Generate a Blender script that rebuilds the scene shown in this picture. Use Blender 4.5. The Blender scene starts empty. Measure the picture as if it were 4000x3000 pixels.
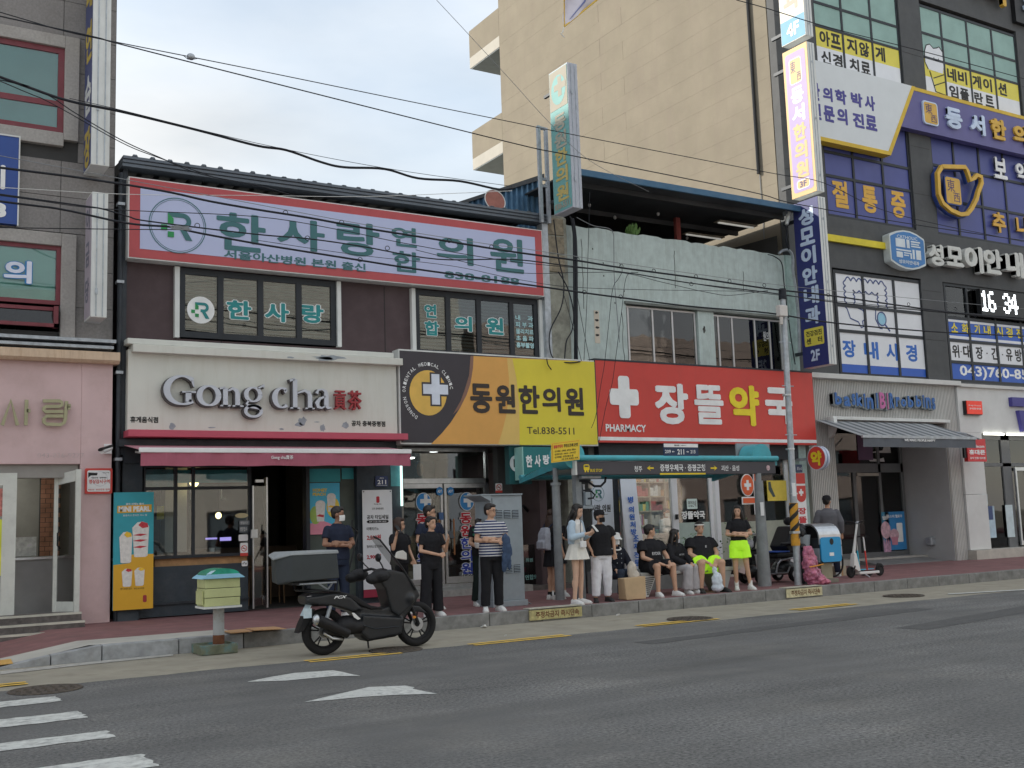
import bpy,bmesh,math,random
from mathutils import Vector,Matrix,noise
S=bpy.context.scene
COL=S.collection
R=math.radians
random.seed(7)

# ---------------------------------------------------------------- camera
cam=bpy.data.cameras.new('camera')
cam_o=bpy.data.objects.new('camera',cam)
COL.objects.link(cam_o)
CAM_F=Vector((0.519797,0.844917,0.126199))
CAM_R=Vector((0.853477,-0.520047,-0.033582))
CAM_U=Vector((-0.037255,-0.125164,0.991436))
m=Matrix((CAM_R,CAM_U,-CAM_F)).transposed().to_4x4()
m.translation=(0,0,1.6)
cam_o.matrix_world=m
cam.sensor_width=36
cam.lens=36*4296/4000
cam.clip_start=0.1
cam.clip_end=2000
S.camera=cam_o

# ---------------------------------------------------------------- sky and sun
SUN_EL,SUN_AZ=27,137  # azimuth of the sun, degrees from +X towards +Y
w=bpy.data.worlds.new('World')
S.world=w
w.use_nodes=True
N=w.node_tree.nodes;L=w.node_tree.links
bg=N['Background']
sky=N.new('ShaderNodeTexSky')
sky.sky_type='NISHITA'
sky.sun_disc=False
sky.sun_elevation=R(SUN_EL)
sky.sun_rotation=R(90-SUN_AZ)
sky.air_density=1.3;sky.dust_density=0.3
tc=N.new('ShaderNodeTexCoord')
mp=N.new('ShaderNodeMapping');mp.inputs['Scale'].default_value=(1,1,2.6);mp.inputs['Location'].default_value=(9.3,8.1,0.9)
ns=N.new('ShaderNodeTexNoise');ns.inputs['Scale'].default_value=1.3;ns.inputs['Detail'].default_value=5;ns.inputs['Roughness'].default_value=0.45
cr=N.new('ShaderNodeValToRGB');cr.color_ramp.elements[0].position=0.40;cr.color_ramp.elements[1].position=0.58
cr.color_ramp.elements[0].color=(0.70,0.70,0.70,1)
cr.color_ramp.elements[1].color=(1,1,1,1)
ns2=N.new('ShaderNodeTexNoise');ns2.inputs['Scale'].default_value=2.4;ns2.inputs['Detail'].default_value=6
cc=N.new('ShaderNodeMix');cc.data_type='RGBA'
cc.inputs[6].default_value=(2.35,2.55,2.75,1)
cc.inputs[7].default_value=(3.55,3.6,3.6,1)
mx=N.new('ShaderNodeMix');mx.data_type='RGBA'
L.new(tc.outputs['Generated'],mp.inputs['Vector'])
L.new(mp.outputs[0],ns.inputs['Vector']);L.new(mp.outputs[0],ns2.inputs['Vector'])
L.new(ns.outputs[0],cr.inputs[0]);cm=N.new('ShaderNodeMapRange');cm.inputs[1].default_value=.35;cm.inputs[2].default_value=.62;L.new(ns2.outputs[0],cm.inputs[0]);L.new(cm.outputs[0],cc.inputs[0])
L.new(cr.outputs[0],mx.inputs[0]);L.new(sky.outputs[0],mx.inputs[6]);L.new(cc.outputs[2],mx.inputs[7])
L.new(mx.outputs[2],bg.inputs[0])
bg.inputs[1].default_value=0.10
sd=bpy.data.lights.new('sun','SUN')
sd.energy=1.6;sd.angle=R(1.2);sd.color=(1,0.93,0.82)
so=bpy.data.objects.new('sun',sd);COL.objects.link(so)
sv=Vector((math.cos(R(SUN_EL))*math.cos(R(SUN_AZ)),math.cos(R(SUN_EL))*math.sin(R(SUN_AZ)),math.sin(R(SUN_EL))))
so.rotation_euler=sv.to_track_quat('Z','Y').to_euler();so.location=(-20,30,30)
S.view_settings.view_transform='Standard'
S.view_settings.look='None'
S.view_settings.exposure=1.5
S.view_settings.gamma=1
S.cycles.max_bounces=6;S.cycles.diffuse_bounces=3;S.cycles.glossy_bounces=3;S.cycles.transparent_max_bounces=12;S.cycles.transmission_bounces=3
S.cycles.use_denoising=True
S.cycles.sample_clamp_indirect=6

# ---------------------------------------------------------------- materials
MATS={}
def mat(name,col,rough=.65,metal=0,var=.12,vs=2.5,bump=0,bs=60,dirt=0,ds=1.2,dirtcol=(.09,.08,.07),emit=0,streak=0,spec=.4):
    if name in MATS:return MATS[name]
    col,dirtcol=(tuple(1-(1-c)**(1.05+.62*min(1,max(q)/.10)) for c in q) for q in (col,dirtcol))
    m=bpy.data.materials.new(name);m.use_nodes=True
    n=m.node_tree.nodes;l=m.node_tree.links
    b=n['Principled BSDF']
    b.inputs['Roughness'].default_value=rough;b.inputs['Metallic'].default_value=metal
    b.inputs['Specular IOR Level'].default_value=spec
    tc=n.new('ShaderNodeTexCoord')
    ns=n.new('ShaderNodeTexNoise');ns.inputs['Scale'].default_value=vs;ns.inputs['Detail'].default_value=6;ns.inputs['Roughness'].default_value=.6
    l.new(tc.outputs['Object'],ns.inputs['Vector'])
    mr=n.new('ShaderNodeMapRange');mr.inputs[1].default_value=.3;mr.inputs[2].default_value=.7
    mr.inputs[3].default_value=1-var;mr.inputs[4].default_value=1+var
    l.new(ns.outputs[0],mr.inputs[0])
    mu=n.new('ShaderNodeMix');mu.data_type='RGBA';mu.blend_type='MULTIPLY';mu.inputs[0].default_value=1
    mu.inputs[6].default_value=(*col,1);l.new(mr.outputs[0],mu.inputs[7])
    out=mu.outputs[2]
    if dirt or streak:
        n2=n.new('ShaderNodeTexNoise');n2.inputs['Scale'].default_value=ds;n2.inputs['Detail'].default_value=8;n2.inputs['Roughness'].default_value=.7
        if streak:
            ma=n.new('ShaderNodeMapping');ma.inputs['Scale'].default_value=(4,4,.5)
            l.new(tc.outputs['Object'],ma.inputs[0]);l.new(ma.outputs[0],n2.inputs[0])
        else:l.new(tc.outputs['Object'],n2.inputs[0])
        r2=n.new('ShaderNodeMapRange');r2.inputs[1].default_value=.48;r2.inputs[2].default_value=.75;r2.inputs[4].default_value=max(dirt,streak)
        l.new(n2.outputs[0],r2.inputs[0])
        m2=n.new('ShaderNodeMix');m2.data_type='RGBA';l.new(r2.outputs[0],m2.inputs[0]);l.new(out,m2.inputs[6]);m2.inputs[7].default_value=(*dirtcol,1)
        out=m2.outputs[2]
    l.new(out,b.inputs['Base Color'])
    if bump:
        n3=n.new('ShaderNodeTexNoise');n3.inputs['Scale'].default_value=bs;n3.inputs['Detail'].default_value=4
        l.new(tc.outputs['Object'],n3.inputs[0])
        bp=n.new('ShaderNodeBump');bp.inputs['Strength'].default_value=bump;bp.inputs['Distance'].default_value=.01
        l.new(n3.outputs[0],bp.inputs['Height']);l.new(bp.outputs[0],b.inputs['Normal'])
    if emit:
        l.new(out,b.inputs['Emission Color']);b.inputs['Emission Strength'].default_value=emit
    MATS[name]=m
    return m

def glass(name,tint=(.55,.6,.6),alpha=.45,rough=.02,wav=.015):
    """window glass: mirror reflection by angle over a tinted see-through pane"""
    if name in MATS:return MATS[name]
    m=bpy.data.materials.new(name);m.use_nodes=True
    n=m.node_tree.nodes;l=m.node_tree.links;n.clear()
    o=n.new('ShaderNodeOutputMaterial')
    tr=n.new('ShaderNodeBsdfTransparent');tr.inputs[0].default_value=(*[t**.5 for t in tint],1)
    gl=n.new('ShaderNodeBsdfGlossy');gl.inputs['Roughness'].default_value=rough
    fr=n.new('ShaderNodeFresnel');fr.inputs[0].default_value=1.55
    mt=n.new('ShaderNodeMath');mt.operation='MULTIPLY_ADD';mt.inputs[1].default_value=1.15;mt.inputs[2].default_value=alpha*.06
    mt.use_clamp=True
    ns=n.new('ShaderNodeTexNoise');ns.inputs['Scale'].default_value=1.1
    tc=n.new('ShaderNodeTexCoord');l.new(tc.outputs['Object'],ns.inputs[0])
    bp=n.new('ShaderNodeBump');bp.inputs['Strength'].default_value=1;bp.inputs['Distance'].default_value=wav*.09
    l.new(ns.outputs[0],bp.inputs['Height']);l.new(bp.outputs[0],gl.inputs['Normal'])
    l.new(fr.outputs[0],mt.inputs[0])
    mi=n.new('ShaderNodeMixShader');l.new(mt.outputs[0],mi.inputs[0]);l.new(tr.outputs[0],mi.inputs[1]);l.new(gl.outputs[0],mi.inputs[2])
    l.new(mi.outputs[0],o.inputs[0])
    MATS[name]=m
    return m

# ---------------------------------------------------------------- mesh helpers
class MB:
    def __init__(s):s.v=[];s.f=[]
    def add(s,vs,fs):
        o=len(s.v);s.v +=[tuple(q) for q in vs];s.f +=[tuple(o+i for i in q) for q in fs];return s
    def box(s,x0,x1,y0,y1,z0,z1):
        return s.add([(x0,y0,z0),(x1,y0,z0),(x1,y1,z0),(x0,y1,z0),(x0,y0,z1),(x1,y0,z1),(x1,y1,z1),(x0,y1,z1)],
                     [(0,3,2,1),(4,5,6,7),(0,1,5,4),(1,2,6,5),(2,3,7,6),(3,0,4,7)])
    def pb(s,r,y0,y1):  # r = (x0,x1,z0,z1) panel with depth
        return s.box(r[0],r[1],y0,y1,r[2],r[3])
    def prism(s,pts,a,b,axis='y'):
        """pts: 2D polygon; axis y -> (x,z), axis x -> (y,z), axis z -> (x,y)"""
        ar=sum(pts[i][0]*pts[(i+1)%len(pts)][1]-pts[(i+1)%len(pts)][0]*pts[i][1] for i in range(len(pts)))
        if ar<0:pts=pts[::-1]
        k=len(pts)
        def P(q,t):
            return (q[0],t,q[1]) if axis=='y' else ((t,q[0],q[1]) if axis=='x' else (q[0],q[1],t))
        v=[P(q,a) for q in pts]+[P(q,b) for q in pts]
        f=[tuple(range(k)),tuple(range(2*k-1,k-1,-1))]+[(i,k+i,k+(i+1)%k,(i+1)%k) for i in range(k)]
        return s.add(v,f)
    def ring(s,c,u,w,ru,rw,n,pw=1):
        o=len(s.v)
        for i in range(n):
            a=2*math.pi*i/n;ca,sa=math.cos(a),math.sin(a)
            if pw != 1:ca=math.copysign(abs(ca)**pw,ca);sa=math.copysign(abs(sa)**pw,sa)
            s.v.append(tuple(Vector(c)+u*(ru*ca)+w*(rw*sa)))
        return o
    def loft(s,rings,n=12,pw=1,caps=True):
        """rings: list of (centre, u, w, ru, rw)"""
        os=[s.ring(*r,n,pw) for r in rings]
        for a,b in zip(os,os[1:]):
            for i in range(n):s.f.append((a+i,a+(i+1)%n,b+(i+1)%n,b+i))
        if caps:
            s.f.append(tuple(os[0]+i for i in range(n-1,-1,-1)));s.f.append(tuple(os[-1]+i for i in range(n)))
        return s
    def tube(s,pts,r,n=8,caps=True):
        pts=[Vector(p) for p in pts];rs=r if isinstance(r,(list,tuple)) else [r]*len(pts)
        rings=[];up=None
        for i,p in enumerate(pts):
            d=(pts[min(i+1,len(pts)-1)]-pts[max(i-1,0)]).normalized()
            if up is None:up=Vector((0,0,1)) if abs(d.z)<.9 else Vector((1,0,0))
            u=(up-d*up.dot(d)).normalized();up=u;w_=d.cross(u)
            rings.append((p,u,w_,rs[i],rs[i]))
        return s.loft(rings,n,1,caps)
    def cap(s,p0,p1,r0,r1,n=10,flat=False,sq=1):
        """tapered capsule; sq squashes the cross-section sideways"""
        p0,p1=Vector(p0),Vector(p1);d=(p1-p0).normalized()
        up=Vector((0,1,0)) if abs(d.y)<.9 else Vector((1,0,0))
        u=(up-d*up.dot(d)).normalized();w_=d.cross(u)
        rr=[]
        if not flat:
            for a in (-75,-45,-20):rr.append((p0+d*r0*math.sin(R(a)),u,w_,r0*math.cos(R(a)),r0*math.cos(R(a))*sq))
        for t in (0,.25,.5,.75,1):q=r0+(r1-r0)*t;rr.append((p0.lerp(p1,t),u,w_,q,q*sq))
        if not flat:
            for a in (20,45,75):rr.append((p1+d*r1*math.sin(R(a)),u,w_,r1*math.cos(R(a)),r1*math.cos(R(a))*sq))
        return s.loft(rr,n)
    def ell(s,c,rx,ry,rz,n=14,k=9,rot=0):
        c=Vector(c);M=Matrix.Rotation(rot,3,'Z');rr=[]
        for i in range(k):
            a=-math.pi/2+math.pi*(i+.35)/(k-.3)
            rr.append((c+Vector((0,0,rz*math.sin(a))),M @ Vector((1,0,0)),M @ Vector((0,1,0)),rx*math.cos(a),ry*math.cos(a)))
        return s.loft(rr,n)
    def cyl(s,p0,p1,r0,r1=None,n=16):return s.cap(p0,p1,r0,r0 if r1 is None else r1,n,True)
    def torus(s,c,ax,Rr,r,n=28,k=8,squash=1):
        c=Vector(c);ax=Vector(ax).normalized();up=Vector((0,0,1)) if abs(ax.z)<.9 else Vector((1,0,0))
        u=ax.cross(up).normalized();w_=ax.cross(u);o=len(s.v)
        for i in range(n):
            a=2*math.pi*i/n;d=u*math.cos(a)+w_*math.sin(a)
            for j in range(k):
                b=2*math.pi*j/k;s.v.append(tuple(c+d*(Rr+r*math.cos(b))+ax*(r*squash*math.sin(b))))
        for i in range(n):
            for j in range(k):s.f.append((o+i*k+j,o+((i+1)%n)*k+j,o+((i+1)%n)*k+(j+1)%k,o+i*k+(j+1)%k))
        return s
    def hull(s,pts):
        bm=bmesh.new()
        for p in pts:bm.verts.new(p)
        g=bmesh.ops.convex_hull(bm,input=bm.verts)
        dead=[e for e in g['geom_interior'] if isinstance(e,bmesh.types.BMVert)]
        if dead:bmesh.ops.delete(bm,geom=dead,context='VERTS')
        bm.verts.index_update()
        s.add([v.co[:] for v in bm.verts],[[v.index for v in f.verts] for f in bm.faces]);bm.free();return s
    def xf(s,M):
        s.v=[tuple(M @ Vector(q)) for q in s.v];return s

def build(name,mb,m,parent=None,smooth=False,bevel=0,local=False,label=None,auto=35):
    me=bpy.data.meshes.new(name)
    off=Vector((0,0,0))
    vs=mb.v
    o=bpy.data.objects.new(name,me)
    if parent is not None and not local:
        root=parent
        off=root.get('_o',None);off=Vector(off) if off is not None else Vector((0,0,0))
    elif parent is None:
        xs=[q[0] for q in vs];ys=[q[1] for q in vs];zs=[q[2] for q in vs]
        off=Vector(((min(xs)+max(xs))/2,(min(ys)+max(ys))/2,min(zs)));o.location=off
    me.from_pydata([(q[0]-off.x,q[1]-off.y,q[2]-off.z) for q in vs],[],mb.f)
    me.materials.append(m)
    COL.objects.link(o)
    if parent is not None:
        o.parent=parent
        OFF[o.name]=off
    else:OFF[o.name]=off
    if smooth:
        for p in me.polygons:p.use_smooth=True
        if auto:
            try:me.set_sharp_from_angle(angle=R(auto))
            except Exception:pass
    if bevel:
        b=o.modifiers.new('bevel','BEVEL');b.width=bevel;b.segments=2;b.limit_method='ANGLE';b.angle_limit=R(40)
    if label:o['label']=label
    return o
OFF={}
_build=build
def build(name,mb,m,parent=None,**k):
    """link a mesh; vertices are given in world coordinates unless local=True"""
    local=k.pop('local',False)
    if parent is not None and not local:
        off=OFF.get(parent.name,Vector((0,0,0)))
        mb2=MB();mb2.v=[(q[0]-off.x,q[1]-off.y,q[2]-off.z) for q in mb.v];mb2.f=mb.f
        o=_build(name,mb2,m,parent,local=True,**k)
        # part origin sits at its thing's origin
        OFF[o.name]=off
        return o
    return _build(name,mb,m,parent,local=local,**k)

def tag(o,label=None,cat=None,group=None,kind=None):
    if label:o['label']=label
    if cat:o['category']=cat
    if group:o['group']=group
    if kind:o['kind']=kind
    return o
def thing(name,label,cat,loc=(0,0,0),rz=0,group=None):
    o=bpy.data.objects.new(name,None);COL.objects.link(o)
    o.location=loc;o.rotation_euler=(0,0,rz);o.empty_display_size=.2
    OFF[o.name]=Vector(loc)
    return tag(o,label,cat,group)
def kids(o):return [c for c in bpy.data.objects if c.parent==o]
def dup(o,parent=None,loc=None,label=None,group=None,dz=None,rz=None):
    c=o.copy();COL.objects.link(c)
    if parent is not None:c.parent=parent
    if loc is not None:c.location=loc
    if rz is not None:c.rotation_euler.z=rz
    if label:c['label']=label
    if group:c['group']=group
    for ch in kids(o):dup(ch,c)
    OFF[c.name]=c.location.copy()
    return c

TMP=bpy.data.scenes.new('workbench')
def evaluated(o):
    TMP.collection.objects.link(o)
    vl=TMP.view_layers[0];vl.update()
    me=bpy.data.meshes.new_from_object(o.evaluated_get(vl.depsgraph))
    return me
TC=bpy.data.curves.new('t','FONT');TO=bpy.data.objects.new('t',TC);TMP.collection.objects.link(TO)
def text_mb(s,bold=0,ext=.02,spacing=1,rnd=0,res=2,shear=0,lsp=1):
    c=TC;c.body=s;c.extrude=ext;c.offset=bold;c.space_character=spacing
    c.resolution_u=res;c.shear=shear;c.space_line=lsp
    c.bevel_depth=rnd;c.bevel_resolution=1
    vl=TMP.view_layers[0];vl.update()
    me=bpy.data.meshes.new_from_object(TO.evaluated_get(vl.depsgraph))
    v=[q.co[:] for q in me.vertices];f=[tuple(p.vertices) for p in me.polygons]
    bpy.data.meshes.remove(me)
    mb=MB();mb.v=v;mb.f=f;return mb

def fit(mb,r,y,depth=.01,face='-y'):
    """fit flat text mesh into rect r=(a0,a1,z0,z1); y = plane, front grows towards the viewer by depth"""
    xs=[q[0] for q in mb.v];ys=[q[1] for q in mb.v];zs=[q[2] for q in mb.v]
    x0,x1,y0,y1,z0,z1=min(xs),max(xs),min(ys),max(ys),min(zs),max(zs)
    sx=(r[1]-r[0])/max(x1-x0,1e-6);sy=(r[3]-r[2])/max(y1-y0,1e-6);sz=depth/max(z1-z0,1e-6)
    out=[]
    for q in mb.v:
        a=r[0]+(q[0]-x0)*sx;z=r[2]+(q[1]-y0)*sy;d=(q[2]-z0)*sz
        if face=='-y':out.append((a,y-d,z))
        elif face=='-x':out.append((y-d,r[1]-(a-r[0]),z))
        elif face=='+x':out.append((y+d,a,z))
    mb.v=out;return mb

def fat(s,rad,n=6,**k):
    """a heavier cut of the character: slightly shifted layers, each a hair in front of the last"""
    key=(s,rad,n,tuple(sorted(k.items())))
    if key in FATS:a=FATS[key];mb=MB();mb.v=a[0];mb.f=a[1];return mb
    b0=text_mb(s,.006,**k);mb=MB()
    for i in range(n):
        a=2*math.pi*(i+.5)/n;dx,dy=rad*math.cos(a),rad*math.sin(a)
        mb.add([(q[0]+dx,q[1]+dy,q[2]+i*.0009) for q in b0.v],b0.f)
    FATS[key]=(mb.v,mb.f);return mb
FATS={}
def lettering(s,r,y,m,parent,depth=.008,bold=0,face='-y',name='lettering',label=None,shear=0,outline=None,ow=.03,rnd=0,spacing=1,lsp=1):
    if outline:
        o=fit(fat(s,bold+ow*1.3,8,spacing=spacing,shear=shear,lsp=lsp),grow(r,s,ow),y,depth*.5,face)
        build(name+'_outline',o,outline,parent)
        y=y-depth*.5-.001 if face != '+x' else y+depth*.5+.001
    g=fat(s,bold,6,res=3 if len(s)==1 else 2,shear=shear,spacing=spacing,lsp=lsp) if bold >=.02 else text_mb(s,bold,shear=shear,spacing=spacing,lsp=lsp)
    return build(name,fit(g,r,y,depth,face),m,parent,label=label)
def grow(r,s,ow):
    k=max(len(t) for t in s.split('\n'));n=s.count('\n')+1
    dx=(r[1]-r[0])/max(k,1)*ow;dz=(r[3]-r[2])/n*ow
    return (r[0]-dx,r[1]+dx,r[2]-dz,r[3]+dz)
def disc(mb,c,rx,rz,y0,y1,n=32):
    return mb.prism([(c[0]+rx*math.cos(2*math.pi*i/n),c[1]+rz*math.sin(2*math.pi*i/n)) for i in range(n)],y0,y1)
def annulus(mb,c,rx,rz,t,y0,y1,n=36):
    o=len(mb.v)
    for y in (y0,y1):
        for q in (1,1-t):
            for i in range(n):
                a=2*math.pi*i/n;mb.v.append((c[0]+rx*q*math.cos(a),y,c[1]+rz*q*math.sin(a)))
    for i in range(n):
        j=(i+1)%n
        mb.f +=[(o+i,o+j,o+n+j,o+n+i),(o+2*n+i,o+3*n+i,o+3*n+j,o+2*n+j),(o+i,o+2*n+i,o+2*n+j,o+j),(o+n+i,o+n+j,o+3*n+j,o+3*n+i)]
    return mb
def stroke(mb,pts,ws,y0,y1):
    """flat ribbon with varying width in the xz-plane"""
    P=[Vector((p[0],p[1])) for p in pts];W=ws if isinstance(ws,(list,tuple)) else [ws]*len(P)
    A=[];B=[]
    for i,p in enumerate(P):
        d=(P[min(i+1,len(P)-1)]-P[max(i-1,0)]).normalized();nrm=Vector((-d.y,d.x))
        A.append(p+nrm*W[i]/2);B.append(p-nrm*W[i]/2)
    o=len(mb.v);k=len(P)
    for y in (y0,y1):
        for q in A:mb.v.append((q.x,y,q.y))
        for q in B:mb.v.append((q.x,y,q.y))
    for i in range(k-1):
        mb.f +=[(o+i,o+i+1,o+k+i+1,o+k+i),(o+2*k+i,o+3*k+i,o+3*k+i+1,o+2*k+i+1),(o+i,o+2*k+i,o+2*k+i+1,o+i+1),(o+k+i,o+k+i+1,o+3*k+i+1,o+3*k+i)]
    mb.f +=[(o,o+k,o+3*k,o+2*k),(o+k-1,o+3*k-1,o+4*k-1,o+2*k-1)]
    return mb
def arc(c,rx,rz,a0,a1,n=12):
    return [(c[0]+rx*math.cos(R(a0+(a1-a0)*i/n)),c[1]+rz*math.sin(R(a0+(a1-a0)*i/n))) for i in range(n+1)]
def rrect(x0,x1,z0,z1,r,k=4):
    p=[]
    for cx,cz,a in ((x1-r,z1-r,0),(x0+r,z1-r,90),(x0+r,z0+r,180),(x1-r,z0+r,270)):
        p +=[(cx+r*math.cos(R(a+90*i/k)),cz+r*math.sin(R(a+90*i/k))) for i in range(k+1)]
    return p
def remesh(mb,vox,it=2,wr=0,wf=6,wz=1,seed=0):
    """fuse overlapping closed shapes into one continuous skin, then relax and crease it"""
    me=bpy.data.meshes.new('r');me.from_pydata(mb.v,[],mb.f)
    bm=bmesh.new();bm.from_mesh(me);bmesh.ops.recalc_face_normals(bm,faces=bm.faces);bm.to_mesh(me);bm.free()
    o=bpy.data.objects.new('r',me)
    q=o.modifiers.new('r','REMESH');q.mode='VOXEL';q.voxel_size=vox
    if it:
        sm=o.modifiers.new('s','SMOOTH');sm.factor=.5;sm.iterations=it
    ev=evaluated(o)
    out=MB();out.f=[tuple(p.vertices) for p in ev.polygons]
    sv_=Vector((seed*3.1,seed*1.7,seed*.9))
    for v in ev.vertices:
        c=v.co
        if wr:
            k=noise.noise(Vector((c.x*wf,c.y*wf,c.z*wf*wz))+sv_)+.5*noise.noise(Vector((c.x*wf*2.3,c.y*wf*2.3,c.z*wf*2.3*wz))+sv_)
            c=c+v.normal*(k*wr)
        out.v.append(c[:])
    bpy.data.objects.remove(o);bpy.data.meshes.remove(me);bpy.data.meshes.remove(ev)
    return out

# ================================================================= materials used widely
M_={}
def _m():
    g=M_
    a=mat('asphalt',(.088,.088,.086),.9,var=.13,vs=.45,bump=.9,bs=55,dirt=.55,ds=.8,dirtcol=(.135,.130,.118),spec=.3)
    n=a.node_tree.nodes;l=a.node_tree.links;b=n['Principled BSDF'];src=b.inputs['Base Color'].links[0].from_socket
    tc=n.new('ShaderNodeTexCoord');q=n.new('ShaderNodeTexNoise');q.inputs['Scale'].default_value=30;q.inputs['Detail'].default_value=3;q.inputs['Roughness'].default_value=.8
    q2=n.new('ShaderNodeTexNoise');q2.inputs['Scale'].default_value=.35;q2.inputs['Detail'].default_value=3
    mp=n.new('ShaderNodeMapping');mp.inputs['Scale'].default_value=(.25,1.6,1);q3=n.new('ShaderNodeTexNoise');q3.inputs['Scale'].default_value=1.2;q3.inputs['Detail'].default_value=5
    l.new(tc.outputs['Object'],q.inputs[0]);l.new(tc.outputs['Object'],q2.inputs[0]);l.new(tc.outputs['Object'],mp.inputs[0]);l.new(mp.outputs[0],q3.inputs[0])
    r=n.new('ShaderNodeMapRange');r.inputs[1].default_value=.3;r.inputs[2].default_value=.72;r.inputs[3].default_value=.30;r.inputs[4].default_value=2.2;l.new(q.outputs[0],r.inputs[0])
    r2=n.new('ShaderNodeMapRange');r2.inputs[1].default_value=.38;r2.inputs[2].default_value=.62;r2.inputs[3].default_value=.15;r2.inputs[4].default_value=1;l.new(q2.outputs[0],r2.inputs[0])
    r3=n.new('ShaderNodeMapRange');r3.inputs[1].default_value=.3;r3.inputs[2].default_value=.7;r3.inputs[3].default_value=.86;r3.inputs[4].default_value=1.16;l.new(q3.outputs[0],r3.inputs[0])
    m1=n.new('ShaderNodeMix');m1.data_type='RGBA';m1.blend_type='MULTIPLY';l.new(r2.outputs[0],m1.inputs[0]);l.new(src,m1.inputs[6]);l.new(r.outputs[0],m1.inputs[7])
    m2=n.new('ShaderNodeMix');m2.data_type='RGBA';m2.blend_type='MULTIPLY';m2.inputs[0].default_value=1;l.new(m1.outputs[2],m2.inputs[6]);l.new(r3.outputs[0],m2.inputs[7]);l.new(m2.outputs[2],b.inputs['Base Color'])
    g['asphalt']=a
    g['concrete_gutter']=mat('concrete_gutter',(.235,.215,.17),.95,var=.2,vs=3,bump=.6,bs=70,dirt=.5,ds=1.5,dirtcol=(.13,.125,.11))
    g['concrete']=mat('concrete',(.36,.35,.31),.95,var=.12,vs=2,bump=.4,bs=40,dirt=.4,ds=1.3,dirtcol=(.2,.19,.17))
    g['kerb']=mat('kerb_granite',(.25,.26,.27),.85,var=.22,vs=6,bump=.4,bs=120,dirt=.55,ds=4,dirtcol=(.11,.105,.09))
    g['red_paving']=mat('red_paving',(.155,.075,.075),.85,var=.2,vs=3,bump=.3,bs=60,dirt=.45,ds=1.6,dirtcol=(.10,.07,.065))
    g['white_paint']=mat('road_white',(.45,.46,.43),.85,var=.15,vs=8,dirt=.95,ds=9,dirtcol=(.13,.13,.13),bump=.3)
    g['yellow_paint']=mat('road_yellow',(.62,.36,.06),.8,var=.2,vs=8,dirt=.6,ds=7,dirtcol=(.25,.2,.12))
    g['iron']=mat('cast_iron',(.075,.065,.055),.7,.4,var=.3,vs=20,bump=.6,bs=60,dirt=.5,ds=9,dirtcol=(.13,.09,.06))
    g['dark_metal']=mat('dark_metal',(.028,.034,.042),.5,.2,var=.2,vs=4,dirt=.25,ds=3,dirtcol=(.07,.065,.06))
    g['black_frame']=mat('black_frame',(.022,.026,.032),.45,.2,var=.15)
    g['steel']=mat('brushed_steel',(.42,.44,.46),.32,.9,var=.12,vs=8)
    g['galv']=mat('galvanised_steel',(.30,.33,.36),.5,.55,var=.2,vs=9,dirt=.3,ds=5,dirtcol=(.16,.14,.12))
    g['grey_paint']=mat('grey_paint',(.20,.235,.26),.55,var=.1,vs=3,dirt=.3,ds=2.5,dirtcol=(.12,.12,.12),bump=.05)
    g['white']=mat('white_plastic',(.72,.73,.73),.5,var=.05,dirt=.15,ds=6,dirtcol=(.4,.38,.34))
    g['offwhite']=mat('offwhite_metal',(.56,.58,.56),.5,var=.08,dirt=.3,ds=2,dirtcol=(.3,.29,.25),streak=.35)
    g['black']=mat('black_plastic',(.012,.013,.015),.42,var=.2)
    g['rubber']=mat('rubber',(.013,.013,.014),.85,var=.2,bump=.2)
    g['cable']=mat('cable_black',(.010,.012,.018),.6)
    g['cable_grey']=mat('cable_grey',(.16,.17,.18),.7)
    g['red']=mat('sign_red',(.47,.04,.032),.42,var=.07,vs=1.2,streak=.14,ds=1.5,dirtcol=(.30,.06,.05))
    g['yellow']=mat('sign_yellow',(.72,.50,.03),.45,var=.05)
    g['teal']=mat('teal_paint',(.035,.20,.24),.45,var=.15,vs=5,dirt=.3,ds=4,dirtcol=(.12,.12,.11))
    g['navy']=mat('navy',(.018,.03,.085),.45,var=.06)
    g['ink']=mat('ink_black',(.02,.02,.02),.6)
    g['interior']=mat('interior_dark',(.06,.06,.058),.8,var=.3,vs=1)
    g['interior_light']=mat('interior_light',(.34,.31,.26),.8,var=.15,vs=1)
    g['wood']=mat('wood',(.30,.16,.07),.6,var=.3,vs=5)
    g['paper']=mat('paper',(.62,.64,.66),.7,var=.04)
_m()
G=M_

# ================================================================= ground
XL,XR=-120,260
def struct(name,mb,m,**k):
    o=build(name,mb,m,None,**k);o['kind']='structure';return o
gmb=MB().box(-400,600,-300,700,-.3,-.012)
struct('ground',gmb,mat('ground_soil',(.16,.15,.12),.95,var=.3,vs=.3))
def wavy(x0,x1,ya,yb,z,edge,n=400,seed=0):
    """road sheet whose far edge wanders a little"""
    mb=MB();rnd=random.Random(seed)
    for i in range(n+1):
        x=x0+(x1-x0)*i/n
        e=yb+(edge*(noise.noise(Vector((x*.9,seed,0)))+.5*noise.noise(Vector((x*4,seed,1)))) if edge else 0)
        mb.v +=[(x,ya,z),(x,e,z)]
    for i in range(n):mb.f.append((2*i,2*i+2,2*i+3,2*i+1))
    return mb
struct('gutter',wavy(-40,80,12.0,15.47,0,0),G['concrete_gutter'])
struct('road',wavy(-40,80,-4.0,13.27,.006,.07,900),G['asphalt'])
far=MB().add([(80,-4,.006),(XR,-4,.006),(XR,15.4,.006),(80,15.4,.006)],[(0,1,2,3)])
far.add([(XL,-4,.006),(-40,-4,.006),(-40,15.4,.006),(XL,15.4,.006)],[(0,1,2,3)])
struct('road_beyond',far,G['asphalt'])
struct('opposite_pavement',MB().box(XL,XR,-9.2,-4.02,-.2,.15),G['red_paving'])

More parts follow.
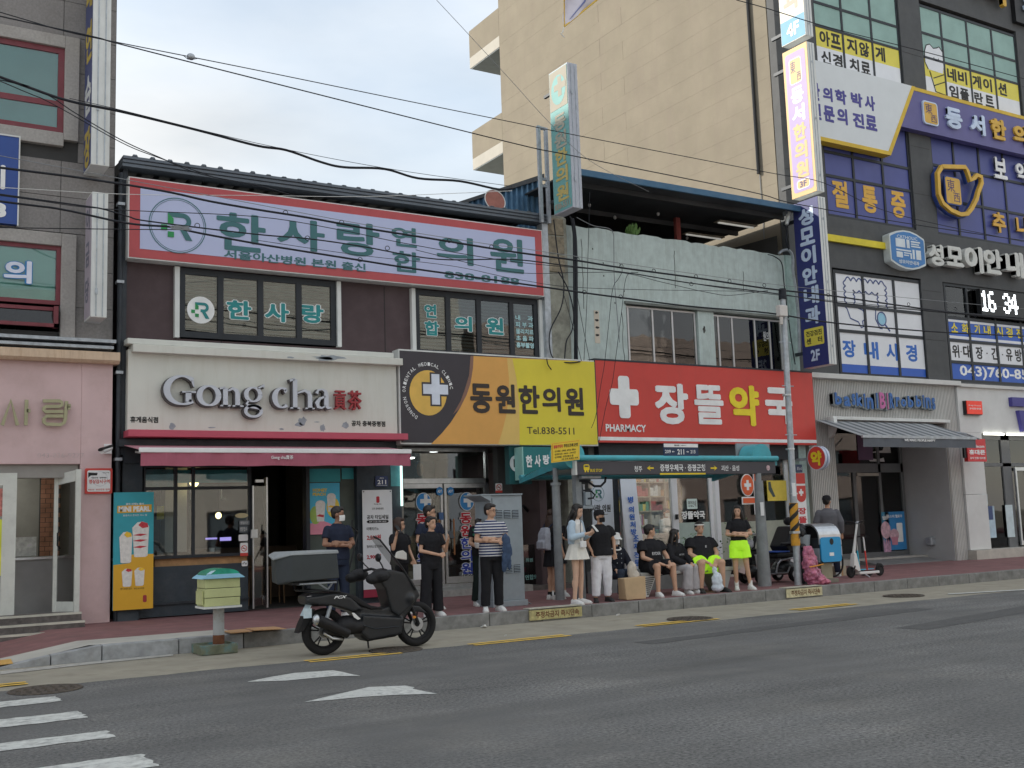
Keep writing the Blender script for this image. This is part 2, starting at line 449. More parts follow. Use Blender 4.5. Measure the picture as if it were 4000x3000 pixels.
# sidewalk: falls to road level at the crossing on the left
def swz(x):return max(.02,min(.2,.02+(x-1.75)/1.15*.18))
ky=15.47
def strip(name,y0,y1,m,dz=0,x0=-40,x1=120):
    mb=MB();xs=[x0,1.0,1.75,1.95,2.15,2.4,2.65,2.9,3.2,x1]
    if x0>3:xs=[x0,x1]
    for x in xs:z=swz(x)+dz;mb.v +=[(x,y0,z),(x,y1,z)]
    for i in range(len(xs)-1):mb.f.append((2*i,2*i+2,2*i+3,2*i+1))
    return struct(name,mb,m)
strip('sidewalk',16.42,30,G['red_paving'])
strip('concrete_apron',ky+.14,16.42,G['concrete'],x1=4.95)
strip('kerbside_paving',ky+.14,16.42,G['red_paving'],x0=4.95)
# kerb stones, one by one
kerb=MB().box(-40,120,ky+.02,ky+.14,-.28,-.02)
kb=struct('kerb',kerb,G['concrete'])
kl=[-8,-7,-6,-5,-4,-3,-2,-1,0,.9,1.75,2.42,3.05,4.05,4.95]
x=4.95
while x<40:x += 1.0 if x<30 else 2;kl.append(x)
kd=mat('kerb_worn',(.155,.155,.15),.9,var=.25,vs=7,bump=.5,bs=90,dirt=.5,ds=4,dirtcol=(.07,.07,.06))
ky_y=mat('kerb_yellow_worn',(.34,.30,.13),.85,var=.3,vs=8,bump=.4,dirt=.8,ds=5,dirtcol=(.15,.12,.08))
rk=random.Random(3)
for i,(a,b) in enumerate(zip(kl,kl[1:])):
    za,zb=swz(a),swz(b);j=rk.uniform(-.006,.006);dz=rk.uniform(0,.006)
    y0,y1=ky+j,ky+.15
    mb=MB().add([(a+.006,y0,-.1),(b-.006,y0,-.1),(b-.006,y1,-.1),(a+.006,y1,-.1),
                   (a+.006,y0,za+dz),(b-.006,y0,zb+dz),(b-.006,y1,zb+dz),(a+.006,y1,za+dz)],
                  [(0,3,2,1),(4,5,6,7),(0,1,5,4),(1,2,6,5),(2,3,7,6),(3,0,4,7)])
    mm=G['kerb'] if a<4.9 else kd
    build('kerb_stone',mb,mm,kb,bevel=.012)
# yellow lettered plates on the kerb face
def kerb_plate(a,b,s,lab,m1):
    t=thing('kerb_notice_plate',lab,'kerb plate',((a+b)/2,ky-.03,0))
    mb=MB().box(a,b,ky-.03,ky-.012,.03,.19)
    build('plate',mb,m1,t)
    build('cap_plate',MB().box(a,b,ky-.03,ky+.16,.208,.222),mat('plate_top',(.34,.33,.27),.8,var=.25,vs=6),t)
    lettering(s,(a+.12,b-.06,.06,.165),ky-.0305,mat('plate_ink',(.12,.06,.03),.8,var=.5,vs=20),t,depth=.002,bold=.02)
kerb_plate(9.683,10.724,'주정차금지 즉시단속','rusted yellow notice strip on the kerb in front of the woman in a white skirt',ky_y)
kerb_plate(15.466,16.422,'주정차금지 즉시단속','cream notice strip with brown letters on the kerb below the pink rubbish bag',mat('kerb_cream',(.44,.40,.24),.85,var=.3,vs=8,dirt=.6,ds=5,dirtcol=(.2,.15,.08)))

# road markings
def sheet(name,pts,m,z=.011,lab=None,jag=0):
    fl=[]
    for q in pts:fl += list(q) if isinstance(q,(tuple,list,Vector)) else [q]
    pts=list(zip(fl[::2],fl[1::2]))
    if jag:
        P=[]
        for i,p in enumerate(pts):
            q=pts[(i+1)%len(pts)];k=max(2,int(math.dist(p,q)/.06))
            for t in range(k):
                x=p[0]+(q[0]-p[0])*t/k;y=p[1]+(q[1]-p[1])*t/k
                if t:x += random.gauss(0,jag);y += random.gauss(0,jag)
                P.append((x,y))
        pts=P
    ar=sum(pts[i][0]*pts[(i+1)%len(pts)][1]-pts[(i+1)%len(pts)][0]*pts[i][1] for i in range(len(pts)))
    if ar<0:pts=pts[::-1]
    mb=MB().add([(p[0],p[1],z) for p in pts],[tuple(range(len(pts)))])
    o=struct(name,mb,m)
    if lab:o['label']=lab
    return o
for i,(a,b) in enumerate(((12.35,11.93),(11.13,10.66),(9.84,9.49),(8.62,8.09),(7.35,6.9),(6.1,5.65))):
    sheet('crossing_stripe',[(-6,b),(1.985,b),(1.985,a),(-6,a)],G['white_paint'],jag=.010)
def ystripe(x0,y0,x1,y1,wd=.12,dbl=True):
    d=Vector((x1-x0,y1-y0)).normalized();nn=Vector((-d.y,d.x))
    for k in ((0,.17) if dbl else (0,)):
        a=Vector((x0,y0))+nn*k;b=Vector((x1,y1))+nn*k
        sheet('yellow_line',[a,b,b+nn*wd*.8,a+nn*wd*.8],G['yellow_paint'],z=.012,jag=.006)
ystripe(5.0,13.03,6.25,13.02);ystripe(7.35,13.08,8.92,13.10);ystripe(10.4,13.34,11.95,13.38);ystripe(13.8,13.5,15.3,13.56);ystripe(1.0,13.6,1.9,13.6)
sheet('gutter_line',[1.759,14.891,2.875,15.124,3.91,15.236,3.969,15.464,2.93,15.414,1.798,15.23],mat('worn_pale_line',(.33,.32,.29),.9,var=.2,vs=9,dirt=.7,ds=6),z=.006)
sheet('white_line',[(17.9,13.72),(24,11.95),(24,12.1),(18.1,13.86)],G['white_paint'])
# two turn arrows seen end on (curved shark-fin shapes)
sheet('arrow_marking',[3.839,11.897,4.174,12.09,4.5,12.218,4.909,12.099,(4.935,11.895),(4.937,11.685),(4.955,11.415),(4.716,11.625),(4.194,11.667)],G['white_paint'])
sheet('arrow_marking',[3.813,10.099,4.176,10.302,4.671,10.557,4.991,10.383,5.009,10.197,4.947,10.121,4.981,9.654,4.663,9.871,4.36,10,4.068,10.035],G['white_paint'])
# manholes
def manhole(x,y,r,lab):
    t=thing('manhole_cover',lab,'manhole cover',(x,y,.012))
    mb=MB();n=40
    mb.torus((x,y,.012),(0,0,1),r,.02,40,6,.5);build('rim',mb,G['iron'],t)
    mb=MB().loft([((x,y,.006),Vector((1,0,0)),Vector((0,1,0)),r-.02,r-.02),((x,y,.014),Vector((1,0,0)),Vector((0,1,0)),r-.02,r-.02)],n)
    build('lid',mb,G['iron'],t)
    mb=MB();k=int(r*2/.09)
    for i in range(-k//2,k//2+1):
        for j in range(-k//2,k//2+1):
            a,b=i*.09,j*.09
            if a*a+b*b<(r-.06)**2:mb.box(x+a-.025,x+a+.025,y+b-.012,y+b+.012,.013,.019) if (i+j)%2 else mb.box(x+a-.012,x+a+.012,y+b-.025,y+b+.025,.013,.019)
    o=build('tread_pattern',mb,G['iron'],t);o['kind']='stuff'
manhole(1.98,12.95,.36,'round iron manhole cover at the road edge beyond the crossing stripes')
manhole(6.35,13.45,.33,'round iron manhole cover in the gutter beside the black motorbike')
manhole(11.65,13.78,.35,'round manhole cover at the road edge in front of the seated people')
manhole(17.25,14.2,.36,'round manhole cover in the gutter in front of the kick scooter')
# worn patches and small litter on the road
pm=mat('road_scuff',(.17,.168,.155),.95,var=.3,vs=12,dirt=.8,ds=9,dirtcol=(.08,.083,.088))
rr=random.Random(11)
lm=mat('litter_white',(.6,.6,.58),.8)
def litter(px,lab,s=.05):
    x,y=px;mb=MB()
    mb.hull([(x+rr.uniform(-s,s),y+rr.uniform(-s,s),z) for z in (.002,.012,s*.7) for _ in range(4)])
    o=build('litter',mb,lm);tag(o,lab,'litter')
litter((8.754,15.316),'crumpled white paper cup lying in the gutter by the striped shirt man',.06)
litter((8.31,13.912),'small white scrap in the gutter nearest the long yellow line',.03)
litter((11.357,15.293),'white scrap of paper in the gutter below the person in white trousers',.045)
# weeds in the kerb joint
wm=mat('weed_green',(.06,.12,.03),.7,var=.4,vs=30)
def weed(x,y,s,lab,z=0,n=60):
    mb=MB()
    for i in range(n):
        a=rr.uniform(0,6.28);r_=rr.uniform(0,s*.7);h=rr.uniform(.3,1)*s;bx,by=x+r_*math.cos(a),y+r_*math.sin(a)*.4
        tx,ty=bx+rr.uniform(-.4,.4)*s,by+rr.uniform(-.3,.1)*s;q=s*.12
        mb.add([(bx-q*.4,by,z),(bx+q*.4,by,z),(tx+q,ty,z+h*.7),(tx,ty-.01,z+h),(tx-q,ty,z+h*.65)],[(0,1,2,3,4)])
    o=build('weed_tuft',mb,wm);tag(o,lab,'weed')
weed(14.674,15.874,.09,'small green weed tuft at the foot of the kerb below the neon shorts girl')
weed(15.988,16.11,.10,'weed tuft at the kerb just left of the cream notice strip')
weed(19.438,16.229,.08,'weed tuft growing at the kerb to the right of the blue litter bin')
# repaired strips and fine cracks in the asphalt
m_tar=mat('tar_patch',(.072,.072,.071),.85,var=.2,vs=9,bump=.6,bs=60)
for x0,y0,x1,y1,w_ in ((9.0,11.6,15.2,12.1,.35),(12.5,10.2,18.0,11.2,.5)):
    d=Vector((x1-x0,y1-y0));nn=Vector((-d.y,d.x)).normalized();A=[];B=[]
    for i in range(25):p=Vector((x0,y0))+d*i/24;A.append(p+nn*(w_/2+rr.uniform(-.02,.02)));B.append(p-nn*(w_/2+rr.uniform(-.02,.02)))
    sheet('road_repair',A+B[::-1],m_tar,z=.009)
for k in range(3):
    x,y=rr.uniform(2.5,14),rr.uniform(5.5,12.5);a=rr.uniform(-.5,.6);P=[(x,y)]
    for i in range(16):a += rr.uniform(-.5,.5);P.append((P[-1][0]+.14*math.cos(a),P[-1][1]+.14*math.sin(a)))
    A=[(p[0],p[1]+.004) for p in P];B=[(p[0],p[1]-.004) for p in P]
    sheet('road_crack',A+B[::-1],G['rubber'],z=.010)

# ================================================================= shared building helpers
def wallg(mb,x0,x1,z0,z1,y0,y1,holes=()):
    xs=sorted({x0,x1,*[h[0] for h in holes],*[h[1] for h in holes]});xs=[q for q in xs if x0 <= q <= x1]
    for a,b in zip(xs,xs[1:]):
        hs=sorted([(h[2],h[3]) for h in holes if h[0]<= a+1e-6 and h[1]>=b-1e-6]);z=z0
        for c,d in hs:
            if c>z:mb.box(a,b,y0,y1,z,c)
            z=max(z,d)
        if z<z1:mb.box(a,b,y0,y1,z,z1)
    return mb
def window(parent,r,y,vx,hz,fw,mf,mg,d=.06,name='window',gd=.02,room=True,skip=()):
    """frame is the window object, panes are its sub-parts. vx / hz: mullion and transom positions; y is the frame's front face"""
    x0,x1,z0,z1=r;mb=MB()
    mb.box(x0,x0+fw,y,y+d,z0,z1).box(x1-fw,x1,y,y+d,z0,z1)
    mb.box(x0+fw,x1-fw,y+.001,y+d,z1-fw,z1).box(x0+fw,x1-fw,y+.001,y+d,z0,z0+fw)
    for v in vx:mb.box(v-fw/2,v+fw/2,y+.002,y+d,z0+fw,z1-fw)
    cuts=[x0]+list(vx)+[x1]
    for h in hz:mb.box(x0+fw,x1-fw,y+.004,y+d,h-fw/2,h+fw/2)
    o=build(name,mb,mf,parent)
    hh=[z0]+list(hz)+[z1];k=0
    for a,b in zip(cuts,cuts[1:]):
        for c,e in zip(hh,hh[1:]):
            if k not in skip:build('pane',MB().box(a+fw*.3,b-fw*.3,y+gd,y+gd+.006,c+fw*.3,e-fw*.3),mg,o)
            k += 1
    return o
def shell(parent,x0,x1,y0,y1,z0,z1,m,floors=(),front=True):
    mb=MB().box(x0,x0+.18,y0,y1,z0,z1).box(x1-.18,x1,y0,y1,z0,z1).box(x0+.18,x1-.18,y1-.18,y1,z0,z1).box(x0+.18,x1-.18,y0,y1-.18,z1-.2,z1)
    for f in floors:mb.box(x0+.18,x1-.18,y0,y1-.18,f-.1,f+.1)
    return build('shell',mb,m,parent)
GL=glass('glass_clear',(.62,.68,.68),.35)
GD=glass('glass_dark',(.38,.42,.42),.6)
GLs=glass('glass_shop',(.75,.8,.8),.5)

# ================================================================= left building: grey stone above, pink plaster below
LB=thing('stone_clad_building','grey stone clad building with dark red window frames above a pink plaster shopfront','building',(-4,19.7,0))
m_stone=mat('grey_stone',(.17,.16,.155),.8,var=.16,vs=25,bump=.2,bs=120,dirt=.4,ds=1.2,dirtcol=(.09,.085,.08))
m_stone2=mat('grey_stone_trim',(.27,.255,.24),.8,var=.14,vs=25,bump=.15,dirt=.4,ds=2,dirtcol=(.14,.125,.11))
m_joint=mat('stone_joint',(.05,.05,.05),.9)
m_redf=mat('dark_red_frame',(.13,.028,.036),.5,var=.15,vs=4,dirt=.2,ds=3)
m_pink=mat('pink_plaster',(.50,.345,.345),.85,var=.05,vs=2,bump=.3,bs=150,dirt=.5,ds=1.7,dirtcol=(.33,.22,.20))
shell(LB,-12,4.0,19.95,31,0,16.5,m_stone,(4.9,8.2,11.5))
mb=MB();wallg(mb,-12,4.0,4.9,16.5,19.74,19.95,[(-.6,3.15,5.1,6.6),(-.6,3.15,8.6,10.16)]);build('backing_wall',mb,m_joint,LB)
# stone panels, each its own piece
zs=[4.98,5.54,6.19,6.83,7.47,8.11,8.75,9.10 if False else 9.39,9.745,10.39,11.04,11.69,12.34,13.0]
zs=[5.0,5.54,6.19,6.83,7.47,8.11,8.47,9.10,9.745,10.39,11.04,11.69,12.34,13.0]
rs=random.Random(5)
xs=[-1.3,.3,1.7,3.1,3.99]
for i,(c,d) in enumerate(zip(zs,zs[1:])):
    for j,(a,b) in enumerate(zip(xs,xs[1:])):
        a2,b2=a,b
        if (d>8.45 and c<10.3) or (d>4.9 and c<6.7):  # beside a window surround
            if b2 <= 3.12:continue
            a2=3.37
        build('stone_panel',MB().box(a2+.005,b2-.005,19.7+rs.uniform(0,.006),19.74,c+.005,d-.005),m_stone,LB)
# surrounds and windows
for (z0,z1,zb) in ((8.47,10.36,0),(5.0,6.80,1)):
    mb=MB().box(3.12,3.36,19.62,19.74,z0,z1).box(-1,3.12,19.62,19.74,z1-.22,z1)
    if not zb:mb.box(-1,3.12,19.62,19.74,z0-.12,z0+.12)
    build('window_surround',mb,m_stone2,LB,bevel=.01)
gw=glass('glass_film_green',(.72,.85,.82),.5)
wf=mat('window_film_green',(.09,.25,.25),.5,var=.12,vs=1)
o=window(LB,(-1,3.12,8.59,10.14),19.68,(.9,),(9.12,),.10,m_redf,gw)
build('window_film',MB().box(-.9,3.02,19.735,19.742,8.69,10.04),wf,o)
wf2=mat('window_film_mint',(.20,.46,.40),.5,var=.08,vs=1)
o=window(LB,(-1,3.12,5.56,6.58),19.68,(.9,),(),.07,m_redf,gw)
build('window_film',MB().box(-.9,3.04,19.735,19.742,5.63,6.5),wf2,o)
lettering('의',(2.232,2.664,5.888,6.275),19.69,mat('letter_lilac',(.62,.66,.86),.6),o,.004,.03,outline=mat('letter_blue',(.03,.16,.38),.6),ow=.035)
aw=build('open_hopper_window',MB().box(-1,3.07,19.5,19.55,5.14,5.20).box(-1,3.07,19.62,19.67,5.44,5.50).box(3.0,3.07,19.5,19.66,5.14,5.5),m_redf,LB)
build('pane',MB().add([(-1,19.52,5.19),(3.0,19.52,5.19),(3.0,19.64,5.45),(-1,19.64,5.45)],[(0,1,2,3)]),GD,aw)
# steel ledges and cornice
build('ledge',MB().box(-12,3.981,19.35,19.74,4.90,4.955).box(-12,3.95,19.4,19.74,4.80,4.85),G['galv'],LB)
build('fascia_gap',MB().box(-12,3.93,19.6,19.8,4.70,4.95),G['dark_metal'],LB)
build('cornice',MB().prism([(19.36,4.74),(19.36,4.60),(19.42,4.55),(19.74,4.55),(19.74,4.74)],-12,4.05,'x'),mat('cornice_ochre',(.50,.36,.25),.8,var=.12,vs=3,dirt=.5,ds=5,streak=.4,dirtcol=(.28,.16,.08)),LB)
# pink wall with door opening
dx0,dx1,dz=.9,3.465,2.84
mb=MB();wallg(mb,-12,3.97,.0,4.56,19.55,19.9,[(dx0,dx1,-.1,dz)]);build('pink_wall',mb,m_pink,LB,bevel=.01)
# bakery entrance
doorw=mat('door_white',(.50,.52,.47),.5,var=.05,dirt=.2,ds=4)
build('door_lintel',MB().box(dx0,dx1-.02,19.62,19.85,2.62,2.84),mat('lintel_grey',(.20,.19,.175),.6),LB)
t=build('sliding_door',MB().box(2.29,2.5,19.6,19.66,.38,2.70).box(dx0,2.29,19.6,19.66,.38,.58).box(dx0,2.29,19.6,19.66,2.50,2.70),doorw,LB)
build('pane',MB().box(dx0,2.29,19.625,19.635,.58,2.50),GLs,t)
build('poster',MB().box(1.2,2.305,19.615,19.62,1.05,1.95),mat('poster_lime',(.55,.62,.05),.7),t)
build('poster',MB().box(1.2,2.362,19.615,19.62,2.0,2.45),mat('poster_mixed',(.35,.12,.10),.7,var=.6,vs=14),t)
t=build('open_door',MB().box(3.10,3.16,19.75,19.81,.36,2.68).box(3.36,3.44,19.3,19.38,.36,2.74).add(
    [(3.13,19.78,.36),(3.40,19.34,.36),(3.40,19.34,.58),(3.13,19.78,.58),(3.15,19.81,.36),(3.43,19.37,.36),(3.43,19.37,.58),(3.15,19.81,.58)],[(0,1,2,3),(7,6,5,4),(3,2,6,7)]).add(
    [(3.13,19.78,2.5),(3.40,19.34,2.56),(3.40,19.34,2.74),(3.13,19.78,2.68),(3.15,19.81,2.5),(3.43,19.37,2.56),(3.43,19.37,2.74),(3.15,19.81,2.68)],[(0,1,2,3),(7,6,5,4),(3,2,6,7)]),doorw,LB)
build('pane',MB().add([(3.14,19.78,.58),(3.40,19.35,.58),(3.40,19.35,2.56),(3.14,19.78,2.5)],[(0,1,2,3)]),GLs,t)
build('door_handle',MB().tube([(3.18,19.62,.95+.5),(3.13,19.57,1.0+.5),(3.13,19.57,1.7),(3.18,19.62,1.76)],.012),G['black'],t)
# bakery inside
ins=build('interior',MB().box(-2,4.0,22.62,22.7,0,3.3).box(-2,3.9,19.95,22.6,0,.35),mat('bakery_wall',(.24,.235,.205),.8),LB)
build('counter',MB().box(.4,3.6,20.75,21.4,.35,1.27),mat('counter_grey',(.30,.30,.30),.6),ins)
build('counter_top',MB().box(.3,3.65,20.7,21.45,1.27,1.31),G['steel'],ins)
build('display_case',MB().box(2.0,3.0,20.9,21.3,1.33,1.66),mat('case_white',(.65,.68,.62),.3,var=.3,vs=9),ins)
bm_=mat('brick_warm',(.27,.13,.08),.85,var=.3,vs=3)
bo=build('brick_pier',MB().box(3.28,3.64,22.5,22.6,.35,3.0),m_joint,ins)
rb=random.Random(1);br=MB()
for i in range(28):
    for j in range(2):a=3.28+j*.18-(.09 if i%2 else 0);br.box(max(a,3.28)+.006,min(a+.174,3.64),22.47,22.5,.4+i*.09,.482+i*.09)
o=build('bricks',br,bm_,ins);o['kind']='stuff'
m_bulb=mat('bulb_warm',(1,.62,.22),.5,emit=2.2)
def bulb(x,y,z,lab,r=.06,cord=.8):
    t=thing('pendant_bulb',lab,'lamp',(x,y,z));build('bulb',MB().ell((x,y,z),r,r,r*1.1),m_bulb,t,smooth=True)
    build('cord',MB().cyl((x,y,z+r),(x,y,z+cord),.008,n=6),G['black'],t)
bulb(3.393,21,2.746,'small warm pendant lamp glowing inside the bakery doorway',.05)
# steps
stp=thing('door_steps','three dark stone steps with pale edges at the pink shop door','steps',(2.9,19.3,.2))
m_st=mat('dark_granite',(.085,.075,.07),.5,var=.4,vs=9);m_se=mat('step_edge',(.42,.41,.34),.6,var=.2)
for k in range(3):
    y0=18.55+k*.3;z1=.08+.2*0+(.12*(k))+.06
    build('step',MB().box(2.15,3.45,y0,19.62,.0,z1+.04),m_st,stp)
    build('step_edge',MB().box(2.15,3.45,y0-.006,y0+.03,z1+.012,z1+.046),m_se,stp)
build('threshold',MB().box(2.0,3.46,19.5,19.95,.1,.40),m_st,stp)
# letters on pink wall
m_gold=mat('letter_khaki',(.26,.25,.15),.45,.3,var=.15)
t=thing('wall_lettering','large khaki metal letters reading 사랑 on the pink wall','sign',(3.0,19.5,3.5))
zz=19.5
def khaki(pts_list):
    for p in pts_list:build('letter_stroke',stroke(MB(),p,.055,zz-.05,zz-.01),m_gold,t)
khaki([
 [(2.24,3.465),(2.362,3.878),(2.468,3.469)],[(2.594,3.471),(2.599,3.893)],[(2.603,3.712),(2.659,3.713)],
 [(2.848,3.881),(3.107,3.889),(3.143,3.862),(3.144,3.823),(3.108,3.796),(2.892,3.79),(2.864,3.761),(2.865,3.73),(2.894,3.705),(3.168,3.712)],
 [(3.216,3.888),(3.199,3.583),(3.178,3.521),(3.128,3.492),(2.912,3.497),(2.869,3.53),(2.865,3.584),(2.91,3.631),(3.169,3.637)],[(3.227,3.81),(3.283,3.811)],[(3.225,3.771),(3.276,3.772)]])
lettering('043-836-9277',(2.792,3.523,2.949,3.026),19.549,mat('faded_number',(.40,.30,.30),.8,var=.2,vs=9),t,.002,.01)
# cctv camera
t=thing('cctv_camera','white bullet security camera on the pink wall above the notice','camera',(3.887,19.5,3.092))
build('bracket',MB().pb((3.837,3.959,3.015,3.179),19.50,19.55),G['white'],t)
build('housing',MB().cyl((3.919,19.4,3.113),(3.741,19.25,3.041),.045,.05),G['white'],t,smooth=True)
build('sun_hood',MB().cap((3.919,19.4,3.131),(3.72,19.22,3.062),.055,.055,12,True,.5),G['black'],t,smooth=True)
# notice
t=thing('cctv_notice','square white notice with red border and camera drawing on the pink wall','sign',(3.76,19.53,2.343))
r=(3.536,3.977,2.34,2.768)
build('board',MB().prism(rrect(r[0],r[1],r[2],r[3],.02),19.515,19.545),G['red'],t)
build('face',MB().prism(rrect(r[0]+.035,r[1]-.035,r[2]+.035,r[3]-.035,.03),19.511,19.514),G['white'],t)
def sub(r,a,b,c,d):W_,H_=r[1]-r[0],r[3]-r[2];return (r[0]+W_*a,r[0]+W_*b,r[2]+H_*c,r[2]+H_*d)
lettering('영상감시구역',sub(r,.14,.9,.40,.56),19.51,G['red'],t,.002,.02)
lettering('시설안전 · 범죄예방',sub(r,.22,.78,.60,.66),19.51,G['ink'],t,.002,.01)
lettering('NEOS  보안전문 업체',sub(r,.12,.9,.13,.20),19.51,G['red'],t,.002,.01)
annulusm=annulus(MB(),(r[0]+.24,r[2]+.25),.13,.13,.12,19.5105,19.5112);build('emblem_ring',annulusm,mat('ring_grey',(.55,.55,.58),.7),t)
build('camera_drawing',MB().prism([(r[0]+.05,r[3]-.07),(r[0]+.2,r[3]-.08),(r[0]+.19,r[3]-.12),(r[0]+.09,r[3]-.12),(r[0]+.05,r[3]-.16)],19.508,19.511),G['ink'],t)
lettering('CCTV',sub(r,.64,.88,.80,.85),19.51,G['ink'],t,.002)
# blue panel sign at the left edge
t=thing('blue_sign_panel','dark blue sign panel with white characters at the left edge of the picture','sign',(1.6,19.6,6.86))
build('panel',MB().box(.8,2.415,19.58,19.7,6.86,8.38),mat('panel_blue',(.02,.05,.20),.4,var=.06),t)
build('trim',MB().box(2.405,2.425,19.565,19.7,6.84,8.40).box(.8,2.405,19.565,19.579,8.375,8.4),G['offwhite'],t)
lettering('ㅣ',(2.134,2.205,7.438,7.858),19.578,G['white'],t,.01,.05)
lettering('3',(2.03,2.232,6.95,7.202),19.578,G['white'],t,.01,.05)
# vertical projecting signs
def proj_sign(name,lab,x0,x1,y0,y1,z0,z1,mface,mside,cat='sign',group=None,bars=True,arms=True,wall=19.7):
    t=thing(name,lab,cat,((x0+x1)/2,(y0+y1)/2,z0),group=group)
    build('box',MB().box(x0,x1,y0,y1,z0,z1),mside,t,bevel=.01)
    build('face_panel',MB().box(x0-.006,x0-.001,y0+.02,y1-.02,z0+.03,z1-.03),mface,t)
    if bars:
        for q in (.32,.72):build('edge_rail',MB().box(x0+(x1-x0)*q-.008,x0+(x1-x0)*q+.008,y0-.014,y0-.001,z0+.02,z1-.02),G['galv'],t)
        build('latch',MB().box(x0+(x1-x0)*.32-.02,x0+(x1-x0)*.32+.02,y0-.03,y0-.014,z0+(z1-z0)*.18,z0+(z1-z0)*.18+.1).box(x0+(x1-x0)*.32-.02,x0+(x1-x0)*.32+.02,y0-.03,y0-.014,z0+(z1-z0)*.78,z0+(z1-z0)*.78+.1),G['galv'],t)
    if arms:
        for q in (.12,.88):z=z0+(z1-z0)*q;build('wall_bracket',MB().box((x0+x1)/2-.03,(x0+x1)/2+.03,y1,wall,z-.03,z+.03),G['dark_metal'],t)
    return t
mf1=mat('sign_face_navy_faded',(.05,.06,.14),.5,var=.15,vs=3)
t=proj_sign('projecting_sign','tall white edged projecting sign with faded navy face, high on the stone building',3.45,3.75,18.95,19.6,7.87,13.2,mf1,G['offwhite'])
for i,ch in enumerate('노래연습장'):
    z=12.4-i*.95;lettering(ch,(19.0,19.52,z-.7,z),3.443,mat('sign_letter_ochre',(.42,.30,.06),.6) if i%3 else G['offwhite'],t,.004,.03,face='-x')
mf2=mat('sign_face_mauve',(.30,.26,.30),.5,var=.1,vs=3)
t=proj_sign('projecting_sign','lower white edged projecting sign with pale mauve face beside the red framed window',3.48,3.74,18.95,19.5,5.25,7.40,mf2,G['offwhite'])
for i,ch in enumerate('이금당'):
    z=7.2-i*.62;lettering(ch,(19.1,19.4,z-.42,z),3.473,mat('sign_letter_grey',(.13,.13,.16),.6),t,.004,.02,face='-x')
# downpipe between the two buildings
t=thing('downpipe','dark vertical downpipe in the gap beside the stone building','pipe',(4.08,19.6,.2))
build('pipe',MB().cyl((4.08,19.6,.2),(4.08,19.6,8.0),.045),G['dark_metal'],t,smooth=True)
for z in (1.2,2.9,4.4,6,7.4):build('pipe_clip',MB().box(4.02,4.14,19.53,19.7,z,z+.05),G['galv'],t)

# ================================================================= brown two-storey building with the tea shop
m_brown=mat('brown_render',(.060,.040,.043),.7,var=.10,vs=2,bump=.1,bs=80,dirt=.25,ds=2,dirtcol=(.09,.075,.075))
m_cream=mat('cream_panel',(.52,.525,.47),.7,var=.04,vs=1.5,bump=.05,dirt=.22,ds=1.6,dirtcol=(.34,.32,.24),streak=.25)
m_peel=mat('peeled_grey',(.22,.25,.28),.8,var=.15,vs=9)
m_roofm=mat('roof_steel_blue',(.085,.10,.12),.45,.3,var=.12,vs=2,dirt=.3,ds=4)
BB=thing('brown_two_storey_building','dark brown two storey building with ribbed steel roof above the tea shop','building',(8.6,19.7,0))
BX0,BX1=4.12,13.05
shell(BB,BX0,BX1,19.95,31,0,8.0,m_brown,(5.05,))
mb=MB();wallg(mb,BX0,BX1,5.0,8.0,19.7,19.95,[(5.155,8.136,5.10,6.42),(9.842,12.828,5.03,6.42)])
build('upper_wall',mb,m_brown,BB)
for px in (9.19,5.9):build('wall_joint',MB().box(px-.006,px+.006,19.694,19.70,5.0,6.4),G['ink'],BB)
build('corner_trim',MB().box(4.12,4.20,19.62,19.70,3.0,8.1),G['dark_metal'],BB)
build('corner_trim',MB().box(12.90,13.05,19.5,19.71,5.1,8.1),G['galv'],BB)
# roof edge: stepped fascia, slight fall, ribs
mb=MB()
for (y0,z0,z1) in ((19.40,8.215,8.27),(19.43,8.155,8.213),(19.46,8.09,8.153)):mb.box(BX0-.05,BX1+.05,y0,19.8,z0,z1)
ro=build('roof_edge',mb,m_roofm,BB,bevel=.008)
build('roof',MB().add([(BX0,19.41,8.27),(BX1,19.41,8.27),(BX1,31,9.3),(BX0,31,9.3)],[(0,1,2,3)]),m_roofm,BB)
for i in range(29):
    x=BX0+.15+i*.305;rh=.03 if i<8 else .012
    build('roof_rib',MB().prism([(x-.05,8.27),(x-.03,8.272+rh),(x+.03,8.272+rh),(x+.05,8.27)],19.39,22),m_roofm,BB)
# upstairs windows with sliding leaves
def upwin(x0,x1,z0,z1,n,xs=None,lab=None):
    o=window(BB,(x0+.09,x1-.04,z0,z1),19.66,xs or [x0+.09+(x1-.13-x0)*i/n for i in range(1,n)],(),.11,G['black_frame'],GW,.09,'window',.03)
    build('side_post',MB().box(x0,x0+.085,19.60,19.72,z0-.02,z1),G['offwhite'],o)
    build('side_post',MB().box(x1-.04,x1+.04,19.60,19.72,z0-.02,z1),G['offwhite'],o)
    mb=MB()
    for k in range(int((z1-z0)/.07)):mb.box(x0+.2,x1-.1,19.80,19.83,z0+.1+k*.07,z0+.13+k*.07)
    b=build('blind_slats',mb,mat('blind',(.25,.27,.27),.7),o);b['kind']='stuff'
    return o
GW=glass('glass_upper',(.34,.42,.42),1.0,.01,.03)
w1=upwin(5.031,8.184,5.13,6.40,4)
w2x0=9.751
w2=upwin(w2x0,12.858,5.06,6.40,4,[10.612,11.341,12.175-.03])
m_tealL=mat('letter_teal',(.015,.17,.175),.5)
m_whiteL=mat('letter_white',(.74,.76,.76),.5)
yw=19.682
for ch,r in (('한',(5.993,6.46,5.525,5.88)),('사',(6.717,7.19,5.526,5.892)),('랑',(7.436,7.89,5.551,5.914))):
    lettering(ch,r,yw,m_tealL,w1,.004,.035,outline=m_whiteL,ow=.035)
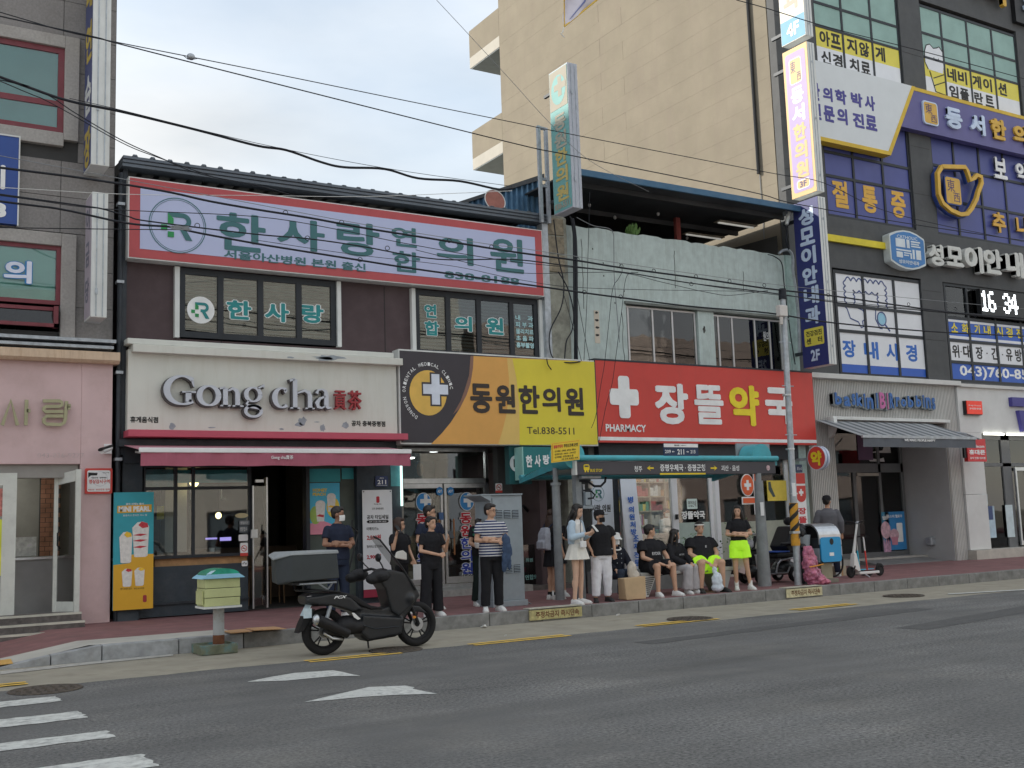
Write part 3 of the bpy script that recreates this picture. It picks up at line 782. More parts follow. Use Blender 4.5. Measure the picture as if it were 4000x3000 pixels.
for ch,r in (('연',(10.068,10.347,5.83,6.116)),('합',(10.067,10.398,5.465,5.768)),('의',(10.759,11.177,5.598,5.917)),('원',(11.515,11.942,5.576,5.941))):
    lettering(ch,r,yw,m_tealL,w2,.004,.035,outline=m_whiteL,ow=.035)
m_sky=mat('letter_pale_teal',(.35,.62,.66),.5)
for k,s_ in enumerate(('내    과','피 부 과','물리치료','초 음 파','흉부촬영')):
    lettering(s_,(12.25,12.692,5.925-k*.148,6.04-k*.148),19.681,m_sky,w2,.003,.02)
def r_logo(parent,cx,cz,rad,y,disc_m,dark,green,ringm=None):
    if disc_m:build('logo_disc',disc(MB(),(cx,cz),rad,rad,y-.004,y),disc_m,parent)
    if ringm:
        build('logo_ring',annulus(MB(),(cx,cz),rad*1.02,rad*1.02,.035,y-.006,y-.001),ringm,parent)
    u=rad
    yy=y-.006
    def T(p):return [(cx+a*u,cz+b*u) for a,b in p]
    # letter R: stem slash, bowl and leg
    build('logo_letter',stroke(MB(),T([(-.42,.45),(.22,.45)])+arc((cx+.22*u,cz+.2*u),.25*u,.25*u,90,-90)+T([(-.02,-.05)]),.2*u,yy-.006,yy),dark,parent)
    build('logo_leg',MB().prism(T([(.0,-.02),(.26,-.02),(.62,-.62),(.34,-.62)]),yy-.009,yy-.003),dark,parent)
    build('logo_cross',MB().prism(T([(-.42,.5),(-.18,.28),(-.18,.02),(-.42,.02)]),yy-.010,yy-.004),green,parent)
    for a,b in ((-.70,-.02),(-.42,-.30)):build('logo_cross',MB().prism(T([(a,b-.24),(a+.26,b-.24),(a+.26,b),(a,b)]),yy-.010,yy-.004),green,parent)
m_green=mat('logo_green',(.02,.20,.06),.5);m_dteal=mat('logo_dark_teal',(.012,.085,.095),.5)
r_logo(w1,(5.518),(5.649),.25,yw,m_whiteL,m_tealL,m_green)

# ---- main sign of the clinic
t=thing('clinic_sign','long pale violet sign with red border and dark teal characters across the brown building','sign',(8.5,19.4,6.4))
build('sign_box',MB().box(4.17,12.84,19.42,19.7,6.43,7.90),G['offwhite'],t)
build('border',MB().box(4.19,12.82,19.412,19.419,6.45,7.88),mat('border_red',(.34,.055,.06),.5,var=.06),t)
build('face',MB().box(4.37,12.64,19.405,19.411,6.61,7.72),mat('face_violet',(.36,.40,.63),.45,var=.03,vs=.8),t)
ys=19.404
m_sg=mat('letter_deep_teal',(.035,.11,.12),.5,var=.05)
for ch,r in (('한',(5.725,6.646,6.748,7.461)),('사',(6.866,7.818,6.885,7.491)),('랑',(8.065,8.97,6.885,7.566)),('연',(9.232,9.792,7.182,7.585)),('합',(9.251,9.857,6.663,7.09)),('의',(10.243,11.096,6.936,7.519)),('원',(11.51,12.33,6.879,7.62))):
    lettering(ch,r,ys,m_sg,t,.008,.02)
lettering('서울아산병원 본원 출신',(5.861,8.665,6.585,6.752),ys,m_sg,t,.006,.02)
lettering('838-8188',(10.406,12.208,6.624,6.774),ys,m_sg,t,.006,.02)
lx,lz=5.024,7.102
build('logo_ring',annulus(MB(),(lx,lz),.51,.51,.03,ys-.005,ys),m_sg,t)
build('logo_ring',annulus(MB(),(lx,lz),.475,.475,.015,ys-.005,ys),m_sg,t)
r_logo(t,lx,lz,.42,ys+.004,None,m_sg,m_green)

# ---- tea shop panel
TS=thing('tea_shop_front','cream fascia panel with peeling paint above the dark glazed tea shop front','shopfront',(6.8,19.5,.2))
px0,px1,pz0,pz1=4.20,9.30,3.42,4.82
build('fascia_panel',MB().box(px0,px1,19.45,19.7,pz0,pz1),m_cream,TS)
cap_=MB().box(4.16,9.20,19.33,19.69,4.90,5.0);build('cap_ledge',cap_,mat('cream_ledge',(.56,.58,.53),.7,var=.08,vs=4,dirt=.35,ds=2,dirtcol=(.33,.33,.28)),TS,bevel=.01)
build('cap_fascia',MB().box(4.25,9.38,19.30,19.69,4.76,4.895),m_cream,TS,bevel=.008)
def blob(cx,cz,rx,rz,y,m,par,seed,name='paint_patch'):
    r_=random.Random(seed);n=14
    build(name,MB().prism([(cx+rx*math.cos(6.283*i/n)*r_.uniform(.55,1.1),cz+rz*math.sin(6.283*i/n)*r_.uniform(.55,1.1)) for i in range(n)],y-.003,y),m,par)
for k,(a,b,rx,rz) in enumerate(((4.96,3.499,.06,.07),(7.353,3.625,.10,.10),(7.279,3.568,.08,.05),(7.753,3.511,.06,.08),(8.21,3.576,.09,.07),(5.648,3.484,.08,.015),(6.944,3.478,.05,.02),(7.635,3.622,.07,.012))):
    blob(a,b,rx,rz,19.449,m_peel,TS,k)
for k,(a,b,rx,rz) in enumerate(((7.846,4.835,.33,.05),(7.755,4.807,.2,.05),(7.074,4.801,.07,.02))):blob(a,b,rx,rz,19.299,m_peel,TS,k+20)
red2=mat('fascia_red',(.36,.055,.085),.5,var=.06)
build('red_fascia',MB().box(4.17,9.42,19.22,19.7,3.29,3.41),red2,TS,bevel=.006)
m_tea=G['dark_metal']
build('header_beam',MB().box(4.17,9.35,19.6,19.95,2.86,3.29),m_tea,TS)

# lettering of the shop name: thick and thin serif strokes
SN=thing('shop_name_lettering','large grey raised serif letters on the cream fascia reading Gong cha','sign',(6.6,19.4,3.7))
m_let=mat('letter_silver',(.40,.43,.49),.45,.2,var=.05);m_side=mat('letter_side',(.07,.065,.065),.6)
ly=19.33
def cpt(a,b):return (a,b)
def glyph(parts):
    for p,w_ in parts:
        build('letter_stroke',stroke(MB(),p,w_,ly-.02,ly),m_let,SN)
        w2_=[q+.022 for q in w_] if isinstance(w_,list) else w_+.022
        build('letter_return',stroke(MB(),[(q[0]-.012,q[1]-.012) for q in p],w2_,ly+.002,ly+.10),m_side,SN)
def E_(cx,cz,rx,rz,thick,thin,a0=0,a1=360,n=28):
    pts=arc((cx,cz),rx,rz,a0,a1,n)
    return pts,[thin+(thick-thin)*abs(math.cos(R(a0+(a1-a0)*i/n)))**1.3 for i in range(n+1)]
# pixel measured anchors on the fascia plane
def bx(a,b,c,d):return (a,c,b,d)
g0=(4.767,5.333,3.856,4.39);o0=(5.351,5.78,3.855,4.226);n0=(5.74,6.191,3.857,4.219);gg=(6.179,6.568,3.669,4.276)
c0=(6.707,7.041,3.846,4.24);h0=(7.045,7.554,3.848,4.413);a0_=(7.529,7.883,3.857,4.242)
def mid(r):return ((r[0]+r[1])/2,(r[2]+r[3])/2)
# G
cx,cz=g0[0]+.33,(g0[2]+g0[3])/2;hz_=(g0[3]-g0[2])/2-.02
P_,W_=E_(cx,cz,.27,hz_,.115,.03,48,312,30);glyph([(P_,W_)])
glyph([([(cx+.17,cz+hz_*.72),(cx+.205,cz+hz_*.25)],[.045,.02]),([(g0[1]-.13,cz-hz_*.82),(g0[1]-.13,cz-.03)],.10),([(g0[1]-.24,cz-.03),(g0[1]+.0,cz-.03)],.028),([(cx+.16,cz-hz_*.76),(g0[1]-.12,cz-hz_*.72)],.04)])
# o
cx,cz=mid(o0);P_,W_=E_(cx,cz,(o0[1]-o0[0])/2-.045,(o0[3]-o0[2])/2-.015,.10,.03,0,360,32);glyph([(P_,W_)])
# n
z0,z1=n0[2],n0[3]
glyph([([(n0[0]+.12,z0),(n0[0]+.12,z1-.03)],.085),([(n0[1]-.11,z0),(n0[1]-.11,z1-.13),(n0[1]-.13,z1-.07),(n0[1]-.2,z1-.035),(n0[0]+.17,z1-.08)],[.085,.085,.075,.05,.025]),
       ([(n0[0]+.03,z0+.012),(n0[0]+.21,z0+.012)],.026),([(n0[1]-.20,z0+.012),(n0[1]-.0,z0+.012)],.026),([(n0[0]+.02,z1-.045),(n0[0]+.12,z1-.02)],.035)])
# g
gx=gg[0]+.19;gz=gg[3]-.19
P_,W_=E_(gx,gz,.13,.125,.08,.026,0,360,28);glyph([(P_,W_)])
glyph([([(gx+.08,gz+.11),(gx+.17,gz+.16),(gx+.21,gz+.165)],[.026,.035,.06]),([(gx-.08,gz-.11),(gx-.12,gz-.17),(gx-.09,gz-.21),(gx+.08,gz-.225),(gx+.15,gz-.26)],[.03,.04,.06,.085,.05])])
P_,W_=E_(gx+.005,gg[2]+.115,.145,.10,.06,.04,0,360,28);glyph([(P_,W_)])
# c
cx,cz=mid(c0);hz_=(c0[3]-c0[2])/2-.02
P_,W_=E_(cx+.04,cz,.14,hz_,.10,.028,55,310,26);glyph([(P_,W_),([(cx+.09,cz+hz_*.8),(cx+.125,cz+hz_*.62)],[.05,.07])])
# h
z0=h0[2];z1=h0[3];xh=a0_[3]-.02
glyph([([(h0[0]+.12,z0),(h0[0]+.12,z1-.02)],.085),([(h0[1]-.10,z0),(h0[1]-.10,xh-.13),(h0[1]-.12,xh-.07),(h0[1]-.2,xh-.03),(h0[0]+.17,xh-.08)],[.085,.085,.075,.05,.025]),
       ([(h0[0]+.03,z0+.012),(h0[0]+.21,z0+.012)],.026),([(h0[1]-.19,z0+.012),(h0[1]-.01,z0+.012)],.026),([(h0[0]+.02,z1-.045),(h0[0]+.12,z1-.01)],.04)])
# a
x0,x1,z0,z1=a0_
glyph([([(x0+.06,z1-.10),(x0+.09,z1-.03),(x0+.17,z1-.015),(x0+.235,z1-.05),(x0+.25,z1-.13),(x0+.25,z0+.06),(x0+.28,z0+.02),(x1,z0+.03)],[.06,.035,.03,.06,.085,.085,.05,.02]),
       ([(x0+.23,z1-.15),(x0+.12,z1-.19),(x0+.065,z0+.11),(x0+.09,z0+.035),(x0+.16,z0+.015),(x0+.23,z0+.06)],[.03,.05,.085,.06,.03,.025])])
t=thing('shop_name_characters','two dark red raised chinese characters 貢茶 at the end of the shop name','sign',(9.0-.5,19.4,3.9))
m_cr=mat('character_red',(.24,.025,.03),.5)
lettering('貢',(7.943,8.188,3.853,4.219),19.40,m_cr,t,.08,.012)
lettering('茶',(8.231,8.503,3.855,4.229),19.40,m_cr,t,.08,.012)
t=thing('fascia_caption','small black characters 휴게음식점 at the left of the cream fascia','sign',(4.6,19.44,3.6))
lettering('휴게음식점',(4.245,4.715,3.547,3.655),19.449,G['ink'],t,.004,.03)
t=thing('fascia_caption','small black characters 공차 충북증평점 at the right of the cream fascia','sign',(9.0,19.44,3.6))
lettering('공차 충북증평점',(8.335,9.041,3.556,3.665),19.449,G['ink'],t,.004,.03)

# ---- awning
AW=thing('pink_awning','dusty pink retractable awning with white front bar over the tea shop','awning',(7,19.2,2.8))
m_aw=mat('awning_pink',(.34,.15,.18),.85,var=.06,vs=3,bump=.05);m_aw2=mat('awning_valance',(.30,.085,.12),.85,var=.07,vs=3)
ax0,ax1=4.163,9.083
az=3.019
build('canopy',MB().add([(ax0,18.45,az),(ax1,18.45,az),(ax1,19.55,3.17),(ax0,19.55,3.17),(ax0,18.45,az-.01),(ax1,18.45,az-.01),(ax1,19.55,3.16),(ax0,19.55,3.16)],[(0,1,2,3),(7,6,5,4),(0,4,5,1),(3,2,6,7),(0,3,7,4),(1,5,6,2)]),m_aw,AW)
build('front_bar',MB().box(ax0,ax1,18.40,18.45,az-.06,az+.02),G['white'],AW,bevel=.01)
mb=MB();n=60
for i in range(n+1):
    x=ax0+.03+(ax1-ax0-.05)*i/n;y=18.42+.012*math.sin(i*.9)+.006*math.sin(i*2.1)
    mb.v +=[(x,y,az-.06),(x,y+.01,az-.28+.006*math.sin(i*.5))]
mb.f=[(2*i,2*i+1,2*i+3,2*i+2) for i in range(n)]
build('valance',mb,m_aw2,AW)
lettering('Gong cha貢茶',(6.382,6.784,2.839,2.922),18.405,G['white'],AW,.003,.015)
build('wall_housing',MB().box(ax0-.1,ax1,19.5,19.62,3.14,3.26),G['dark_metal'],AW)
for x in (ax0+.2,(ax0+ax1)/2,ax1-.2):build('folding_arm',MB().tube([(x,19.55,3.05),(x+.35,19.0,2.95),(x,18.5,az-.03)],.018),G['offwhite'],AW)

# ---- glazed front: left bay, window, folding door jamb, dark opening, right bay
fl=.22
m_panel=mat('panel_slate',(.030,.040,.050),.6,var=.25,vs=3,dirt=.3,ds=4,dirtcol=(.08,.08,.08))
build('left_panel',MB().box(4.17,4.526,19.64,19.8,fl,2.87),m_panel,TS)
build('low_panel',MB().box(4.526,6.376,19.66,19.8,fl,1.07),m_panel,TS)
build('kick_rail',MB().box(4.6,6.376,19.62,19.66,.42,.46),G['dark_metal'],TS)
build('bench_sill',MB().box(4.739,6.376,19.72,20.1,1.07,1.22),G['wood'],TS)
wx0,wx1=4.503,6.434
o=window(TS,(wx0,wx1,1.20,2.84),19.64,(5.077,5.386),(2.42,),.055,G['black_frame'],GLs,.08,'shop_window')
build('transom_film',MB().box(5.115,wx1-.06,19.715,19.718,2.518,2.748),mat('film_teal',(.03,.27,.30),.5,var=.08),TS)
build('transom_film',MB().box(wx0+.06,5.048,19.715,19.718,2.404,2.759),mat('film_teal2',(.05,.19,.21),.5,var=.3,vs=3),TS)
# glass door standing open with steel hardware
dxx=6.485
dr=build('glass_door',MB().box(dxx-.06,dxx-.035,19.55,19.6,.25,2.45).box(dxx+.22,dxx+.25,19.62,19.72,.25,2.6),G['steel'],TS)
build('pane',MB().box(dxx-.03,dxx+.22,19.6,19.61,.3,2.44),GLs,dr)
build('door_handle',MB().box(dxx-.10,dxx+.02,19.50,19.54,1.507,1.659),G['steel'],dr)
build('door_closer',MB().pb((6.473,6.626,2.505,2.557),19.52,19.58),G['steel'],dr)
# stickers on window
def sticker(r,m,y,par,s=None,tm=None,name='sticker',rr_=.02):
    build(name,MB().prism(rrect(r[0],r[1],r[2],r[3],min(rr_,(r[1]-r[0])*.3,(r[3]-r[2])*.3)),y-.003,y),m,par)
    if s:lettering(s,sub(r,.12,.88,.2,.8),y-.0035,tm or G['ink'],par,.002)
build('oval_sticker',disc(MB(),(6.248,1.916),.12,.045,19.625,19.63),mat('oval_tan',(.35,.30,.17),.6),TS)
sticker((6.205,6.393,1.744,1.825),mat('st_dark',(.10,.11,.12),.6),19.63,TS,'영업시간',G['offwhite'])
sticker((6.202,6.369,1.608,1.734),mat('st_dark2',(.06,.07,.08),.6),19.63,TS,'방문접수',G['offwhite'])
sticker((6.192,6.364,1.46,1.575),G['white'],19.63,TS)
def nosmoke(r,y,par):
    sticker(r,G['white'],y,par,name='no_smoking_sticker')
    cx,cz=(r[0]+r[1])/2,r[2]+(r[3]-r[2])*.58;q=(r[1]-r[0])*.38
    build('ring',annulus(MB(),(cx,cz),q,q,.2,y-.006,y-.0035),G['red'],par)
    build('slash',stroke(MB(),[(cx-q*.65,cz+q*.65),(cx+q*.65,cz-q*.65)],q*.18,y-.0062,y-.004),G['red'],par)
    build('cigarette',MB().box(cx-q*.55,cx+q*.5,y-.005,y-.0035,cz-q*.12,cz+q*.12),G['ink'],par)
    build('red_footer',MB().box(r[0],r[1],y-.0045,y-.0035,r[2],r[2]+(r[3]-r[2])*.24),G['red'],par)
nosmoke((6.22,6.363,1.19,1.426),19.63,TS)
sticker((6.247,6.356,1.009,1.105),G['white'],19.63,TS,'ePay')
# right bay of the tea shop
rx0,rx1=7.5,8.611
m_olive=mat('olive_panel',(.06,.075,.065),.6,var=.2,vs=3)
build('right_panel',MB().box(rx0+.03,rx1,19.72,19.8,fl,2.86),m_olive,TS)
build('jamb',MB().box(rx0-.03,rx0+.04,19.6,19.8,fl,2.87),G['black_frame'],TS)
build('transom_film',MB().pb((7.564,8.195,2.51,2.759),19.70,19.715),mat('film_teal',(.03,.27,.30),.5),TS)
build('transom_film',MB().pb((8.229,8.468,2.56,2.769),19.70,19.715),mat('film_teal',(.03,.27,.30),.5),TS)
build('corner_post',MB().box(8.487,9.423,19.58,19.9,.2,2.88),m_panel,TS)
build('lit_sign_edge',MB().pb((9.389,9.414,2.021,2.879),19.5,19.56),mat('light_mint',(.45,.85,.75),.5,emit=.6),TS)
build('small_film',MB().pb((9.195,9.385,2.408,2.843),19.572,19.578),mat('film_teal2',(.05,.19,.21),.5),TS)
# poster in the right bay
t=thing('drink_poster','blue and pink poster with two cups of iced drink beside the shop opening','poster',(7.858,19.69,1.538))
r=(7.558,8.172,1.528,2.491)
build('sheet',MB().pb(r,19.685,19.69),mat('poster_sky',(.06,.38,.62),.6,var=.05),t)
yq=19.684
build('band',MB().prism([(r[0],r[2]),(r[1],r[2]),(r[1],r[2]+.12),(r[0]+.25,r[2]+.26),(r[0],r[2]+.2)],yq-.002,yq),mat('poster_pink',(.62,.20,.27),.6),t)
build('hill',disc(MB(),(r[0]+.12,r[2]+.36),.11,.17,yq-.003,yq-.0022),mat('poster_green',(.25,.38,.08),.6),t)
build('sun_spot',disc(MB(),(r[1]-.14,r[2]+.5),.13,.19,yq-.0034,yq-.003),mat('poster_yellow',(.70,.48,.06),.6),t)
def cup(mbx,cx,z0,w0,w1,h,y):
    mbx.prism([(cx-w0/2,z0),(cx+w0/2,z0),(cx+w1/2,z0+h),(cx-w1/2,z0+h)],y-.002,y);return mbx
def drink(par,cx,z0,w0,w1,h,y,m,top,blobm):
    build('printed_cup',cup(MB(),cx,z0,w0,w1,h,y),m,par)
    build('printed_topping',disc(MB(),(cx,z0+h),w1*.46,h*.16,y-.0045,y-.0025,14),top,par)
    build('printed_drip',MB().prism([(cx-w1*.42,z0+h*.3),(cx+w1*.3,z0+h*.22),(cx+w1*.35,z0+h*.34),(cx-w1*.1,z0+h*.40)],y-.0045,y-.0025),blobm,par)
m_milk=mat('print_milk',(.62,.60,.56),.6,var=.12,vs=20);m_berry=mat('print_berry',(.40,.03,.04),.6,var=.3,vs=30);m_mango=mat('print_mango',(.70,.38,.03),.6,var=.15,vs=20)
drink(t,r[0]+.22,r[2]+.24,.14,.20,.34,yq-.004,m_milk,m_milk,m_berry)
drink(t,r[0]+.44,r[2]+.42,.13,.18,.30,yq-.0048,m_milk,m_milk,m_mango)
lettering('HONEY\nPEACH',(r[0]+.07,r[0]+.36,r[2]+.72,r[2]+.86),yq-.002,mat('poster_yellow',(.70,.48,.06),.6),t,.003,.04)
sub_=None
# price banner on the post
t=thing('price_banner','tall white printed menu banner with red prices on the shop corner post','banner',(8.841,19.5,0.468))
r=(8.556,9.176,0.46,2.337)
build('sheet',MB().pb(r,19.50,19.51),G['paper'],t)
build('red_foot',MB().box(r[0],r[1],19.50,19.51,r[2]-.15,r[2]-.002),mat('banner_red',(.22,.02,.04),.6),t)
yy=19.499
def bt(s,a,b,m,bold=0,dp=.002,R_=None):
    lettering(s,(a[0],b[0],b[1],a[1]),yy,m,t,dp,bold)
bt('공차 타입세일',(8.642,1.861),(9.093,1.779),G['ink'],.02)
build('pill',MB().prism(rrect((8.64),(9.097),(1.705),(1.762),.04),yy-.002,yy),G['ink'],t)
lettering('AM 11:30~PM 14:00',(8.686,9.047,1.715,1.748),yy-.0025,G['white'],t,.002)
bt('아메리카노',(8.633,1.632),(8.888,1.568),G['ink'],.01)
bt('2,500원',(8.635,1.487),(8.928,1.379),mat('price_red',(.35,.02,.03),.6),.03)
bt('핫/아이스 밀크 토피나',(8.632,1.292),(8.972,1.237),G['ink'],.01)
bt('2,900원',(8.628,1.116),(8.921,1.021),mat('price_red',(.35,.02,.03),.6),.03)
bt('공차 충북증평점',(8.755,1.999),(8.992,1.961),G['ink'])
bt('Gong cha',(8.795,2.081),(8.95,2.05),G['ink'])
build('seal',MB().prism(rrect((8.846),(8.913),(2.091),(2.214),.02),yy-.003,yy),mat('price_red',(.35,.02,.03),.6),t)
build('corner_eyelet',disc(MB(),(r[0]+.03,r[3]-.03),.012,.012,yy-.002,yy,10),G['ink'],t)
build('corner_eyelet',disc(MB(),(r[1]-.03,r[3]-.03),.012,.012,yy-.002,yy,10),G['ink'],t)
# house number plate 211
t=thing('house_number_plate','small navy house number plate reading 211 above the menu banner','sign',(8.989,19.57,2.401))
r=(8.858,9.125,2.404,2.609)
build('plate',MB().prism(rrect(r[0],r[1],r[2],r[3],.03),19.55,19.575),G['navy'],t)
lettering('211',sub(r,.16,.84,.22,.62),19.549,G['white'],t,.003,.02)
lettering('중앙로',sub(r,.34,.66,.72,.86),19.549,G['white'],t,.002)
build('rim',MB().box(r[0]+.02,r[1]-.02,19.547,19.5495,r[2]+.02,r[2]+.026),G['white'],t)
# tall drinks poster board on the left
t=thing('drinks_board','tall teal and orange poster board MINI PEARL with iced drinks at the shop corner','poster',(4.293,19.45,0.377))
r=(3.987,4.638,0.364,2.358)
r=(3.989,4.644,0.388,2.354)
build('board',MB().box(r[0],r[1],19.42,19.46,r[2],r[3]),mat('board_teal',(.025,.24,.30),.5,var=.12,vs=2),t)
yq=19.419
zo=1.222
build('orange_field',MB().prism([(r[0],r[2]),(r[1],r[2]),(r[1],zo+.08),(4.279,zo+.08),(4.262,zo-.06),(r[0],zo-.08)],yq-.003,yq),mat('board_orange',(.58,.28,.02),.5,var=.05),t)
build('title_band',MB().prism([(4.043,2.127),(4.611,2.143),(4.608,2.014),(4.041,2.003)],yq-.003,yq),mat('board_orange',(.58,.28,.02),.5),t)
lettering('MINI PEARL',(4.062,4.59,2.024,2.117),yq-.0035,G['white'],t,.003,.05)
lettering('공차 신메뉴 출시',(4.181,4.476,2.136,2.173),yq-.001,G['white'],t,.002,.02)
lettering('달콤하고 쫀득한 미니 펄',(4.139,4.531,1.946,1.979),yq-.001,G['white'],t,.002)
def pt(px,py):return None
def drink2(a,b,c,top,drip):  # a = top-left, b = bottom-right in metres
    x0,z1=a;x1,z0=b;w=x1-x0
    pts=[(x0+w*.12,z0+.01),(x0+w*.25,z0),(x1-w*.2,z0),(x1-w*.08,z0+.02),(x1,z1-(z1-z0)*.15),(x1-w*.12,z1-(z1-z0)*.05),(x1-w*.4,z1),(x0+w*.3,z1-(z1-z0)*.02),(x0,z1-(z1-z0)*.17)]
    build('printed_cup',MB().prism(pts,c-.002,c),m_milk,t)
    build('printed_topping',MB().prism([(x0+w*.35,z1-(z1-z0)*.1),(x0+w*.55,z1),(x1-w*.1,z1-(z1-z0)*.05),(x1-w*.05,z1-(z1-z0)*.16),(x0+w*.6,z1-(z1-z0)*.19)],c-.0045,c-.0025),top,t)
    for k,q in enumerate(drip):
        build('printed_drip',MB().prism([(x0+w*.02,z0+(z1-z0)*q),(x0+w*.5,z0+(z1-z0)*(q-.03)),(x1-w*.1,z0+(z1-z0)*(q+.02)),(x0+w*.45,z0+(z1-z0)*(q+.04))],c-.0045,c-.0025),m_berry,t)
drink2((4.291,1.854),(4.569,1.256),yq-.002,m_berry,(.62,.46,.28))
drink2((4.079,1.691),(4.292,1.165),yq-.0065,m_mango,())
drink2((4.126,1.074),(4.296,0.772),yq-.0035,m_berry,())
drink2((4.33,1.082),(4.5,0.775),yq-.0035,m_mango,())
lettering('딸기 쥬얼리 밀크',(4.109,4.293,0.722,0.757),yq-.0035,G['ink'],t,.002)
lettering('망고 요구르트',(4.333,4.497,0.718,0.749),yq-.0035,G['ink'],t,.002)
build('seal',MB().prism(rrect((4.475),(4.537),(0.499),(0.616),.02),yq-.006,yq-.0035),m_cr,t)
build('stand_box',MB().box((4.084),(4.427),19.5,19.62,.2,.45),m_panel,t)
# tea shop inside
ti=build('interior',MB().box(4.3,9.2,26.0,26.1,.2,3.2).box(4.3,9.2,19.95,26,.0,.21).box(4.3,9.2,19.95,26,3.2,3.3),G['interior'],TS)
build('counter',MB().box(4.6,8.6,23.2,23.9,.2,1.3),mat('counter_dark',(.10,.075,.055),.6),ti)
build('hanging_rail',MB().tube([(5.49,20.2,2.463),(5.491,20.2,2.24),(5.521,20.2,2.239)],.012).tube([(6.052,20.2,2.472),(6.052,20.2,2.238),(6.131,20.2,2.239)],.012),G['white'],ti)
build('white_column',MB().box(5.352,5.53,20.6,20.9,1.3,3.2).box(5.129,5.282,20.6,20.9,1.3,3.2),mat('curtain_grey',(.40,.40,.38),.8,var=.1),ti)
build('yellow_notice',MB().pb((4.838,4.965,1.889,2.124),20,20.01),mat('notice_olive',(.35,.33,.05),.7),ti)
build('mug',MB().cyl((5.813,20,1.287),(5.813,20,1.356),.05),G['white'],ti)
build('menu_screen',MB().pb((6.284,6.505,1.495,1.531),22,22.05).pb((6.574,6.789,1.459,1.531),22,22.05),mat('screen_violet',(.25,.2,.6),.5,emit=.5),ti)
bulb(5.603,20.4,2.564,'warm round pendant bulb hanging behind the tea shop window',.085,.35)
bulb(6.679,22.5,1.974,'small dim orange pendant lamp deep inside the tea shop',.06,1.2)
m_stool=mat('stool_wood',(.22,.13,.07),.6)
for k,(x,y) in enumerate(((7.0,21.0),(7.45,21.3),(7.1,22.2))):
    lab=['wooden stool just inside the dark shop opening, nearest the glass door','wooden stool inside the dark shop opening, behind the delivery box','wooden stool farthest back inside the dark shop opening'][k]
    if k==0:
        s0=thing('wooden_stool',lab,'stool',(x,y,.21),group='stools inside the tea shop')
        build('seat',MB().box(-.17,.17,-.17,.17,.68,.72),m_stool,s0,local=True)
        for a in (-.14,.14):
            for b in (-.14,.14):build('leg',MB().cyl((a,b,0),(a*.9,b*.9,.68),.015,n=6),m_stool,s0,local=True)
    else:dup(s0,loc=(x,y,.21),label=lab)

# ================================================================= gold sign of the oriental clinic
GS=thing('clinic_gold_sign','black, orange and yellow sign of the oriental clinic with round cross emblem','sign',(11.7,19.4,3.25))
gr=(9.36,14.07,3.25,5.07)
build('sign_box',MB().box(gr[0]-.02,gr[1]+.02,19.41,19.75,gr[2]-.03,gr[3]+.03),G['offwhite'],GS)
m_gb=mat('gold_black',(.040,.036,.044),.45,var=.08,vs=1.5);m_go=mat('gold_orange',(.60,.27,.065),.45,var=.06,vs=2);m_gt=mat('gold_tan',(.62,.38,.10),.45,var=.05);m_gy=mat('gold_yellow',(.64,.50,.035),.45,var=.06,vs=1,dirt=.08)
y0=19.404
build('field_black',MB().box(gr[0],gr[1],y0,y0+.004,gr[2],gr[3]),m_gb,GS)
cur=[11.032,5.044,11.011,4.789,10.944,4.481,10.844,4.235,10.675,3.949,10.464,3.666,10.257,3.445,10.009,3.226]
cur=list(zip(cur[::2],cur[1::2]))
build('field_orange',MB().prism(cur[:1]+cur[1:]+[(gr[1],gr[2]),(gr[1],gr[3])],y0-.003,y0-.0005),m_go,GS)
cur2=[11.833,5.038,11.865,4.62,11.851,4.268,11.775,3.855,11.668,3.526,11.551,3.23]
cur2=list(zip(cur2[::2],cur2[1::2]))
build('field_tan',MB().prism(cur2+[(gr[1],gr[2]),(gr[1],gr[3])],y0-.005,y0-.0032),m_gt,GS)
cur3=[11.965,5.036,12.046,4.627,12.096,4.069,12.069,3.224]
cur3=list(zip(cur3[::2],cur3[1::2]))
build('field_yellow',MB().prism(cur3+[(gr[1],gr[2]),(gr[1],gr[3])],y0-.007,y0-.0052),m_gy,GS)
cur4=[10.962,5.041,10.914,4.642,10.801,4.335,10.703,4.11,10.514,3.826]
cur4=list(zip(cur4[::2],cur4[1::2]))
build('edge_shade',MB().prism(cur4+[cur[4],cur[3],cur[2],cur[1],cur[0]],y0-.0042,y0-.0034),mat('gold_brown',(.17,.09,.065),.5),GS)
ex,ez=9.971,4.247
er=.415
build('emblem_disc',disc(MB(),(ex,ez),er,.455,y0-.006,y0-.004),mat('emblem_orange',(.66,.36,.07),.45),GS)
cxx,czz=ex+.165,ez+.075
def plus(a,b,m,y,cx,cz,par,name='emblem_cross',asp=1.1): # arm length a, half width b
    build(name,MB().prism([(cx-b,cz-a*asp),(cx+b,cz-a*asp),(cx+b,cz-b*asp),(cx+a,cz-b*asp),(cx+a,cz+b*asp),(cx+b,cz+b*asp),(cx+b,cz+a*asp),(cx-b,cz+a*asp),(cx-b,cz+b*asp),(cx-a,cz+b*asp),(cx-a,cz-b*asp),(cx-b,cz-b*asp)],y-.002,y),m,par)
plus(.31,.125,m_gb,y0-.0065,cxx,czz,GS,'emblem_cross_edge');plus(.28,.09,mat('cross_pale',(.56,.62,.76),.5),y0-.009,cxx,czz,GS)
s_='DONGWON ORIENTAL MEDICAL CLINIC'
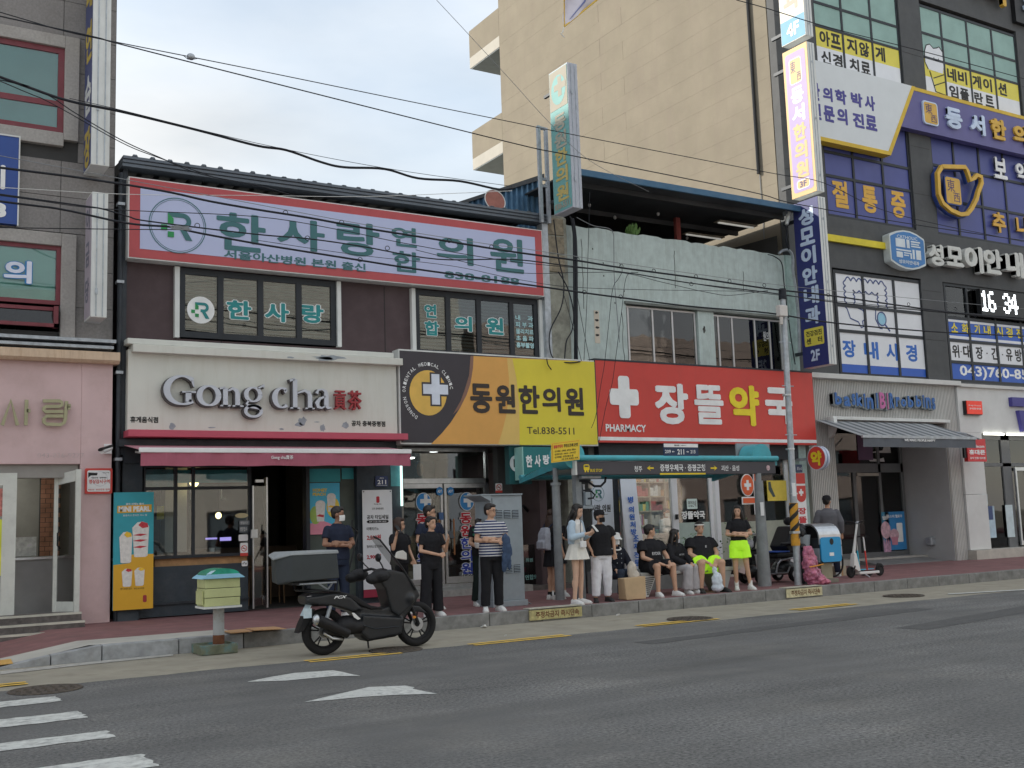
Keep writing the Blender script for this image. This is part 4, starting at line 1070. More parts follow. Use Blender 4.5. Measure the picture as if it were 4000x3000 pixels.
for i,ch in enumerate(s_):
    if ch==' ':continue
    a=R(238-(238-12)*i/(len(s_)-1));px,pz=ex+.535*math.cos(a),ez+.58*math.sin(a)
    g=fit(text_mb(ch,.01),(-.026,.026,-.035,.035),0,.003);rot=a-math.pi/2
    g.v=[(px+q[0]*math.cos(rot)-q[2]*math.sin(rot),y0-.005+q[1],pz+q[0]*math.sin(rot)+q[2]*math.cos(rot)) for q in g.v]
    build('ring_letter',g,m_whiteL,GS)
m_gl=mat('gold_letter',(.035,.028,.025),.5)
for ch,r in (('동',(10.925,11.438,3.867,4.477)),('원',(11.522,11.999,3.876,4.487)),('한',(12.089,12.602,3.878,4.483)),('의',(12.67,13.137,3.939,4.467)),('원',(13.249,13.734,3.868,4.48))):
    lettering(ch,r,y0-.0075,m_gl,GS,.008,.028)
lettering('Tel.838-5511',(12.264,13.463,3.458,3.607),y0-.0075,m_gl,GS,.004,.004)

# ---- clinic entrance (recessed, raised floor)
CE=thing('clinic_entrance','glazed clinic entrance with steel double doors and blue globe stickers under the gold sign','shopfront',(11,20.4,.2))
YD=20.6
build('platform',MB().box(9.38,12.5,19.75,26,.0,.33),mat('platform_stone',(.24,.235,.22),.8,var=.2,vs=8),CE)
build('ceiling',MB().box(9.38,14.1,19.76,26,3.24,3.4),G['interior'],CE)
build('side_wall',MB().box(9.38,9.62,19.9,26,.33,3.24),mat('wall_tan',(.17,.16,.14),.7),CE)
build('interior_wall',MB().box(9.4,16.0,25.6,25.7,.3,3.3),mat('wall_dim',(.20,.19,.175),.8,var=.2,vs=1),CE)
o=build('door_frame',MB().box(9.62,12.0,YD,YD+.09,2.50,2.60).box(9.62,9.70,YD,YD+.09,.33,3.24).box(11.93,12.0,YD,YD+.09,.33,3.24).box(9.7,11.93,YD,YD+.09,3.17,3.24).box(9.7,11.93,YD,YD+.08,.33,.40),G['steel'],CE)
build('pane',MB().box(9.7,11.93,YD+.03,YD+.036,2.6,3.17),GLs,o)
for k,(a,b) in enumerate(((9.72,10.86),(10.90,11.92))):
    d=build('glass_door',MB().box(a,a+.05,YD-.02,YD+.03,.42,2.49).box(b-.05,b,YD-.02,YD+.03,.42,2.49).box(a+.05,b-.05,YD-.02,YD+.03,.42,.55).box(a+.05,b-.05,YD-.02,YD+.03,2.40,2.49),G['steel'],CE)
    build('pane',MB().box(a+.05,b-.05,YD,YD+.008,.55,2.40),GD,d)
    hx=b-.12 if k==0 else a+.18
    build('door_handle',MB().cyl((hx,YD-.07,1.0),(hx,YD-.07,1.75),.018,n=8).cyl((hx,YD-.07,1.05),(hx,YD,1.05),.012,n=6).cyl((hx,YD-.07,1.7),(hx,YD,1.7),.012,n=6),mat('handle_wood',(.25,.10,.04),.4),d)
    cx=10.30+.98*k
    cx,cz=((10.402,2.113),(11.43,2.108))[k]
    m_globe=mat('globe_blue',(.02,.16,.42),.4,var=.15,vs=2)
    build('globe_rim',disc(MB(),(cx,cz),.178,.195,YD-.028,YD-.026),m_whiteL,d)
    build('globe_sticker',disc(MB(),(cx,cz),.165,.182,YD-.031,YD-.0285),m_globe,d)
    plus(.13,.04,m_whiteL,YD-.032,cx+.05,cz+.02,d,'sticker_cross')
    bx_,bz_=((10.786,2.333),(11.045,2.33))[k]
    build('octagon_sticker',disc(MB(),(bx_,bz_),.085,.095,YD-.031,YD-.028,8),m_globe,d)
    lettering('ADT',(bx_-.055,bx_+.055,bz_-.03,bz_+.03),YD-.0315,m_whiteL,d,.002,.03,shear=.2)
    col=[('동',0),('원',0),('한',1),('의',1),('원',1)]
    zt=1.873
    for i,(ch,bl) in enumerate(col):
        x0_,x1_=(cx-.03-.15,cx-.03+.13)
        z=zt-i*.262
        lettering(ch,(x0_,x1_,z-.235,z),YD-.03,mat('door_red',(.35,.01,.02),.5) if not bl else mat('door_navy',(.02,.04,.25),.5),d,.003,.03,outline=m_whiteL,ow=.04)
    lettering('838-5511',(cx-.22,cx+.2,0.542,0.637),YD-.03,G['ink'],d,.002,.03,outline=m_whiteL,ow=.05)
build('keypad',MB().pb((10.748,10.852,1.735,1.888),YD-.05,YD-.03),mat('keypad_blue',(.05,.10,.22),.5),CE)
for q in ((9.95,21.6),(11.2,21.6)):build('downlight',MB().cyl((q[0],q[1],3.232),(q[0],q[1],3.238),.09),mat('downlight',(.9,.9,.85),.5,emit=1.5),CE)
build('reception_desk',MB().box(9.9,11.8,23.8,24.3,.33,1.4),mat('desk_pale',(.30,.25,.18),.6),CE)
build('hanging_fan',MB().ell((10.8,21.5,2.85),.08,.02,.16),mat('copper',(.22,.12,.07),.4),CE)
# wall between doors and stair hall, with logo and red no smoking sign
build('panel_wall',MB().box(12.0,12.35,20.2,20.4,.2,3.24),mat('panel_dark',(.05,.055,.055),.6,var=.2),CE)
t=thing('no_smoking_sign','small white no smoking sign on the dark wall above the grey cabinet','sign',(12.003,20.19,2.362))
nosmoke((11.919,12.087,2.269,2.468),20.19,t)
# ---- stair hall of the upstairs clinic
SH=thing('stair_hall','dark open stair hall behind the people at the left end of the shelter','entrance hall',(13.2,20,.2))
build('hall_wall',MB().box(12.35,14.2,24.8,24.9,.2,3.24).box(14.1,14.25,19.8,24.8,.2,3.24),mat('hall_wall',(.10,.105,.10),.8,var=.2),SH)
build('hall_floor',MB().box(12.0,14.1,19.8,24.8,0,.3),m_st,SH)
for k in range(9):build('stair',MB().box(12.9,14.1,21.4+k*.28,24.8,.3+k*.17,.47+k*.17),m_st,SH)
build('handrail',MB().tube([(12.671,20.3,1.977),(13.586,21,1.495)],.035),G['black'],SH)
build('poster_panel',MB().pb((13.559,13.869,1.894,2.239),20.4,20.42),G['paper'],SH)
build('hours_plate',MB().prism(rrect((13.57),(13.85),(1.964),(2.212),.05),20.38,20.39),mat('plate_green',(.02,.09,.08),.5),SH)
lettering('8~6시',(13.578,13.834,1.99,2.071),20.379,m_whiteL,SH,.002,.02)
lettering('진료시간',(13.609,13.808,2.122,2.185),20.379,m_whiteL,SH,.002,.01)
build('notice_sheet',MB().pb((13.909,14.02,1.892,2.332),20.45,20.46),G['paper'],SH)
build('screen',MB().pb((13.604,13.819,2.254,2.412),20.4,20.43),mat('screen_dark',(.02,.03,.05),.2),SH)
lettering('연합의원',(12.594,13.015,0.403,0.513),20.2,mat('faint_letter',(.16,.32,.30),.6),SH,.003,.02)
lettering('의원',(12.622,12.802,0.781,0.863),20.2,mat('faint_letter',(.16,.32,.30),.6),SH,.003,.02)
build('low_glazing',MB().box(12.36,13.3,20.21,20.22,.3,1.15),GD,SH)
build('pink_box',MB().pb((12.864,13.063,0.55,0.657),20.6,20.8),mat('box_pink',(.40,.03,.09),.5),SH)
# R disc and teal hanging sign
t=thing('round_logo_sign','white oval logo disc with black letter R on the dark teal panel beside the hall','sign',(12.04,19.5,2.846))
build('panel',MB().box(11.88,12.42,19.52,19.7,2.42,3.22),mat('panel_teal_dark',(.01,.07,.075),.5),t)
lx,lz=12.04,2.846
build('logo_disc',disc(MB(),(lx,lz),.155,.17,19.50,19.515),mat('disc_grey',(.50,.53,.54),.5),t)
lettering('R',(lx-.07,lx+.08,lz-.08,lz+.09),19.50,G['ink'],t,.004,.04)
t=thing('teal_clinic_sign','teal sign box with white characters 한사랑 hanging behind the shelter arch','sign',(12.6,19.2,2.5))
tr_=(12.005,13.25,2.512,3.17)
build('box',MB().box(tr_[0],tr_[1],19.2,19.5,tr_[2],tr_[3]),mat('box_teal',(.012,.12,.125),.5,var=.05),t)
build('trim',MB().box(tr_[0]-.01,tr_[0]+.015,19.19,19.5,tr_[2]-.02,tr_[3]).box(tr_[0]+.015,tr_[1],19.19,19.5,tr_[2]-.02,tr_[2]),mat('trim_mint',(.2,.42,.38),.5),t)
for ch,r in (('한',(12.084,12.24,2.749,2.994)),('사',(12.296,12.445,2.755,3.006)),('랑',(12.501,12.662,2.804,3.007))):lettering(ch,r,19.198,m_whiteL,t,.006,.035)

# ================================================================= mint building with the pharmacy
MBD=thing('mint_green_building','stained mint green rendered two storey building above the red pharmacy sign','building',(17,19.7,0))
m_mint=mat('mint_render',(.35,.42,.40),.85,var=.10,vs=6,bump=.25,bs=60,dirt=.35,ds=3,dirtcol=(.17,.19,.17),streak=.45)
m_oldc=mat('old_concrete',(.23,.23,.19),.95,var=.25,vs=5,bump=.5,bs=40,dirt=.7,ds=4,dirtcol=(.08,.08,.065))
w1r=(15.22,17.36,5.0,6.52);w2r=(17.86,20.15,5.0,6.50)
shell(MBD,13.62,20.55,19.95,30,0,7.2,m_oldc,(5.1,))
mb=MB();wallg(mb,13.62,20.35,4.9,7.9,19.66,19.95,[w1r,w2r]);build('upper_wall',mb,m_mint,MBD)
# parapet with a broken, uneven top
pts=[(13.62,7.9)];n=46;rp=random.Random(4)
for i in range(n+1):pts.append((13.62+(20.35-13.62)*i/n,8.19-.045*i/n*1+rp.uniform(-.025,.025)))
pts.append((20.35,7.9));build('parapet',MB().prism(pts,19.66,19.86),m_mint,MBD)
build('corner_pier',MB().prism([(13.05,5.1),(13.62,5.1),(13.62,8.30),(13.45,8.38),(13.10,8.30)],19.60,19.95),m_oldc,MBD,bevel=.02)
for k in range(3):build('block',MB().box(13.07,13.52,19.57,19.6,7.05+k*.42,7.43+k*.42),mat('rusty_block',(.20,.17,.12),.9,var=.4,vs=9,dirt=.7,ds=6),MBD,bevel=.01)
build('right_pier',MB().box(20.35,20.60,19.6,19.95,0,8.15),mat('mint_pier',(.26,.36,.34),.85,var=.15,vs=6,dirt=.5,ds=4,dirtcol=(.13,.14,.13)),MBD)
for x_,z0_,z1_ in ((16.73,7.0,7.9),(14.05,6.3,7.9),(15.1,5.1,6.3),(18.9,7.1,7.6)):
    p=[(x_+rp.uniform(-.02,.02),z0_+(z1_-z0_)*i/7) for i in range(8)];build('crack',stroke(MB(),p,.014,19.655,19.66),mat('crack',(.07,.075,.07),.9),MBD)
m_strip=mat('paper_strip',(.42,.37,.30),.8,var=.1)
r=(14.305,14.447,5.542,6.285);build('paper_strip',MB().pb(r,19.652,19.66),m_strip,MBD)
for k in range(4):blob((r[0]+r[1])/2,r[3]-.05-k*.17,.06,.03,19.652,G['ink'],MBD,k+60,'strip_mark')
blob(17.535,6.049,.05,.09,19.659,mat('stain_dark',(.06,.06,.055),.9),MBD,9,'wall_stain')
blob(17.539,6.106,.03,.04,19.655,G['ink'],MBD,12,'wall_hole')
for k in range(5):blob(14.35+k*.14*(k%2+1),7.7-k*.3,.018,.025,19.658,G['ink'],MBD,70+k,'wall_hole')
m_alu=mat('aluminium_old',(.42,.42,.42),.45,.5,var=.12,dirt=.3,ds=5)
GM=glass('glass_brown',(.32,.32,.30),.75,.01,.035)
wa=window(MBD,(w1r[0],w1r[1]-.03,4.95,6.48),19.72,(15.312,16.029,16.619),(),.045,m_alu,GM,.06)
build('screen_mesh',MB().box(w1r[0]+.02,15.286-.03,19.76,19.77,5,6.45),G['dark_metal'],wa)
build('curtain',MB().box(16.1,16.22,19.95,19.99,5,6.45).box(16.9,17.2,19.95,19.99,5,6.45).box(16.45,16.6,19.95,19.99,5,6.45),mat('curtain_cream',(.42,.38,.30),.8),wa)
wb=window(MBD,(w2r[0],w2r[1],4.95,6.46),19.72,(18.048,18.498,19.248,19.75),(),.045,m_alu,GM,.06)
build('curtain',MB().box(18.75,19.0,19.95,19.99,5,6.45).box(19.85,20.0,19.95,19.99,5,6.45),mat('curtain_cream',(.42,.38,.30),.8),wb)
lettering('원의',(19.5,19.7,5.9,6.15),19.71,mat('faint_sticker',(.35,.37,.38),.6),wb,.003,.02)
build('sill_beam',MB().box(w1r[0]-.05,w2r[1],19.60,19.66,6.5,6.56),mat('lintel_dark',(.12,.13,.12),.8,var=.3),MBD)
# small plant on the parapet
weed(15.55,19.72,.28,'small green weed growing on top of the mint parapet',z=8.17,n=60)
# ---- rooftop canopy
RC=thing('rooftop_canopy','blue edged steel canopy over the open roof of the mint building','canopy',(16.5,23,8))
m_blue=mat('edge_blue',(.035,.09,.155),.5,.2,var=.15,vs=3,dirt=.3,ds=3)
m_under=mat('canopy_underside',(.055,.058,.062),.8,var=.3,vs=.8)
zE=9.18
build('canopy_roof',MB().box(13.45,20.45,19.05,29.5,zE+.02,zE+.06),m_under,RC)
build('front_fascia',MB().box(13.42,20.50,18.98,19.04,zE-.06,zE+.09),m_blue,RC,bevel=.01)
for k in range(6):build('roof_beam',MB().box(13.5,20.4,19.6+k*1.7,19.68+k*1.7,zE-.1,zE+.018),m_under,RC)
rd=mat('post_red',(.20,.045,.04),.6,var=.15)
for x_,y_ in ((18.02,21.0),):build('post',MB().box(x_-.07,x_+.07,y_-.05,y_+.05,7.2,zE+.02),rd,RC)
for x_ in (13.7,20.3):build('post',MB().box(x_-.06,x_+.06,27,27.1,7.2,zE+.02),rd,RC)
# back wall with a bright gap and slotted lights
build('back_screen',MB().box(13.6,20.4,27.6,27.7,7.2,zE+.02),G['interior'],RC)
build('side_screen',MB().add([(20.4,19.9,7.2),(20.4,27.6,7.2),(20.4,27.6,zE-.25),(20.4,24.0,zE-.3),(20.4,19.9,zE-1.35+.9)],[(0,1,2,3,4)]),mat('net_dark',(.05,.05,.05),.9),RC)
m_tube=mat('tube_white',(.6,.6,.55),.4,emit=.12)
for k in range(5):
    y_=20.4+k*1.25
    build('strip_light',MB().box(18.9,20.1,y_,y_+.05,zE-.16,zE-.13),m_tube,RC)
    build('light_tray',MB().box(18.85,20.15,y_-.10,y_+.15,zE-.125,zE-.105),mat('tray_wood',(.28,.24,.19),.7,var=.4,vs=12),RC)
for k,(x_,y_) in enumerate(((15.0,20.6),(16.2,21.2),(17.0,20.5),(19.2,22))):build('bulb_socket',MB().ell((x_,y_,zE-.13),.04,.04,.05),mat('bulb_off',(.35,.35,.35),.3),RC)
build('roof_slab',MB().box(13.6,20.4,19.9,30,7.1,7.2),m_oldc,MBD)
# blue corrugated sheet and dish on the left
t=thing('corrugated_screen','blue corrugated roof screen with sloping top beside the satellite dish','roof screen',(12,21,8.3))
mb=MB();n=70
ct=lambda x:8.55+(x-11.2)*.40
for i in range(n+1):
    x=11.25+2.6*i/n;y=21+.035*(1 if (i//2)%2 else-1);mb.v +=[(x,y,8.35),(x,y,ct(x))]
mb.f=[(2*i,2*i+2,2*i+3,2*i+1) for i in range(n)]
build('sheet',mb,mat('corrugated_blue',(.055,.12,.20),.5,.2,var=.3,vs=4),t)
build('verge',MB().add([(11.1,20.9,ct(11.1)),(13.95,20.9,ct(13.95)),(13.95,20.9,ct(13.95)+.12),(11.1,20.9,ct(11.1)+.06),(11.1,23,ct(11.1)),(13.95,23,ct(13.95)),(13.95,23,ct(13.95)+.12),(11.1,23,ct(11.1)+.06)],[(0,1,2,3),(7,6,5,4),(3,2,6,7),(0,4,5,1)]),m_under,t)
t=thing('satellite_dish','rusty red satellite dish standing on the edge of the brown roof','satellite dish',(12.319,20.5,8.806))
dx_,dz_=12.331,8.8
build('dish',MB().loft([(Vector((dx_,20.5+d,dz_)),Vector((1,0,0)),Vector((0,.2,1)).normalized(),r_,r_*1.05) for d,r_ in ((0,.26),(.04,.2),(.07,.12),(.08,.03))],28),mat('dish_red',(.23,.085,.065),.6,var=.2,vs=5),t,smooth=True)
build('dish_rim',MB().torus((dx_,20.5,dz_),(0,1,-.2),.26,.012,32,6),G['offwhite'],t)
build('mount',MB().cyl((dx_,20.55,8.3),(dx_,20.6,dz_-.05),.025),G['galv'],t)
# projecting sign 동원한의원
bx0,bx1=12.975,13.20
m_fteal=mat('face_teal_faded',(.115,.30,.29),.55,var=.08,vs=2);m_fcream=mat('face_cream_faded',(.26,.24,.19),.6,var=.06);m_fgold=mat('letter_gold_faded',(.42,.32,.10),.6,var=.12)
m_boxg=mat('box_grey_violet',(.33,.35,.40),.5,var=.06,dirt=.2,ds=3)
PS=proj_sign('clinic_projecting_sign','tall teal projecting sign with faded gold characters and phone number above the roofs',bx0,bx1+.03,18.4,19.12,8.16,11.36,m_fteal,m_boxg,wall=19.5)
fx=bx0-.008
def side(r,m,d=.002,par=PS,name='printed_field'): # r=(y0,y1,z0,z1)
    build(name,MB().box(fx-d,fx-.0005,r[0],r[1],r[2],r[3]),m,par)
side((18.43,19.09,10.45,11.32),m_fcream)
mb=MB();n=28
mb.prism([(18.76+.27*math.cos(6.283*i/n),10.87+.33*math.sin(6.283*i/n)) for i in range(n)],fx-.004,fx-.0021,'x');build('emblem_disc',mb,m_fteal,PS)
def plusx(a,b,cy,cz,m,par,x):build('emblem_cross',MB().prism([(cy-b,cz-a),(cy+b,cz-a),(cy+b,cz-b),(cy+a,cz-b),(cy+a,cz+b),(cy+b,cz+b),(cy+b,cz+a),(cy-b,cz+a),(cy-b,cz+b),(cy-a,cz+b),(cy-a,cz-b),(cy-b,cz-b)],x-.002,x,'x'),m,par)
plusx(.22,.07,18.70,10.93,m_fcream,PS,fx-.0042)
for i,ch in enumerate('동원한의원'):
    z=10.32-i*.39;lettering(ch,(18.52,18.98,z-.36,z),fx-.002,m_fgold if i>1 else mat('letter_tan_faded',(.30,.29,.23),.6),PS,.003,.035,face='-x')
lettering('838-5511',(18.46,19.06,8.24,8.38),fx-.002,m_fcream,PS,.003,.03,face='-x')
t=thing('sign_support_frame','rusty grey steel post frame holding the teal projecting sign','frame',(12.85,19.4,8.2))
for x_,z1_ in ((12.79,10.22),(12.98,10.2)):build('post',MB().box(x_-.035,x_+.035,19.3,19.37,8.05,z1_),G['galv'],t)
build('crossbar',MB().box(12.83,12.95,19.31,19.36,10.15,10.21),G['galv'],t)
build('crossbar',MB().box(12.83,12.95,19.31,19.36,9.0,9.05),G['galv'],t)
build('crossbar',MB().box(12.83,12.95,19.31,19.36,8.85,8.90),G['galv'],t)

# ================================================================= pharmacy
RS=thing('pharmacy_sign','wide red pharmacy sign with white cross and white and yellow characters','sign',(17.4,19.4,3.3))
rr_=(14.10,20.80,3.30,5.11)
build('sign_box',MB().box(rr_[0],rr_[1],19.41,19.66,rr_[2],rr_[3]),G['red'],RS)
build('trim',MB().box(rr_[0]-.03,rr_[1],19.40,19.66,rr_[3]+.002,rr_[3]+.04).box(rr_[0]-.03,rr_[0]-.002,19.40,19.66,rr_[2],rr_[3]),G['dark_metal'],RS)
build('white_stripe',MB().box(rr_[0],rr_[1],19.404,19.409,3.345,3.423),m_whiteL,RS)
m_yel=mat('letter_yellow',(.75,.55,.02),.5)
for ch,r,m in (('장',(15.712,16.691,3.729,4.673),m_whiteL),('뜰',(16.879,17.77,3.749,4.677),m_whiteL),('약',(17.968,18.918,3.73,4.712),m_yel),('국',(19.118,20.026,3.924,4.696),m_whiteL)):
    if ch=='국':r=(r[0],r[1],r[2]-.14,r[3])
    lettering(ch,r,19.405,m,RS,.012,.024 if ch=='뜰' else .038)
lettering('PHARMACY',(14.306,15.422,3.538,3.705),19.405,m_whiteL,RS,.006,.02)
cx,cz=14.852,4.315
w_=.135
def rcross(a,b,rad):
    o=[]
    for sx,sz,flip in ((1,1,0),(-1,1,1),(-1,-1,0),(1,-1,1)):
        seg=[(a-rad+rad*math.cos(R(q)),b-rad+rad*math.sin(R(q))) for q in (0,30,60,90)]+[(b,b)]+[(b-rad+rad*math.cos(R(q)),a-rad+rad*math.sin(R(q))) for q in (0,30,60,90)]
        if flip:seg=seg[::-1]
        o +=[(sx*p,sz*q) for p,q in seg]
    return o
build('white_cross',MB().prism([(cx+p*.93,cz+q*1.1) for p,q in rcross(.43,.165,.07)],19.393,19.404),m_whiteL,RS)
PF=thing('pharmacy_shopfront','pharmacy shopfront with white aluminium posts, shelves of boxes and glass doors','shopfront',(17.5,19.8,.2))
m_walu=mat('white_aluminium',(.55,.58,.62),.4,.1,var=.05,dirt=.1)
y_=19.8
build('header',MB().box(14.25,20.4,19.62,19.9,2.95,3.30),G['dark_metal'],PF)
build('header_strip',MB().box(15.0,17.6,19.5,19.62,2.86,2.97).box(17.9,19.4,19.5,19.62,2.93,2.97),m_walu,PF)
posts=(14.98,16.45,17.55,17.75,20.05)
for k,px in enumerate(posts):
    wd=(.05,.085,.05,.06,.05)[k]
    build('white_post',MB().box(px-wd,px+wd,19.76,19.86,.22,2.95),m_walu,PF)
build('floor',MB().box(14.25,20.6,19.75,26.5,.0,.24),mat('shop_floor',(.32,.30,.27),.4),PF)
build('ceiling',MB().box(14.25,20.6,19.95,26.5,3.1,3.2),mat('shop_ceiling',(.55,.54,.5),.8),PF)
build('back_wall',MB().box(14.25,20.6,26.4,26.5,.2,3.1).box(20.5,20.6,19.95,26.4,.2,3.1),G['interior_light'],PF)
for a,b in ((15.03,16.35),(16.53,17.5),(17.81,20.0)):
    build('pane',MB().box(a,b,y_,y_+.01,.25,2.95),GLs,PF)
build('frosted_band',MB().box(16.54,17.487,19.786,19.792,.6,1.497),mat('frost',(.27,.34,.31),.6),PF)
build('frosted_band',MB().box(17.82,20.0,19.786,19.792,.6,1.473),mat('frost2',(.25,.27,.22),.6),PF)
lettering('장뜰약국',(16.649,17.35,1.574,1.758),19.79,m_whiteL,PF,.004,.03)
sticker((16.821,17.134,1.806,2.041),mat('st_mint',(.45,.58,.54),.6),19.79,PF,'영업안내',G['ink'])
build('door_handle',MB().pb((16.426,16.465,1.576,1.693),19.68,19.75),G['black'],PF)
# left wall panels: clinic panel and blue banner
t=thing('clinic_wall_panel','pale blue wall panel with green R logo behind the person in black cap','sign',(14.4,19.6,.5))
r=(14.0,14.57,0.448,2.95)
build('sheet',MB().pb(r,19.6,19.63),mat('panel_pale',(.46,.52,.60),.5,var=.05,vs=1),t)
lx,lz=14.166,2.194;r_logo(t,lx,lz,.16,19.6,None,m_sg,m_green,m_sg)
lettering('한사랑 의원',(13.857,14.483,1.792,1.955),19.598,G['ink'],t,.003,.02)
build('dark_pier',MB().box(14.59,14.727,19.6,19.9,.2,2.95),G['dark_metal'],PF)
t=thing('prescription_banner','long white vertical banner with blue characters 병·의원처방조제전문 beside the pharmacy window','banner',(14.86,19.5,1.458))
bl,br_=14.688,15.123
zb=0.5
build('cloth',MB().add([(bl,19.5,2.93),(br_,19.5,2.93),(br_+.02,19.45,1.8),(br_+.04,19.38,1.2),(br_+.08,19.40,zb),(bl+.10,19.40,zb),(bl+.03,19.40,1.2),(bl+.01,19.45,1.8)],[(0,7,2,1),(7,6,3,2),(6,5,4,3)]),mat('banner_white',(.58,.64,.74),.6,var=.04),t)
m_bl=mat('banner_blue',(.02,.10,.42),.5)
xc=(bl+br_)/2
build('blue_shape',MB().prism([(bl+.01,2.93),(br_-.01,2.93)]+[(q[0],q[1]) for q in arc((xc,2.66),(br_-bl)/2-.02,.26,0,-180,14)],19.488,19.492),mat('banner_cyan',(.015,.22,.52),.5),t)
build('mortar_bowl',MB().prism([(xc-.13,2.72),(xc+.13,2.72)]+arc((xc,2.70),.12,.16,0,-180,12),19.484,19.487),m_whiteL,t)
build('mortar_inner',MB().prism([(xc-.10,2.695),(xc+.10,2.695)]+arc((xc,2.68),.095,.115,0,-180,12),19.480,19.4835),mat('banner_cyan',(.015,.22,.52),.5),t)
plus(.035,.012,m_whiteL,19.479,xc,2.63,t,'mortar_cross')
for k,(ch,yp) in enumerate((('병',640),('·',700),('의',735),('원',805),('처',878),('방',945),('조',1010),('제',1085),('전',1165),('문',1240))):
    zt=2.113-(yp-640)*.00222*1.035;h_=.135 if ch != '·' else .02;w2_=.075 if ch != '·' else .012
    yb=(19.5-(2.93-zt)*.0442 if zt>1.8 else (19.45-(1.8-zt)*.117 if zt>1.2 else 19.38))-.022
    lettering(ch,(xc+.02-w2_+(.04 if zt<1.4 else 0),xc+.02+w2_+(.04 if zt<1.4 else 0),zt-h_,zt),yb,m_bl,t,.003,.03)
# shelves with goods
sh=build('wall_shelf',MB().box(15.1,15.13,21.8,22.1,.3,3.0),mat('shelf_beech',(.34,.28,.20),.6),PF)
rg=random.Random(9)
cols=[mat('goods_%d'%i,c,.6) for i,c in enumerate(((.35,.32,.28),(.30,.06,.06),(.45,.35,.06),(.06,.12,.28),(.25,.07,.16),(.08,.22,.14),(.5,.5,.5),(.35,.18,.08)))]
SX0,SX1=15.0,21.5
mbs=MB()
for i in range(14):mbs.box(SX0+i*.5,SX0+i*.5+.03,22.0,22.32,.3,3.05)
for j in range(8):mbs.box(SX0,SX1,22.0,22.32,.35+j*.36,.375+j*.36)
mbs.box(SX0,SX1,22.32,22.35,.3,3.05)
build('shelf_grid',mbs,mat('shelf_beech',(.34,.28,.20),.6),sh)
gm=[MB() for _ in cols]
for i in range(13):
    for j in range(7):
        x=SX0+i*.5+.045;z=.38+j*.36
        if rg.random()<.1:continue
        c0_=rg.randrange(8)
        while x<SX0+i*.5+.44:
            w2_=rg.uniform(.04,.12);h2_=rg.uniform(.12,.29)
            ci=c0_ if rg.random()<.6 else rg.randrange(8)
            if x+w2_>SX0+(i+1)*.5-.01:break
            gm[ci].box(x,x+w2_-.006,22.02,22.25,z,z+h2_);x += w2_
for g_,m in zip(gm,cols):
    o=build('medicine_boxes',g_,m,sh);o['kind']='stuff'
ctr=build('counter',MB().box(15.6,19.0,21.2,21.7,.24,1.25),mat('counter_cream',(.38,.36,.31),.5),PF)
t=thing('pharmacy_window_letter','red and orange illuminated character 약 with a white cross in the pharmacy window','sign',(19.0,19.74,2.0))
m_or=mat('char_orange',(.62,.09,.03),.45);m_or2=mat('char_cream',(.75,.65,.45),.5)
ccx,ccz=18.685,2.338
build('ring_back',disc(MB(),(ccx,ccz),.21,.27,19.725,19.735),m_whiteL,t)
build('ring',disc(MB(),(ccx,ccz),.19,.245,19.715,19.724),m_or,t)
plus(.11,.038,m_whiteL,19.713,ccx,ccz,t,'cross')
for nm,yq_,ext,m in (('bar_edge',19.735,.03,m_whiteL),('bar',19.718,0,m_or)):
    e=ext
    build(nm,MB().prism([(ccx+.235-e,ccz+.30+e),(ccx+.31+e,ccz+.30+e),(ccx+.31+e,ccz-.24-e),(ccx+.235-e,ccz-.24-e)],yq_-.006,yq_),m,t)
    build(nm,MB().prism([(ccx-.17-e,ccz-.31+e),(ccx+.31+e,ccz-.31+e),(ccx+.31+e,ccz-.68-e),(ccx+.22-e,ccz-.68-e),(ccx+.22-e,ccz-.43-e),(ccx-.17-e,ccz-.43-e)],yq_-.007,yq_-.0005),m,t)
t=thing('yellow_window_poster','yellow figure poster in the pharmacy window right of the shelter post','poster',(19.643,19.75,2.192))
build('sheet',MB().pb((19.347,19.993,1.946,2.441),19.74,19.75),mat('poster_amber',(.58,.42,.06),.6,var=.12,vs=3),t)
build('figure',MB().prism([(19.388,2.406),(19.466,2.414),(19.485,2.278),(19.601,2.051),(19.522,2.038),(19.384,2.223)],19.734,19.738),mat('poster_figure',(.05,.07,.07),.6),t)
t=thing('yellow_window_poster','wide yellow poster at the back of the pharmacy window, left of the red character','poster',(18.3,20.5,1.8))
build('sheet',MB().pb((19.087,19.674,1.969,2.461),20.4,20.41),mat('poster_amber',(.58,.42,.06),.6,var=.12,vs=3),t)
# vertical pharmacy banner, number plate, at the right end
t=thing('pharmacy_vertical_sign','narrow red and white vertical sign with cross and red characters behind the striped pole','sign',(20.1,19.45,.6))
r=(19.982,20.314,.75,2.603)
build('board',MB().pb(r,19.42,19.46),m_whiteL,t)
zt1,zt2=2.343,2.035
build('red_top',MB().box(r[0]+.002,r[1]-.002,19.414,19.419,zt1,r[3]-.002),G['red'],t)
xm=(r[0]+r[1])/2
build('red_shield',MB().prism([(r[0]+.004,zt1-.05),(r[1]-.004,zt1-.05)]+arc((xm,zt2),(r[1]-r[0])/2-.006,.14,0,-180,12),19.413,19.4185),G['red'],t)
plus(.075,.028,m_whiteL,19.412,xm,(zt1+zt2)/2-.06,t,'white_cross')
for ch,a,b in (('장',750,838),('뜰',868,955),('국',1098,1180)):
    zt=1.759+(750-a)*.00176*1.04;zb2=zt-(b-a)*.00176*1.04
    lettering(ch,(r[0]+.035,r[1]-.03,zb2,zt),19.418,mat('char_red',(.45,.03,.04),.5),t,.004,.03)
t=thing('house_number_plate','small navy house number plate reading 11-1 above the narrow pharmacy sign','sign',(20.2,19.45,2.72))
